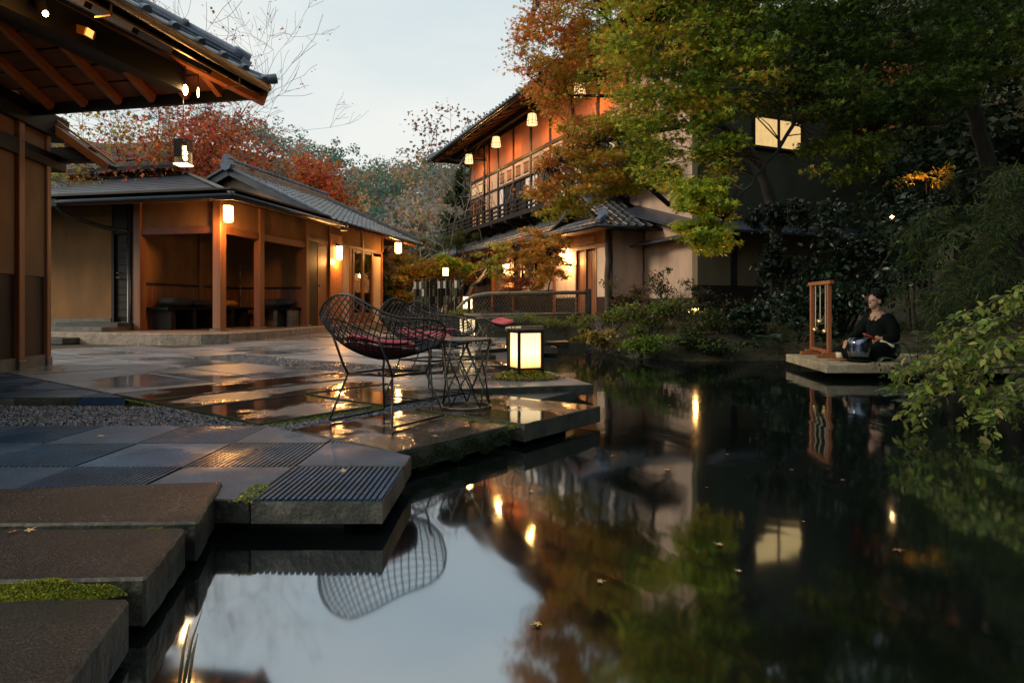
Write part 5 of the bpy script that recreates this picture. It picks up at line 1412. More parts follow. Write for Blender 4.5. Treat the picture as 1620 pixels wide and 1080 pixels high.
# moss mound under the big lantern
n = 1500
r = 0.30 * np.sqrt(RNG.random(n)); q = RNG.random(n) * 6.283
P = np.c_[0.124 + r * np.cos(q), 5.98 + 0.72 * r * np.sin(q), 0.0 + 0.075 * (1 - (r / 0.31) ** 2) * (0.5 + 0.6 * RNG.random(n))]
tag(leaves('moss_mound', None, P, 0.030 * (0.6 + 0.7 * RNG.random(n)), hues(n, [(0.28, 0.30, 0.03), (0.20, 0.26, 0.03), (0.36, 0.32, 0.05), (0.14, 0.18, 0.03)]), M_MOSS, T_OVAL, up=0.6),
    'round-leaved yellow green plant mound at the feet of the big lantern', 'plant', kind='stuff')
n = 260
r = 0.27 + 0.10 * RNG.random(n); q = RNG.random(n) * 6.283
P = np.c_[0.124 + r * np.cos(q), 5.98 + 0.72 * r * np.sin(q), 0.006 + 0.012 * RNG.random(n)]
tag(leaves('leaf_litter', None, P, 0.02 * (0.6 + 0.8 * RNG.random(n)), hues(n, [(0.22, 0.06, 0.02), (0.30, 0.14, 0.03), (0.10, 0.04, 0.02)]), M_MOSS, T_MAPLE, up=1.5), 'reddish fallen leaves ringing the lantern plant', 'leaves', kind='stuff')

# ------------------------------------------------------------------ bamboo fence, rail, screen
fa, fb = at(812, 470, 14.0), at(932, 466, 14.6)
zb, zt_ = hz(fa.x, fa.y) - 0.02, 0.98
fence = thing('bamboo_fence', 'low diamond lattice bamboo fence with curved top pole behind the far chair', 'fence', (fa.x, fa.y, zb))
d = Vector((fb.x - fa.x, fb.y - fa.y, 0)); Lf = d.length; d.normalize()
a0 = Vector((fa.x, fa.y, 0)) - d * 0.9
Lf += 0.9
tr = [a0 + d * s + Vector((0, 0, zz)) for s, zz in ((-0.35, 0.62), (-0.2, 0.78), (0.0, 0.90), (0.3, 0.95), (1.0, 0.97), (Lf, 1.0))]
MB().tube(tr, [0.035, 0.038, 0.042, 0.045, 0.045, 0.045], 8).build('top_pole', M_BAMBOO, fence, smooth=True)
MB().tube([a0 + d * -0.2 + Vector((0, 0, 0.50)), a0 + d * Lf + Vector((0, 0, 0.52))], 0.035, 8).build('bottom_pole', M_BAMBOO, fence, smooth=True)
MB().tube([a0 + d * -0.2 + Vector((0, 0.02, 0.44)), a0 + d * Lf + Vector((0, 0.02, 0.45))], 0.03, 8).build('bottom_pole', M_BAMBOO, fence, smooth=True)
for s in np.arange(-0.45, Lf, 0.072):
    for sg in (-1, 1):
        s0, s1 = s, s + 0.26 * sg
        p, q = a0 + d * s0 + Vector((0, 0.01 * sg, 0.53)), a0 + d * s1 + Vector((0, 0.01 * sg, 0.93))
        lo_, hi_ = -0.2, Lf
        if s1 < lo_ or s1 > hi_ or s0 < lo_ or s0 > hi_: continue
        MB().beam(p, q, 0.010, 0.020, up=(0, 1, 0)).build('lattice_slat', M_LATT, fence)
MB().tube([a0 + d * (Lf - 0.02) + Vector((0, 0, 0.1)), a0 + d * (Lf - 0.02) + Vector((0, 0, 1.08))], 0.07, 8).build('end_post', M_BARK, fence, smooth=True)
MB().tube([a0 + d * -0.1 + Vector((0, 0.05, 0.0)), a0 + d * -0.1 + Vector((0, 0.05, 0.85))], 0.035, 8).build('end_post', M_BARK, fence, smooth=True)
for s in (0.8, 1.6, 2.3):
    if s < Lf: MB().tube([a0 + d * s + Vector((0, -0.05, 0.96)), a0 + d * s + Vector((0, 0, 1.03)), a0 + d * s + Vector((0.02, 0.05, 0.96))], 0.012, 5).build('rope_tie', M_BLACK, fence)
p0, p1 = at(800, 521, 11.9), at(860, 519, 11.9)
rail = thing('bamboo_rail', 'thick bamboo pole lying low on two stubs behind the big lantern', 'rail', (p0.x, p0.y, 0))
MB().tube([p0, p0.lerp(p1, .4), p0.lerp(p1, .401), p0.lerp(p1, .41), p0.lerp(p1, .411), p1], [0.055, 0.055, 0.06, 0.06, 0.055, 0.052], 10).build('pole', M_BAMBOO, rail, smooth=True)
for k in (0.08, 0.9):
    q = p0.lerp(p1, k); MB().tube([Vector((q.x, q.y, -0.02)), Vector((q.x, q.y, q.z - 0.04))], 0.05, 8).build('stub', M_BARKD, rail)
s0, s1 = at(655, 490, 17.0), at(728, 490, 16.0)
scr = thing('screen_fence', 'screen of dark posts with black and white squares beyond the chairs', 'screen', (s0.x, s0.y, 0.3))
d = (s1 - s0); d.z = 0; Ls = d.length; d.normalize(); nn = 17
for i in range(nn + 1):
    p = Vector((s0.x, s0.y, 0)) + d * (Ls * i / nn)
    MB().tube([p + Vector((0, 0, -0.1)), p + Vector((0, 0, 1.40))], 0.013, 6).build('post', M_DARKW if i % 3 else M_BAMBOO, scr)
for z in (0.75, 1.37):
    MB().beam(Vector((s0.x, s0.y + 0.03, z)), Vector((s1.x, s1.y + 0.03, z)), 0.03, 0.03).build('rail', M_DARKW, scr)
M_SCRG = pmat('green_panel', (0.06, 0.085, 0.06), rough=0.4, var=0.3, bump=0.05)
M_WHITE = pmat('white_panel', (0.72, 0.68, 0.62), rough=0.7, var=0.1, bump=0.05)
for i in range(nn):
    for j in range(3):
        rr = random.random()
        if rr < 0.78:
            mt = M_WHITE if rr < 0.19 else (M_BLACKW if rr < 0.48 else M_SCRG)
            p = Vector((s0.x, s0.y - 0.03, 0)) + d * (Ls * (i + 0.5) / nn)
            MB().box((p.x, p.y, 1.24 - j * 0.195), (Ls / nn * 0.72, 0.012, 0.185), math.atan2(d.y, d.x)).build('square_panel', mt, scr)

# ------------------------------------------------------------------ platform, chime stand, bowl
plat = thing('stone_platform', 'pale stone slab platform over the pond carrying the seated person', 'platform', (4.2, 7.8, WATER))
pp = [(3.44, 7.06), (5.6, 7.02), (5.7, 8.75), (3.66, 8.62)]
MB().prism(pp, -0.066, 0.034).build('slab', M_PLAT, plat, bevel=0.008)
MB().prism([(3.85, 7.4), (5.5, 7.4), (5.5, 8.5), (4.0, 8.4)], -0.9, -0.067).build('pier', M_BLACKW, plat)
ZP = 0.034
cs = thing('chime_stand', 'slim orange wooden stand with three hanging brass bells', 'chime stand', (3.96, 8.28, ZP))
Lp, Rp = Vector((3.965, 8.52, ZP)), Vector((3.905, 7.94, ZP))
dd = (Rp - Lp).normalized(); sd = Vector((dd.y, -dd.x, 0))
for p in (Lp, Rp):
    MB().beam(p + Vector((0, 0, 0.07)), p + Vector((0, 0, 0.91)), 0.045, 0.045, up=dd).build('upright', M_CHIME, cs, bevel=0.003)
    f = MB(); f.beam(p - sd * 0.15 + Vector((0, 0, 0.022)), p + sd * 0.15 + Vector((0, 0, 0.022)), 0.06, 0.044)
    f.beam(p - sd * 0.085 + Vector((0, 0, 0.056)), p + sd * 0.085 + Vector((0, 0, 0.056)), 0.06, 0.026); f.build('foot', M_CHIME, cs, bevel=0.006)
MB().beam(Lp - dd * 0.07 + Vector((0, 0, 0.93)), Rp + dd * 0.09 + Vector((0, 0, 0.93)), 0.06, 0.045).build('top_beam', M_CHIME, cs, bevel=0.005)
MB().beam(Lp + Vector((0, 0, 0.09)), Rp + Vector((0, 0, 0.075)), 0.03, 0.035).build('stretcher', M_CHIME, cs)
for k, drop in ((0.22, 0.54), (0.50, 0.43), (0.80, 0.55)):
    p = Lp.lerp(Rp, k) + Vector((0, 0, 0.905)); q = p - Vector((0, 0, drop))
    MB().tube([p, q], 0.006, 5).build('cord', M_CORD, cs)
    MB().lathe(q - Vector((0, 0, 0.05)), [(0.040, 0.0), (0.043, 0.012), (0.040, 0.035), (0.028, 0.047), (0.006, 0.052)], 14).build('bell', M_BRASS, cs, smooth=True)
cup = MB().lathe((4.0, 7.86, ZP), [(0.03, 0.0), (0.045, 0.02), (0.05, 0.075), (0.046, 0.078), (0.04, 0.03), (0.01, 0.022)], 16).build('small_bowl', M_IVORY, None, smooth=True)
tag(cup, 'small ivory bowl on the platform beside the chime stand', 'bowl')
bc = Vector((3.96, 7.36, ZP))
bw_ = thing('singing_bowl', 'large polished metal singing bowl in front of the seated person', 'bowl', bc)
MB().lathe(bc, [(0.07, 0.03), (0.105, 0.06), (0.122, 0.13), (0.122, 0.21), (0.118, 0.272), (0.110, 0.272), (0.112, 0.2), (0.1, 0.08), (0.02, 0.05)], 32).build('bowl', M_BOWL, bw_, smooth=True)
MB().lathe(bc, [(0.09, 0.0), (0.13, 0.012), (0.13, 0.03), (0.08, 0.04)], 24).build('ring_cushion', M_CLOTH, bw_, smooth=True)
mat_o = MB().box((3.86, 7.55, ZP + 0.008), (0.30, 0.16, 0.014), 0.5).build('wooden_tray', M_CHIME, None)
tag(mat_o, 'thin wooden board lying on the platform between stand and bowl', 'board')

# ------------------------------------------------------------------ seated person
per = thing('person', 'person in loose black clothes seated cross-legged, holding a red and ivory mallet', 'person', (4.36, 7.72, ZP))
PM = Matrix.Translation((4.40, 7.74, ZP)) @ Matrix.Rotation(math.radians(180 + 18), 4, 'Z') @ Matrix.Scale(0.92, 4)   # local +x = facing direction
def W(p): return PM @ Vector(p)
def capsule_chain(m, pts, rad, n=10):
    m.tube([W(p) for p in pts], rad, n)
    for p, r in ((pts[0], rad[0]), (pts[-1], rad[-1])):
        c = W(p)
        m.lathe(c - Vector((0, 0, r)), [(r * math.sin(t) + 1e-4, r - r * math.cos(t)) for t in np.linspace(0.05, math.pi - 0.05, 7)], n)
def ellipsoid(m, c, rx, ry, rz, n=16, rings=10, tilt=0.0):
    vs, fs = [], []
    for j in range(rings + 1):
        ph = math.pi * (j / rings - 0.5)
        for i in range(n):
            th = 2 * math.pi * i / n
            p = Vector((rx * math.cos(ph) * math.cos(th), ry * math.cos(ph) * math.sin(th), rz * math.sin(ph)))
            p = Matrix.Rotation(tilt, 3, 'Y') @ p
            vs.append(W(Vector(c) + p))
    for j in range(rings):
        for i in range(n): fs.append((j * n + i, j * n + (i + 1) % n, (j + 1) * n + (i + 1) % n, (j + 1) * n + i))
    m.add(vs, fs)
body = MB()
HC = Vector((0.055, 0.0, 0.765))
ellipsoid(body, HC + Vector((-0.008, 0, 0.018)), 0.092, 0.074, 0.094)            # cranium
ellipsoid(body, HC + Vector((0.030, 0, -0.035)), 0.058, 0.055, 0.072, tilt=0.15)  # face and jaw
ellipsoid(body, HC + Vector((0.062, 0, -0.084)), 0.026, 0.026, 0.022)            # chin
body.tube([W(HC + Vector((0.084, 0, 0.012))), W(HC + Vector((0.100, 0, -0.022))), W(HC + Vector((0.086, 0, -0.036)))], [0.008, 0.014, 0.010], 8)   # nose
ellipsoid(body, HC + Vector((0.084, 0, -0.058)), 0.009, 0.021, 0.007)            # lips
ellipsoid(body, HC + Vector((0.084, 0, -0.069)), 0.008, 0.018, 0.006)
for s in (-1, 1):
    ellipsoid(body, HC + Vector((-0.004, s * 0.074, -0.012)), 0.020, 0.010, 0.032)  # ears
    ellipsoid(body, HC + Vector((0.072, s * 0.032, 0.016)), 0.012, 0.018, 0.007)    # brows
capsule_chain(body, [(0.045, 0, 0.69), (0.02, 0, 0.60), (0.0, 0, 0.55)], [0.050, 0.052, 0.065])
capsule_chain(body, [(0.0, 0, 0.53), (-0.02, 0, 0.35), (-0.03, 0, 0.12)], [0.105, 0.11, 0.13])
# arms: near arm (local +y is towards the camera after the turn) holds the mallet, far arm rests on the knee
elb, hnd = (0.02, 0.25, 0.30), (0.135, 0.165, 0.275)
capsule_chain(body, [(0.0, 0.16, 0.53), (-0.01, 0.22, 0.42), elb], [0.055, 0.048, 0.042])
capsule_chain(body, [elb, (0.08, 0.21, 0.285), hnd], [0.041, 0.036, 0.028])
elb2, hnd2 = (0.10, -0.23, 0.32), (0.34, -0.15, 0.235)
capsule_chain(body, [(0.0, -0.16, 0.53), (0.04, -0.22, 0.42), elb2], [0.055, 0.048, 0.042])
capsule_chain(body, [elb2, (0.24, -0.19, 0.27), hnd2], [0.041, 0.034, 0.027])
def hand(m, wrist, fdir, side, curl, n_):
    """palm and five fingers; fdir = finger direction, side = thumb side, n_ = palm normal (all local)"""
    w = Vector(wrist); f = Vector(fdir).normalized(); s = Vector(side).normalized(); nn_ = Vector(n_).normalized()
    m.tube([W(w), W(w + f * 0.035), W(w + f * 0.075)], [0.026, 0.034, 0.030], 8)
    for k, L_ in enumerate((0.062, 0.072, 0.066, 0.052)):
        b = w + f * 0.07 + s * (0.027 - 0.018 * k)
        p1 = b + (f * math.cos(curl) + nn_ * math.sin(curl)) * L_ * 0.5
        p2 = p1 + (f * math.cos(curl * 2.3) + nn_ * math.sin(curl * 2.3)) * L_ * 0.5
        m.tube([W(b), W(p1), W(p2)], [0.0095, 0.009, 0.0075], 6)
    b = w + f * 0.02 + s * 0.026
    p1 = b + (s * 0.7 + f * 0.6 + nn_ * 0.3).normalized() * 0.035
    p2 = p1 + (f * 0.7 + nn_ * 0.6).normalized() * 0.03
    m.tube([W(b), W(p1), W(p2)], [0.012, 0.0105, 0.009], 6)
hand(body, hnd, (0.75, -0.45, -0.15), (0.3, 0.2, 0.9), 0.85, (-0.3, -0.6, -0.75))
hand(body, hnd2, (0.85, 0.1, -0.5), (0.2, 0.95, 0.1), 0.35, (-0.4, 0, -0.9))
for s in (-1, 1):
    capsule_chain(body, [(-0.03, s * 0.10, 0.12), (0.18, s * 0.22, 0.13), (0.30, s * 0.25, 0.09)], [0.10, 0.085, 0.062])
    capsule_chain(body, [(0.30, s * 0.25, 0.085), (0.26, s * 0.05, 0.06), (0.20, -s * 0.10, 0.05)], [0.06, 0.05, 0.04])
bo = body.build('body', M_SKIN, per, smooth=True)
rm = bo.modifiers.new('skin', 'REMESH'); rm.mode = 'VOXEL'; rm.voxel_size = 0.0062; rm.use_smooth_shade = True
sm = bo.modifiers.new('soft', 'SMOOTH'); sm.iterations = 3; sm.factor = 0.5
robe = MB()
capsule_chain(robe, [(0.0, 0, 0.535), (-0.01, 0, 0.44), (-0.02, 0, 0.3), (-0.04, 0, 0.12)], [0.098, 0.135, 0.145, 0.17], 16)
ellipsoid(robe, (0.0, 0, 0.50), 0.10, 0.17, 0.085)
ellipsoid(robe, (-0.03, 0, 0.14), 0.20, 0.25, 0.135)
for s, e, h2, st in ((1, elb, hnd, 0.62), (-1, elb2, hnd2, 0.78)):
    mid = Vector(e).lerp(Vector(h2), st)
    capsule_chain(robe, [(0.0, s * 0.15, 0.535), (0.035 if s < 0 else -0.005, s * 0.22, 0.425), e], [0.068, 0.068, 0.064], 12)
    capsule_chain(robe, [e, Vector(e).lerp(mid, 0.6), mid], [0.066, 0.058, 0.054], 12)
    capsule_chain(robe, [(-0.03, s * 0.12, 0.13), (0.18, s * 0.24, 0.135), (0.32, s * 0.26, 0.095)], [0.135, 0.11, 0.085], 12)
    capsule_chain(robe, [(0.32, s * 0.26, 0.09), (0.27, s * 0.05, 0.07), (0.20, -s * 0.12, 0.06)], [0.085, 0.075, 0.058], 12)
ro = robe.build('clothes', M_CLOTH, per, smooth=True)
rm = ro.modifiers.new('cloth', 'REMESH'); rm.mode = 'VOXEL'; rm.voxel_size = 0.010; rm.use_smooth_shade = True
sm = ro.modifiers.new('soft', 'SMOOTH'); sm.iterations = 6; sm.factor = 0.5
hair = MB()
ellipsoid(hair, HC + Vector((-0.024, 0, 0.040)), 0.098, 0.084, 0.084)
ellipsoid(hair, HC + Vector((-0.050, 0, -0.015)), 0.062, 0.080, 0.080)
ho = hair.build('hair', M_HAIR, per, smooth=True)
for s in (-1, 1):
    e = MB(); ellipsoid(e, HC + Vector((0.079, s * 0.031, 0.002)), 0.007, 0.013, 0.0045, 8, 6); e.build('eye', M_HAIR, per, smooth=True)
cl = MB(); cl.tube([W((0.10, 0.045, 0.56)), W((0.125, 0.0, 0.47)), W((0.10, -0.045, 0.56))], 0.006, 6); cl.build('collar', M_CLOTH, per)
mal = thing('mallet', 'striking mallet with red end and ivory end in the hand of the seated person', 'mallet', W(hnd))
m0, m1 = at(1363, 517, 7.42), at(1402, 546, 7.36)
hb = W(Vector(hnd) + Vector((0.75, -0.45, -0.15)).normalized() * 0.085 + Vector((-0.3, -0.6, -0.75)).normalized() * 0.018)   # inside the curled fingers
m0, m1 = hb + Vector((-0.10, 0.05, 0.085)), hb + Vector((0.125, -0.20, -0.055))
MB().tube([m0, m0.lerp(m1, 0.05), m0.lerp(m1, 0.40)], [0.010, 0.016, 0.015], 10).build('red_grip', M_REDL, mal, smooth=True)
MB().tube([m0.lerp(m1, 0.401), m0.lerp(m1, 0.56)], [0.011, 0.011], 10).build('shaft', M_CHIME, mal, smooth=True)
MB().tube([m0.lerp(m1, 0.561), m0.lerp(m1, 0.60), m0.lerp(m1, 0.97), m1], [0.012, 0.019, 0.019, 0.012], 10).build('ivory_head', M_IVORY, mal, smooth=True)
# ------------------------------------------------------------------ vegetation builders
def in_poly_px(poly, n):
    return scatter_poly([(float(x), float(y)) for x, y in poly], n)

def grow(p, d, L, r, lvl, top, tubes, tips, wander=0.25, up=0.05, kids=(2, 4), ratio=0.66, spread=0.75, seg=4):
    pts, rad = [Vector(p)], [r]; d = Vector(d).normalized(); p = Vector(p)
    for i in range(seg):
        d = (d + Vector((random.gauss(0, wander), random.gauss(0, wander), random.gauss(0, wander) + up))).normalized()
        p = p + d * (L / seg); pts.append(p.copy()); rad.append(r * (1 - 0.62 * (i + 1) / seg))
    tubes.append((pts, rad))
    if lvl >= top:
        tips.append((pts[-1], d)); tips.append((pts[len(pts) // 2], d)); return
    for k in range(random.randint(*kids)):
        i = random.randint(max(1, seg // 2), seg)
        q = Vector((random.gauss(0, 1), random.gauss(0, 1), random.gauss(0, 0.6)))
        q = (q - d * q.dot(d)).normalized()
        grow(pts[i], d * (1 - spread * 0.5) + q * spread, L * ratio * random.uniform(0.75, 1.15), rad[i] * 0.72, lvl + 1, top, tubes, tips, wander, up, kids, ratio, spread, seg)
    grow(pts[-1], d, L * ratio, rad[-1], lvl + 1, top, tubes, tips, wander, up, kids, ratio, spread, seg)

def wood(name, parent, tubes, mat, sides=5, rmin=0.0):
    m = MB()
    for pts, rad in tubes:
        m.tube(pts, [max(x, rmin) for x in rad], sides if rad[0] > 0.012 else 4, cap=False)
    return m.build(name, mat, parent, smooth=True)

def blob(c, rx, ry, rz, n, hollow=0.55):
    """points in an ellipsoid, denser towards the outside"""
    v = unit(RNG.normal(0, 1, (n, 3))); r = (hollow + (1 - hollow) * RNG.random((n, 1))) * (0.85 + 0.3 * RNG.random((n, 1)))
    return np.array(c) + v * r * np.array([rx, ry, rz])

def crown(parent, pads, size, tmpl, mat=M_LEAF, name='crown', up=0.8, jit=0.18):
    """pads: (centre, rx, ry, rz, n, palette, weights)"""
    P, Cc = [], []
    for c, rx, ry, rz, n, pal, w_ in pads:
        P.append(blob(c, rx, ry, rz, n, 0.15)); Cc.append(hues(n, pal, w_, jit))
    P, Cc = np.concatenate(P), np.concatenate(Cc)
    return leaves(name, parent, P, size * (0.6 + 0.7 * RNG.random(len(P))), Cc, mat, tmpl, up)

def limb(*pts): return [at(*p) for p in pts]
def smooth_path(pts, k=4, jitter=0.0):
    out_ = []
    n = len(pts)
    for i in range(n - 1):
        p0, p1, p2, p3 = pts[max(i - 1, 0)], pts[i], pts[i + 1], pts[min(i + 2, n - 1)]
        for j in range(k):
            t = j / k
            q = 0.5 * ((2 * p1) + (p2 - p0) * t + (2 * p0 - 5 * p1 + 4 * p2 - p3) * t * t + (3 * p1 - p0 - 3 * p2 + p3) * t ** 3)
            out_.append(q + Vector((random.gauss(0, jitter), random.gauss(0, jitter), random.gauss(0, jitter))))
    out_.append(pts[-1])
    return out_
def taper(n, r0, r1): return [r0 + (r1 - r0) * i / (n - 1) for i in range(n)]

def twigs_to(tubes, path, targets, r=0.012):
    """thin curved twigs from the nearest point of a limb to each pad centre"""
    for c in targets:
        c = Vector(c); b = min(path, key=lambda p: (p - c).length + 0.3 * abs(p.z - c.z) + (1.0 if p.z < c.z - 0.5 else 0) * 0.2)
        mid = b.lerp(c, 0.5) + Vector((random.gauss(0, 0.08), random.gauss(0, 0.08), 0.12 * (b - c).length))
        pts = [b, b.lerp(mid, 0.6) + Vector((0, 0, 0.03)), mid, mid.lerp(c, 0.6), c]
        tubes.append((pts, [r, r * 0.8, r * 0.6, r * 0.4, r * 0.25]))

GREEN = [(0.13, 0.21, 0.022), (0.085, 0.16, 0.018), (0.22, 0.28, 0.028), (0.05, 0.10, 0.015)]
YGREEN = [(0.40, 0.45, 0.035), (0.28, 0.37, 0.03), (0.50, 0.48, 0.04), (0.19, 0.28, 0.03)]
ORANGE = [(0.66, 0.25, 0.04), (0.55, 0.29, 0.04), (0.72, 0.25, 0.07), (0.36, 0.27, 0.035), (0.66, 0.20, 0.08)]
AMBER = [(0.58, 0.36, 0.04), (0.44, 0.33, 0.035), (0.28, 0.28, 0.03), (0.60, 0.27, 0.045)]
RED = [(0.62, 0.115, 0.05), (0.70, 0.19, 0.05), (0.54, 0.085, 0.08), (0.66, 0.26, 0.06)]
OLIVE = [(0.20, 0.185, 0.045), (0.13, 0.15, 0.04), (0.28, 0.21, 0.05)]
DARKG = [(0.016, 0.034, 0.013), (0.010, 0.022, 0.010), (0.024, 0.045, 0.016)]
PLUM = [(0.34, 0.18, 0.14), (0.28, 0.16, 0.11), (0.40, 0.23, 0.13), (0.24, 0.15, 0.13)]

# ------------------------------------------------------------------ hillside forest: far, one mass
FPAL = [[(0.13, 0.22, 0.175), (0.11, 0.19, 0.15)], [(0.20, 0.25, 0.14), (0.16, 0.21, 0.13)], [(0.32, 0.26, 0.17), (0.33, 0.27, 0.19)],
        [(0.48, 0.27, 0.14), (0.44, 0.28, 0.14)], [(0.085, 0.155, 0.105), (0.10, 0.17, 0.115)], [(0.36, 0.32, 0.28), (0.31, 0.29, 0.27)]]
P, Cc, Sz = [], [], []
for k in range(520):
    y = random.uniform(40, 118); x = random.uniform(-0.55, 0.30) * y
    if random.random() < 0.3: x = random.uniform(-0.35, 0.05) * y
    z = hz(x, y); hh = random.uniform(3.8, 6.8); w_ = hh * random.uniform(0.34, 0.5)
    pal = FPAL[RNG.choice(6, p=[0.30, 0.17, 0.15, 0.12, 0.12, 0.14])]
    n = 420 if y < 75 else 260
    nb_ = 6
    for b in range(nb_):
        cc = np.array([x, y, z + hh * 0.62]) + RNG.normal(0, 1, 3) * np.array([w_ * 0.55, w_ * 0.5, hh * 0.20])
        rr = w_ * random.uniform(0.35, 0.6)
        P.append(blob(cc, rr, rr, rr * 0.8, n // nb_, 0.6)); Cc.append(hues(n // nb_, pal, None, 0.2)); Sz.append(np.full(n // nb_, 0.34 * (0.7 + hh / 16)))
P, Cc, Sz = map(np.concatenate, (P, Cc, Sz))
tag(leaves('forest', None, P, Sz * (0.6 + 0.8 * RNG.random(len(P))), Cc, M_LEAF, T_RHOMB, up=0.5), 'wooded autumn hillside rising behind the garden', 'forest', kind='stuff')

# ------------------------------------------------------------------ trees behind the left house
def tipped_tree(name, label, base, dirs, L, r, top, pal, per, size, mat, spread_l=0.22, tmpl=T_TRI3, seed=1, group=None, cat='tree', wander=0.2, up=0.06, kids=(2, 3), ratio=0.68, share=1.0, bw=None, sides=5, rmin=0.004, up_l=0.7, spread=0.75):
    random.seed(seed)
    t = thing(name, label, cat, base, group)
    tubes, tips = [], []
    for d_ in dirs: grow(base, d_, L, r, 0, top, tubes, tips, wander, up, kids, ratio, spread)
    wood('trunk', t, tubes, bw or mat, sides, rmin)
    if per:
        tips = [q for q in tips if random.random() < share]
        C0 = np.array([tuple(q[0]) for q in tips]); n = len(C0) * per
        P = np.repeat(C0, per, 0) + RNG.normal(0, spread_l, (n, 3)) * np.array([1, 1, 0.55])
        leaves('crown', t, P, size * (0.6 + 0.8 * RNG.random(n)), hues(n, pal), M_LEAF, tmpl, up_l)
    return t
b = at(395, 440, 24); b.z = 0.2
tipped_tree('maple_tree', 'dense orange-red maple standing behind the tiled roof of the porch house', b, [(0.02, 0, 1), (0.45, 0.1, 0.9), (-0.3, 0.2, 0.9)], 2.75, 0.13, 4, RED + [(0.40, 0.16, 0.04)] * 2, 34, 0.15, M_BARK, 0.38, seed=5)
b = at(425, 430, 25); b.z = 0.2
tipped_tree('maple_tree', 'bright orange maple crown nearest the hill, right of the roof ridge', b, [(0.05, 0, 1), (0.3, 0.1, 0.95), (0.55, 0, 0.8)], 2.55, 0.12, 4, [(0.44, 0.15, 0.04), (0.38, 0.10, 0.035), (0.42, 0.19, 0.05)], 34, 0.15, M_BARK, 0.36, seed=9)
b = at(250, 450, 19); b.z = 0.0
tipped_tree('maple_tree', 'pinkish red maple with thin airy crown above the porch house', b, [(0.15, 0, 1), (0.5, 0, 0.9)], 2.75, 0.12, 4, RED + [(0.34, 0.09, 0.09), (0.30, 0.16, 0.05)], 18, 0.11, M_BARK, 0.36, seed=14, share=0.8)
b = at(175, 470, 18.6); b.z = 0.0
tipped_tree('maple_tree', 'green and yellow maple with bare crooked limb beside the gate house', b, [(0.12, 0, 1), (0.42, -0.1, 0.95)], 2.7, 0.11, 4, YGREEN + AMBER + [(0.33, 0.10, 0.06)], 9, 0.09, M_BARKD, 0.32, seed=23, share=0.8)
b = at(250, 470, 21.0); b.z = 0.0
tipped_tree('bare_tree', 'bare tree with fine twigs and a few red leaves above the gate roof', b, [(0.06, 0, 1)], 4.6, 0.11, 5, RED + ORANGE, 2, 0.09, M_BARKP, 0.15, seed=31, share=0.12, ratio=0.70, kids=(2, 3), up=0.05, wander=0.14, rmin=0.005)
b = at(345, 450, 22.5); b.z = 0.0
tipped_tree('bare_tree', 'leafless tree fanning thin twigs against the sky at the roof end', b, [(-0.02, 0, 1)], 3.5, 0.085, 5, None, 0, 0, M_BARKP, seed=37, ratio=0.68, kids=(2, 3), up=0.04, wander=0.15, rmin=0.006)
# evergreens
def cone_tree(name, label, base, h, w_, pal, n, size, tmpl=T_RHOMB, layers=9, mat=M_LEAF, trunk=True, group=None):
    t = thing(name, label, 'tree', base, group)
    base = Vector(base)
    if trunk: MB().tube([base, base + Vector((0.05, 0, h * 0.5)), base + Vector((0, 0, h * 0.97))], [h * 0.022, h * 0.015, 0.01], 7).build('trunk', M_BARKD, t, smooth=True)
    pads = []
    for k in range(layers):
        f = (k + 0.5) / layers; rr = w_ * (1 - f) ** 0.7 + 0.08
        m_ = max(3, int(7 * (1 - f)) + 2)
        for j in range(m_):
            q = random.uniform(0, 6.283)
            c = base + Vector((math.cos(q) * rr * 0.62, math.sin(q) * rr * 0.62, h * (0.16 + 0.84 * f) + random.gauss(0, h * 0.02)))
            pads.append((c, rr * 0.5, rr * 0.5, h / layers * 0.5, n // (layers * 5), pal, None))
    crown(t, pads, size, tmpl, mat, up=0.6)
    return t
b = at(533, 480, 27); b.z = 0.2
cone_tree('pine_tree', 'small dense dark green pine just beyond the tiled roof', b, 5.4, 1.35, [(0.04, 0.085, 0.035), (0.06, 0.11, 0.04)], 5200, 0.13, layers=7)
b = at(607, 500, 22.5); b.z = 0.1
cone_tree('evergreen_tree', 'slim dark green evergreen at the corner of the porch house', b, 2.6, 0.42, DARKG + [(0.03, 0.07, 0.04)], 2600, 0.085, layers=8)
b = at(735, 500, 34); b.z = 0.6
cone_tree('evergreen_tree', 'dark evergreen tree behind the far corner of the inn', b, 8.3, 2.0, [(0.035, 0.06, 0.03), (0.05, 0.08, 0.035), (0.07, 0.08, 0.03)], 5000, 0.22, layers=9)
# grey bare trees and the plum-leaved tree in the middle
for i, (px, Y, L_, sd, dr, lab) in enumerate(((650, 36, 4.0, 41, (0.15, 0, 1), 'pale grey leafless tree left of the inn roof'), (700, 31, 3.3, 43, (0.1, 0, 1), 'pale leafless tree leaning towards the inn balcony'),
                                              (735, 27, 2.5, 47, (-0.35, 0, 1), 'low pale leafless tree under the inn balcony, leaning left'), (600, 33, 2.7, 53, (0.3, 0, 1), 'thin dark leafless tree beyond the end of the porch house'))):
    b = at(px, 480, Y); b.z = 0.4
    tipped_tree('bare_tree', lab, b, [dr, (dr[0] + 0.45, 0.1, 0.9)], L_, 0.10, 4, [(0.26, 0.2, 0.16), (0.3, 0.17, 0.1)], 2 if i == 0 else 0, 0.14, M_BARKG if i < 3 else M_BARKP, 0.3, seed=sd, ratio=0.74, kids=(1, 2), wander=0.17, rmin=0.012, share=0.4)
b = at(765, 470, 40); b.z = 1.0
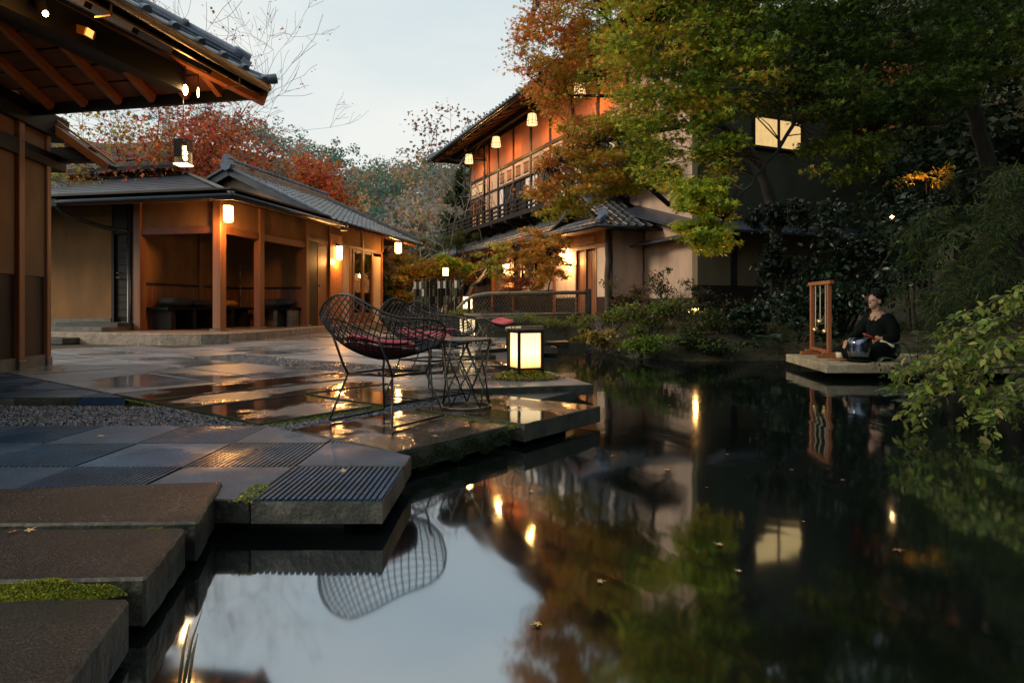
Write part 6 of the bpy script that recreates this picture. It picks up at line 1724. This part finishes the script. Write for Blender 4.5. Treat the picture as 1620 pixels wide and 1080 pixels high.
tipped_tree('plum_leaved_tree', 'airy tree with plum brown leaves rising behind the inn roof', b, [(-0.05, 0, 1), (-0.35, 0, 1), (0.3, 0.1, 1)], 4.7, 0.16, 4, PLUM + [(0.33, 0.15, 0.08)], 16, 0.22, M_BARKG, 0.55, seed=61, rmin=0.015, kids=(1, 2), share=0.8)
# low trees and shrubs beyond the chairs
def shrub(name, label, c, rx, ry, rz, n, pal, size, tmpl=T_RHOMB, nb=9, cat='shrub', mat=M_LEAF, stems=5, up=0.5, group=None, bark=M_BARK):
    c = Vector(c); t = thing(name, label, cat, (c.x, c.y, c.z - rz), group)
    pads, tubes = [], []
    for k in range(nb):
        v = Vector((random.gauss(0, 0.5) * rx, random.gauss(0, 0.5) * ry, random.uniform(-0.5, 0.75) * rz)) if k else Vector((0, 0, 0))
        s = random.uniform(0.35, 0.6)
        pads.append((c + v, rx * s, ry * s, rz * s * 0.7, n // nb, pal, None))
        if k < stems:
            b_ = Vector((c.x + random.gauss(0, 0.1) * rx, c.y, c.z - rz)); e_ = c + v
            tubes.append(([b_, b_.lerp(e_, 0.5) + Vector((random.gauss(0, 0.06) * rx, 0, 0.05)), e_], [0.03 * rz + 0.006, 0.018 * rz + 0.004, 0.004]))
    if tubes: wood('stem', t, tubes, bark)
    crown(t, pads, size, tmpl, mat, 'foliage', up)
    return t
for i, (px, py, Y, rx, rz, pal, lab) in enumerate((
        (650, 440, 27, 1.6, 1.1, AMBER, 'amber bush at the foot of the hill, left of the checkered screen'),
        (690, 425, 30, 1.5, 0.9, ORANGE, 'orange bush beyond the hanging garden lantern'),
        (628, 462, 24, 0.8, 0.6, OLIVE + AMBER, 'olive bush right beside the end of the porch house'),
        (715, 418, 24, 0.55, 0.5, YGREEN, 'yellow green tuft under the lower inn eave'),
        (668, 400, 38, 2.0, 1.3, OLIVE, 'dull olive bush on the lower hillside'))):
    shrub('autumn_bush', lab, at(px, py, Y), rx, rx * 0.8, rz, 2600, pal, 0.16 if Y > 23 else 0.09, group='bushes beyond the screen')
for i, (px, py, Y, rx, rz, lab) in enumerate(((722, 383, 27, 0.75, 0.55, 'upper cloud-pruned green pine pad under the balcony'), (708, 432, 25, 0.7, 0.4, 'dark green pine bough beside the lower inn eave'))):
    c = at(px, py, Y)
    t = shrub('garden_pine', lab, c, rx, rx * 0.8, rz, 2600, [(0.11, 0.14, 0.03), (0.07, 0.11, 0.03), (0.16, 0.16, 0.04)], 0.13, T_BLADE, cat='tree', stems=2)
    MB().tube([Vector((c.x, c.y, 0.3)), Vector((c.x + 0.1, c.y, c.z * 0.6)), c], [0.07, 0.05, 0.03], 6).build('trunk', M_BARK, t, smooth=True)

# small maple in front of the entrance
t = thing('small_maple', 'small orange and green maple in front of the lit inn entrance', 'tree', Vector((at(862, 480, 14.9).x, 14.9, 0.4)))
tubes = []
for pth in (limb((858, 500, 14.9), (850, 460, 14.9), (838, 430, 14.8), (815, 400, 14.8)), limb((862, 500, 14.9), (868, 455, 14.9), (875, 425, 14.9), (880, 400, 14.8)), limb((858, 490, 14.9), (840, 450, 14.9), (800, 430, 14.9), (765, 415, 14.9))):
    sp = smooth_path(pth, 4, 0.012); tubes.append((sp, taper(len(sp), 0.022, 0.006)))
pads = []
for (x, y) in in_poly_px([(728, 412), (760, 395), (800, 380), (820, 362), (850, 358), (884, 372), (902, 400), (896, 440), (868, 462), (830, 462), (800, 448), (760, 428)], 85):
    c = at(x, y, random.uniform(14.3, 15.6))
    left = x < 800
    pads.append((c, 0.22, 0.22, 0.09, 75, (OLIVE + YGREEN + AMBER) if left else (ORANGE + AMBER), None))
for (x, y) in in_poly_px([(795, 440), (840, 440), (835, 470), (790, 465)], 10): pads.append((at(x, y, 14.5), 0.22, 0.2, 0.10, 70, [(0.33, 0.09, 0.05), (0.36, 0.13, 0.06)], None))
allp = [p for tb in tubes for p in tb[0]]
twigs_to(tubes, allp, [p[0] for p in pads], 0.009)
wood('trunk', t, tubes, M_BARK)
crown(t, pads, 0.055, T_MAPLE, up=0.9)

# ------------------------------------------------------------------ orange maple in front of the inn
t = thing('orange_maple', 'tall maple turning orange, its boughs hanging before the inn wall', 'tree', Vector((at(1228, 500, 12.4).x, 12.4, 0.3)))
tubes = []
tr = smooth_path(limb((1232, 520, 12.4), (1228, 430, 12.4), (1222, 340, 12.3), (1208, 280, 12.2), (1180, 235, 12.0), (1130, 190, 11.6), (1070, 150, 11.2), (1000, 95, 10.8), (960, 30, 10.6)), 5, 0.015)
tubes.append((tr, taper(len(tr), 0.15, 0.03)))
l1 = smooth_path(limb((1130, 190, 11.6), (1060, 205, 11.2), (1010, 212, 10.9), (960, 222, 10.7), (910, 235, 10.5), (865, 262, 10.3)), 5, 0.012); tubes.append((l1, taper(len(l1), 0.05, 0.010)))
l2 = smooth_path(limb((1070, 150, 11.2), (1000, 150, 10.9), (940, 150, 10.8), (880, 150, 10.6), (835, 120, 10.5)), 5, 0.012); tubes.append((l2, taper(len(l2), 0.045, 0.008)))
l3 = smooth_path(limb((1000, 95, 10.8), (930, 60, 10.7), (870, 40, 10.6), (840, 30, 10.5)), 5, 0.012); tubes.append((l3, taper(len(l3), 0.04, 0.008)))
pads = []
def dens(polys, ncount, Y0, Y1, rx, rz, n, palf):
    out_ = []
    for pl_ in polys:
        for (x, y) in in_poly_px(pl_, ncount):
            if 1160 < x < 1275 and 182 < y < 252 and random.random() < 0.8: continue          # bough gap before the lit window
            Yd = random.uniform(Y0, Y1)
            out_.append((at(x, y, Yd), rx * random.uniform(0.7, 1.2), rx * random.uniform(0.7, 1.2), rz, n, palf(x, y), None))
    return out_
def opal(x, y):
    f = (x - 820) / 180 + random.gauss(0, 0.25)
    return ORANGE if f < 0.45 else (AMBER if f < 0.95 else YGREEN + GREEN[:2])
pads += dens([[(822, 118), (806, 95), (830, 30), (868, -40), (985, -40), (960, 70), (925, 150), (880, 190), (862, 168), (840, 150)]], 150, 9.6, 11.6, 0.36, 0.08, 72, opal)
pads += dens([[(850, -200), (1000, -200), (985, -40), (862, -40)]], 45, 9.6, 11.6, 0.5, 0.12, 80, opal)
pads += dens([[(893, 190), (985, 165), (1040, 200), (1035, 260), (985, 290), (925, 300), (880, 318), (850, 322), (838, 300), (850, 262), (872, 240)]], 140, 9.4, 11.0, 0.34, 0.075, 72, opal)
pads += dens([[(905, 300), (990, 262), (1035, 250), (1040, 285), (985, 310), (900, 345), (845, 355), (850, 335)]], 40, 10.2, 11.0, 0.30, 0.07, 62, lambda x, y: AMBER + YGREEN)
twigs_to(tubes, tr[14:] + l1 + l2 + l3, [p[0] for p in pads], 0.011)
wood('trunk', t, tubes, M_BARKD)
crown(t, pads, 0.052, T_MAPLE, up=0.9)

# ------------------------------------------------------------------ big green maple arching from the right
t = thing('green_maple', 'big green maple arching over the pond from the right bank', 'tree', Vector((at(1610, 480, 8.8).x, 8.8, 0.4)))
tubes = []
tr = smooth_path(limb((1615, 520, 8.9), (1590, 380, 8.9), (1560, 250, 8.8), (1535, 160, 8.7), (1508, 90, 8.6), (1490, 10, 8.5), (1478, -90, 8.4)), 5, 0.012); tubes.append((tr, taper(len(tr), 0.13, 0.05)))
l1 = smooth_path(limb((1508, 90, 8.6), (1450, 62, 8.4), (1385, 30, 8.2), (1295, 27, 7.9), (1200, 52, 7.6), (1110, 62, 7.4), (1050, 58, 7.3)), 5, 0.012); tubes.append((l1, taper(len(l1), 0.065, 0.012)))
l2 = smooth_path(limb((1535, 160, 8.7), (1480, 110, 8.3), (1440, 95, 8.0), (1380, 70, 7.6), (1320, 90, 7.2), (1270, 140, 7.0), (1252, 200, 6.9), (1205, 270, 6.8), (1160, 320, 6.7), (1125, 380, 6.6)), 5, 0.012); tubes.append((l2, taper(len(l2), 0.05, 0.008)))
l3 = smooth_path(limb((1490, 10, 8.5), (1540, -30, 8.0), (1600, -20, 7.5)), 4, 0.01); tubes.append((l3, taper(len(l3), 0.04, 0.01)))
l4 = smooth_path(limb((1535, 160, 8.7), (1500, 190, 8.0), (1440, 200, 7.6), (1380, 210, 7.3)), 4, 0.01); tubes.append((l4, taper(len(l4), 0.04, 0.01)))
l5 = smooth_path(limb((1475, -60, 8.4), (1380, -60, 8.0), (1250, -40, 7.6), (1120, -20, 7.3), (1030, 20, 7.2)), 4, 0.01); tubes.append((l5, taper(len(l5), 0.05, 0.01)))
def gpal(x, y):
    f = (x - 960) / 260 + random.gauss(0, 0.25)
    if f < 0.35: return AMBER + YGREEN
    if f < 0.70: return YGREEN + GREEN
    return GREEN if f < 1.15 else [(0.065, 0.125, 0.016), (0.048, 0.095, 0.014), (0.10, 0.16, 0.02), (0.03, 0.06, 0.012)]  # darker leaf colours further right stand in for the shade of the boughs
pads = []
pads += dens([[(965, -60), (1150, -60), (1150, 190), (1060, 200), (985, 190), (960, 120)]], 175, 6.5, 8.6, 0.32, 0.06, 92, gpal)
pads += dens([[(985, -260), (1700, -260), (1700, -60), (965, -60)]], 120, 6.4, 8.6, 0.45, 0.09, 110, gpal)
pads += dens([[(985, 180), (1060, 190), (1085, 240), (1060, 300), (1010, 270)]], 22, 7.0, 8.0, 0.24, 0.06, 85, lambda x, y: YGREEN + GREEN)
pads += dens([[(1150, -60), (1400, -60), (1400, 200), (1300, 210), (1262, 182), (1150, 188)]], 235, 6.3, 8.6, 0.33, 0.06, 92, gpal)
pads += dens([[(1400, -60), (1660, -60), (1660, 110), (1560, 140), (1500, 180), (1400, 240)]], 165, 6.4, 9.0, 0.36, 0.065, 92, lambda x, y: [(0.06, 0.115, 0.016), (0.045, 0.09, 0.014), (0.08, 0.13, 0.018), (0.03, 0.06, 0.012)])  # leaf palette darkened to carry the deep shade on this side
pads += dens([[(1255, 215), (1330, 210), (1400, 235), (1380, 280), (1300, 290), (1268, 250)]], 22, 6.6, 7.6, 0.26, 0.08, 80, lambda x, y: GREEN)
pads += dens([[(1095, 190), (1165, 205), (1180, 250), (1150, 290), (1095, 265)]], 22, 6.5, 7.2, 0.22, 0.07, 80, lambda x, y: GREEN + YGREEN[:2])
pads += dens([[(1062, 285), (1130, 290), (1150, 330), (1148, 385), (1122, 418), (1092, 398), (1080, 350), (1068, 318)]], 60, 6.3, 7.0, 0.19, 0.05, 78, lambda x, y: YGREEN)
twigs_to(tubes, l1 + l2 + l3 + l4 + l5, [p[0] for p in pads], 0.008)
wood('trunk', t, tubes, M_BARKD)
crown(t, pads, 0.045, T_MAPLE, up=0.9)
b = at(1475, 300, 13); b.z = 2.0
tipped_tree('maple_tree', 'orange-pink maple glimpsed high through the green boughs on the right', Vector((at(1440, 300, 14.4).x + 1.5, 14.4, 3.2)), [(0.02, 0, 1)], 3.6, 0.12, 4, [(0.42, 0.17, 0.08), (0.45, 0.13, 0.09), (0.34, 0.15, 0.05)], 7, 0.13, M_BARKD, 0.3, seed=71, ratio=0.42, up=0.12)

# ------------------------------------------------------------------ dark trees closing the right side
for i, (x, y, h_, w_, lab) in enumerate(((8.8, 12.6, 7.5, 1.9, 'dark evergreen beside the shaded end wall of the inn'), (10.6, 11.0, 9.0, 2.3, 'tall dark evergreen behind the seated person'),
                                         (9.4, 8.6, 8.2, 1.9, 'dark evergreen above the feathery bush on the right bank'), (12.6, 8.8, 10.5, 2.6, 'tallest dark evergreen at the right edge'),
                                         (8.2, 6.2, 6.6, 1.6, 'dark evergreen behind the broad-leaved shrub at the right edge'), (13.5, 13.0, 11.5, 2.8, 'dark evergreen high on the right slope'), (11.5, 16.5, 13.0, 3.0, 'tall dark evergreen rising behind the shaded end of the inn'),
                                         (16.5, 16.0, 14.5, 3.4, 'tall dark evergreen at the top corner of the right slope'), (15.0, 10.5, 13.0, 3.0, 'dark evergreen at the far right edge above the slope'))):
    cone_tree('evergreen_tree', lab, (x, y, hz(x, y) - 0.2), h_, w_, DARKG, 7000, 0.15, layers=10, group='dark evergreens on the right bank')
# glossy camellia by the wall
for i, (px, py, Y, rx, rz, n, lab) in enumerate(((1225, 400, 11.0, 0.55, 0.95, 2600, 'glossy dark camellia against the shaded wall'), (1255, 500, 10.0, 0.75, 0.62, 2200, 'glossy dark shrub at the water behind the chime stand'),
                                                 (1330, 420, 10.2, 0.8, 1.2, 2600, 'dark leafy shrub behind the chime stand'), (1180, 520, 10.3, 0.55, 0.38, 1500, 'dark low shrub at the dim corner of the pond'), (1450, 420, 9.6, 0.9, 1.3, 2600, 'dark leafy shrub behind the feathery bush'))):
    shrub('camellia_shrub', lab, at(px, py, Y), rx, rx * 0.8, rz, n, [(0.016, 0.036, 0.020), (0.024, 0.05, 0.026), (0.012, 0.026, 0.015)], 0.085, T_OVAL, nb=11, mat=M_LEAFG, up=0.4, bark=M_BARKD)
# bank planting in front of the entrance
for i, (px, py, Y, rx, rz, n, pal, tm, sz, lab) in enumerate((
        (960, 505, 11.6, 0.62, 0.36, 2000, OLIVE + GREEN + [(0.20, 0.10, 0.06)], T_RHOMB, 0.05, 'mixed low shrub at the water left of the entrance'),
        (1030, 508, 10.6, 0.60, 0.40, 2200, GREEN + [(0.15, 0.07, 0.04), (0.05, 0.08, 0.04)], T_RHOMB, 0.05, 'dark green shrub with reddish tips on the bank before the side wall'),
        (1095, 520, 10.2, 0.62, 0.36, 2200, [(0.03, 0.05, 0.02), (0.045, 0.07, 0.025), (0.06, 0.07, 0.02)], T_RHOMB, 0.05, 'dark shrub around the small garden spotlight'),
        (1010, 545, 9.85, 0.55, 0.20, 1600, GREEN, T_OVAL, 0.055, 'low green plants dipping to the water in the middle of the bank'),
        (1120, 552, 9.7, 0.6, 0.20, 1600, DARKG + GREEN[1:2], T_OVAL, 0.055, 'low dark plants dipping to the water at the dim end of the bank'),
        (952, 540, 10.4, 0.26, 0.20, 520, [(0.36, 0.27, 0.06), (0.30, 0.26, 0.07), (0.40, 0.30, 0.10)], T_TRI3, 0.085, 'pale yellow leaved plant drooping over the water'),
        (925, 532, 10.9, 0.20, 0.14, 380, [(0.32, 0.24, 0.03), (0.22, 0.22, 0.03)], T_TRI3, 0.07, 'golden green plant beside the pale yellow one'),
        (1050, 455, 13.0, 0.55, 0.42, 900, [(0.14, 0.08, 0.06), (0.10, 0.09, 0.03), (0.06, 0.07, 0.03)], T_RHOMB, 0.045, 'thin twiggy shrub before the beige wall'),
        (1010, 470, 12.6, 0.5, 0.35, 1100, [(0.16, 0.08, 0.05), (0.10, 0.10, 0.03)], T_RHOMB, 0.045, 'reddish twiggy shrub before the dark recess'),
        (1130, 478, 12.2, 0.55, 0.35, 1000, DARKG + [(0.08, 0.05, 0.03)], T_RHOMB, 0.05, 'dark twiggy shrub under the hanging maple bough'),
        (815, 508, 13.2, 0.30, 0.14, 700, GREEN + YGREEN, T_BLADE, 0.09, 'tuft of green grass beside the far chair'),
        (880, 512, 13.0, 0.75, 0.16, 1800, GREEN + OLIVE, T_BLADE, 0.07, 'grassy tuft below the bamboo fence'),
        (735, 498, 15.4, 0.35, 0.16, 700, YGREEN + GREEN, T_BLADE, 0.09, 'bright green tuft at the foot of the tall-legged lantern'))):
    shrub('bank_shrub', lab, at(px, py, Y), rx, rx * 0.7, rz, n, pal, sz, tm, group='planting along the far bank', bark=M_BARKD)
random.seed(3)
for px, py, Y, lab in ((1062, 470, 12.4, 'bare twig shrub rising before the beige wall'), (955, 530, 10.8, 'crooked bare stems leaning over the water below the entrance')):
    b = at(px, py + 45, Y)
    tubes, tips = [], []
    for k in range(3): grow(b, (random.gauss(0, 0.35), 0, 1), 0.32, 0.012, 0, 3, tubes, tips, 0.2, 0.05, (2, 3), 0.75, 0.8)
    t = thing('twig_shrub', lab, 'shrub', b); wood('stems', t, tubes, M_BARKP, 4, 0.004)
    if px == 1062:
        pt = at(1058, 426, Y); crown(t, [(pt, 0.10, 0.1, 0.08, 60, [(0.03, 0.08, 0.02)], None)], 0.05, T_OVAL, M_LEAFG, 'leaf_tuft')

# ------------------------------------------------------------------ right bank: feathery bush, ferns, broad-leaved shrub
t = thing('feathery_bush', 'large feathery green bush drooping over the seated person', 'shrub', Vector((5.3, 7.2, 0.1)))
tubes, P, A, Cc = [], [], [], []
BP = [(1436, 468), (1440, 400), (1446, 335), (1475, 290), (1540, 268), (1640, 245), (1640, 440), (1580, 480), (1520, 540), (1470, 562), (1446, 530)]
for k in range(46):
    x, y = in_poly_px(BP, 1)[0]
    Yd = random.uniform(5.8, 7.3); e = at(x, y, Yd)
    rt = Vector((5.5 + random.gauss(0, 0.2), 6.9 + random.gauss(0, 0.3), max(0.3, e.z * 0.8)))
    mid = rt.lerp(e, 0.5) + Vector((0, 0, 0.22))
    bough = smooth_path([rt, mid, e, e + Vector((-0.16, -0.05, -0.16))], 6)
    tubes.append((bough, taper(len(bough), 0.008, 0.002)))
    for j in range(5, len(bough)):
        d0 = (bough[j] - bough[j - 1]).normalized(); sv = d0.cross(Vector((0, 0, 1))).normalized()
        for sg in (-1, 1, random.choice((-1, 1))):
            L2 = random.uniform(0.10, 0.24)
            dv = (d0 * 0.8 + sv * sg * random.uniform(0.4, 1.0)).normalized()
            tw = [bough[j], bough[j] + dv * L2 * 0.5 + Vector((0, 0, 0.01)), bough[j] + dv * L2 + Vector((0, 0, -0.06))]
            tubes.append((tw, [0.0025, 0.002, 0.001]))
            for q in range(8):
                f = random.random(); p_ = tw[0].lerp(tw[1], f * 2) if f < 0.5 else tw[1].lerp(tw[2], f * 2 - 1)
                P.append(p_); s2 = dv.cross(Vector((0, 0, 1))) * random.choice((-1, 1)) * 0.7
                A.append(dv + s2 + Vector((0, 0, -0.3)))
P = np.array([tuple(p) for p in P]); A = unit(np.array([tuple(a) for a in A]))
wood('branches', t, tubes, M_BARKD, 4)
leaves('foliage', t, P, 0.085 * (0.5 + 0.8 * RNG.random(len(P))), hues(len(P), [(0.028, 0.070, 0.014), (0.050, 0.105, 0.018), (0.015, 0.042, 0.010), (0.08, 0.11, 0.02)]), M_LEAF, T_BLADE, 0.5, A, 0.8)

def fern(name, label, base, fronds, L_, pal, size):
    t = thing(name, label, 'fern', base); tubes, P, A, S = [], [], [], []
    for d_, rise in fronds:
        d_ = Vector(d_).normalized(); b = Vector(base)
        pts = [b, b + d_ * L_ * 0.35 + Vector((0, 0, rise * 0.75)), b + d_ * L_ * 0.75 + Vector((0, 0, rise)), b + d_ * L_ + Vector((0, 0, rise * 0.7))]
        pth = smooth_path(pts, 9); tubes.append((pth, taper(len(pth), 0.004, 0.0012)))
        for j in range(3, len(pth)):
            f = j / len(pth); dirn = (pth[j] - pth[j - 1]).normalized(); s_ = dirn.cross(Vector((0, 0, 1))).normalized()
            for sg in (-1, 1):
                P.append(pth[j]); A.append(s_ * sg + dirn * 0.45 + Vector((0, 0, -0.12))); S.append(size * (1.25 - f) * min(1, f * 4))
    P = np.array([tuple(p) for p in P]); A = unit(np.array([tuple(a) for a in A])); n = len(P)
    V, Q = [], []
    tv = np.array([(-0.07, 0, 0), (0.07, 0, 0), (0.09, 0.5, 0.02), (-0.09, 0.5, 0.02), (0.01, 1, -0.06), (-0.01, 1, -0.06)])
    up_ = np.array([0, 0, 1.0]); T = A; B = unit(np.cross(T, up_ + 0.2 * RNG.normal(0, 1, (n, 3)))); Nn = np.cross(B, T)
    s = np.array(S)[:, None, None]
    V = (P[:, None] + s * (tv[None, :, :1] * B[:, None] + tv[None, :, 1:2] * T[:, None] + tv[None, :, 2:] * Nn[:, None])).reshape(-1, 3)
    Q = (np.array([(0, 1, 2, 3), (3, 2, 4, 5)])[None] + 6 * np.arange(n)[:, None, None]).reshape(-1, 4)
    np_obj('pinnae', np_mesh('pinnae', V, Q, M_LEAFG, np.repeat(hues(n, pal), 6, 0)), t)
    wood('rachis', t, tubes, M_BARKD, 4)
    return t
FERN = [(0.06, 0.10, 0.05), (0.08, 0.13, 0.06), (0.05, 0.08, 0.05)]
fern('fern', 'arching fern frond clump in front of the platform end', at(1450, 600, 5.9), [((-0.05, -0.1, 0), 0.45), ((-0.5, -0.3, 0), 0.34), ((0.6, -0.2, 0), 0.40), ((0.2, -0.5, 0), 0.3), ((-0.9, 0.1, 0), 0.2)], 0.36, FERN, 0.12)
fern('fern', 'low fern spreading over the water below the platform', at(1462, 632, 5.3), [((-1, -0.1, 0), 0.06), ((-1, -0.45, 0), 0.02), ((-0.9, 0.3, 0), 0.09), ((-0.6, -0.8, 0), 0.03)], 0.36, FERN, 0.12)
fern('fern', 'dark broad fern at the water beside the chime stand', at(1235, 545, 9.6), [((-1, -0.4, 0), 0.15), ((-0.5, -0.9, 0), 0.18), ((0.5, -0.9, 0), 0.2), ((1, -0.4, 0), 0.16), ((0, -1, 0), 0.1)], 0.55, [(0.02, 0.05, 0.025), (0.03, 0.06, 0.03)], 0.18)
# ivy on the near edge of the platform
n = 700
P = np.c_[3.95 + 1.2 * RNG.random(n) ** 0.7, 7.04 - 0.10 * RNG.random(n), 0.05 - 0.18 * RNG.random(n)]
t = thing('ivy', 'small-leaved ivy trailing over the near edge of the stone platform', 'ivy', (4.5, 7.0, -0.1))
leaves('foliage', t, P, 0.030 * (0.6 + 0.7 * RNG.random(n)), hues(n, [(0.03, 0.07, 0.02), (0.05, 0.10, 0.02), (0.02, 0.045, 0.015)]), M_LEAF, T_RHOMB, 0.3)

t = thing('broad_leaved_shrub', 'pale green broad-leaved shrub leaning over the pond at the right edge', 'shrub', (3.9, 4.2, -0.1))
tubes, P, A, Sz = [], [], [], []
stems = [[(1700, 560, 4.6), (1600, 520, 4.5), (1530, 540, 4.4), (1470, 570, 4.3), (1425, 590, 4.25)], [(1700, 600, 4.4), (1600, 580, 4.3), (1530, 600, 4.2), (1480, 635, 4.1), (1452, 672, 4.05)],
         [(1700, 520, 4.6), (1620, 480, 4.5), (1570, 500, 4.4), (1520, 520, 4.3), (1490, 545, 4.3)], [(1700, 560, 4.1), (1620, 600, 4.0), (1580, 630, 3.9), (1560, 660, 3.85)],
         [(1720, 480, 4.7), (1650, 440, 4.6), (1615, 450, 4.5), (1600, 480, 4.4)], [(1720, 560, 4.3), (1640, 540, 4.2), (1580, 560, 4.1), (1520, 575, 4.1), (1500, 600, 4.05)],
         [(1700, 640, 4.0), (1640, 620, 3.9), (1610, 640, 3.9)], [(1680, 540, 4.8), (1600, 555, 4.7), (1540, 570, 4.7), (1450, 612, 4.6)], [(1700, 500, 4.4), (1650, 560, 4.2), (1600, 545, 4.15), (1550, 585, 4.1), (1530, 630, 4.05)]]
for st in stems:
    for rep in range(4):
        off = Vector((random.gauss(0, 0.05), random.gauss(0, 0.12), random.gauss(0, 0.06))) if rep else Vector((0, 0, 0))
        pth = smooth_path([p + off for p in limb(*st)], 6, 0.004); tubes.append((pth, taper(len(pth), 0.009, 0.002)))
        for j in range(4, len(pth)):
            for q in range(3):
                dirn = (pth[j] - pth[j - 1]).normalized(); sd_ = Vector((random.gauss(0, 1), random.gauss(0, 1), random.gauss(0, 0.7)))
                a = (dirn * 0.6 + sd_ * 0.55 + Vector((0, 0, -0.35))).normalized()
                P.append(pth[j] + a * 0.045); A.append(a); Sz.append(random.uniform(0.034, 0.074))
P = np.array([tuple(p) for p in P]); A = np.array([tuple(a) for a in A])
root = Vector((4.55, 4.5, hz(4.55, 4.5) - 0.05))
for st in stems:
    e = at(*st[0]); tubes.append((smooth_path([root, root.lerp(e, 0.5) + Vector((0.1, 0, 0.15)), e], 4, 0.004), taper(9, 0.014, 0.009)))
wood('stems', t, tubes, M_BARK, 5)
leaves('foliage', t, P, np.array(Sz), hues(len(P), [(0.22, 0.30, 0.055), (0.16, 0.24, 0.045), (0.28, 0.34, 0.07), (0.10, 0.16, 0.035), (0.32, 0.32, 0.09)]), M_LEAF, T_OVAL, 0.5, A, 0.85)

# ------------------------------------------------------------------ ground cover on the banks
S = np.c_[RNG.uniform(-1.5, 7.5, 60000), RNG.uniform(3.0, 17.5, 60000)]
sdv = poly_sd(S, POND); ok = (sdv > 0.02) & (sdv < 3.2) & ((S[:, 0] > 1.2) | (S[:, 1] > 14.3)) & ~((S[:, 0] > 3.4) & (S[:, 0] < 5.8) & (S[:, 1] > 6.9) & (S[:, 1] < 8.8))
S = S[ok]; S = np.concatenate([S, S + RNG.normal(0, 0.05, S.shape)])[:52000]; S = S[poly_sd(S, POND) > 0.02]
Pz = height(S[:, 0], S[:, 1]) + 0.02 + 0.04 * RNG.random(len(S))
tag(leaves('ground_cover', None, np.c_[S, Pz], 0.075 * (0.5 + 0.8 * RNG.random(len(S))), hues(len(S), [(0.045, 0.07, 0.02), (0.03, 0.05, 0.015), (0.07, 0.08, 0.025), (0.10, 0.06, 0.03)]), M_LEAF, T_BLADE, 0.2), 'low dark ground cover on the pond banks', 'plants', kind='stuff')
shrub('lit_shrub', 'small cluster of golden leaves caught by the spotlight above the seated person', at(1465, 278, 8.3), 0.28, 0.2, 0.24, 260, [(0.45, 0.32, 0.05), (0.38, 0.30, 0.05)], 0.055, T_OVAL, nb=7, stems=3, bark=M_BARKD)

# ------------------------------------------------------------------ small things: floating leaves, reeds, garden spots
fl = T_MAPLE[0].copy(); fl[:, 2] = fl[:, 2] * 0.3
me_fl = []
for nm, colr in (('tan_leaf', (0.42, 0.25, 0.13)), ('yellow_leaf', (0.45, 0.30, 0.06)), ('rust_leaf', (0.24, 0.085, 0.03))):
    me = np_mesh('fallen_leaf', fl * np.array([0.038, 0.038, 0.05]), T_MAPLE[1], pmat(nm, colr, rough=0.6, var=0.2, scale=40, bump=0.0)); me_fl.append(me)
for i, (px, py) in enumerate(((1140, 860), (1272, 824), (1150, 718), (1055, 742), (840, 776), (1252, 742), (948, 918), (852, 985), (1332, 758), (905, 660), (1060, 640), (1118, 770), (1170, 902), (968, 720), (1420, 868), (1290, 652))):
    p = gp(px, py, WATER + 0.006)
    o = bpy.data.objects.new('fallen_leaf', me_fl[i % 3]); COL.objects.link(o)
    o.location = p; o.rotation_euler = (0.05, 0.05, random.uniform(0, 6.28)); k = random.uniform(0.28, 0.75); o.scale = (k, k, k)
    tag(o, 'single fallen maple leaf floating on the dark pond', 'leaf', 'leaves floating on the pond')
for i, (px, py) in enumerate(((20, 842), (45, 840), (310, 555), (465, 740), (545, 745), (500, 610), (330, 540), (390, 712), (160, 690), (300, 652), (215, 661), (690, 690), (735, 668), (620, 700), (770, 660), (660, 678))):
    p = gp(px, py, 0.01); o = bpy.data.objects.new('fallen_leaf', me_fl[(i + 2) % 3]); COL.objects.link(o)
    o.location = (p.x, p.y, 0.014); o.rotation_euler = (random.uniform(-0.2, 0.2), random.uniform(-0.2, 0.2), random.uniform(0, 6.28)); k = random.uniform(0.4, 0.8); o.scale = (k, k, k)
    tag(o, 'single fallen maple leaf lying on the wet terrace paving', 'leaf', 'leaves fallen on the terrace')
t = thing('reed', 'few yellow reed stems standing in the water at the near slab', 'plant', gp(290, 1065, WATER))
for k, (px, dx, hh) in enumerate(((283, 0.012, 0.12), (290, 0.03, 0.15), (298, 0.01, 0.10))):
    b = gp(px, 1085, WATER); MB().tube([b, b + Vector((dx * 0.4, 0.01, hh * 0.6)), b + Vector((dx, 0.02, hh))], [0.004, 0.0035, 0.001], 5).build('stem', M_BAMBOO, t, smooth=True)
def garden_spot(px, py, Y, to, watts, lab):
    p = at(px, py, Y); t = thing('garden_spotlight', lab, 'lamp', p)
    MB().lathe(p, [(0.010, -0.014), (0.024, 0.0), (0.010, 0.014)], 10).build('lens', E_BULB, t, smooth=True)
    MB().tube([p + Vector((0.02, 0.03, -0.01)), p + Vector((0.05, 0.09, -0.05))], [0.04, 0.035], 10).build('housing', M_BLACK, t, smooth=True)
    MB().tube([p + Vector((0.05, 0.09, -0.05)), Vector((p.x + 0.05, p.y + 0.09, p.z - 0.4))], 0.012, 6).build('stake', M_BLACK, t)
    spot_lamp(t, p + (Vector(to) - p).normalized() * 0.05, to, watts, 60)
garden_spot(1100, 490, 10.0, at(1105, 350, 6.9), 260, 'small bright garden spotlight among the dark bank shrubs')
garden_spot(1411, 343, 8.6, at(1462, 278, 8.3), 60, 'tiny garden spotlight in the dark bushes above the seated person')
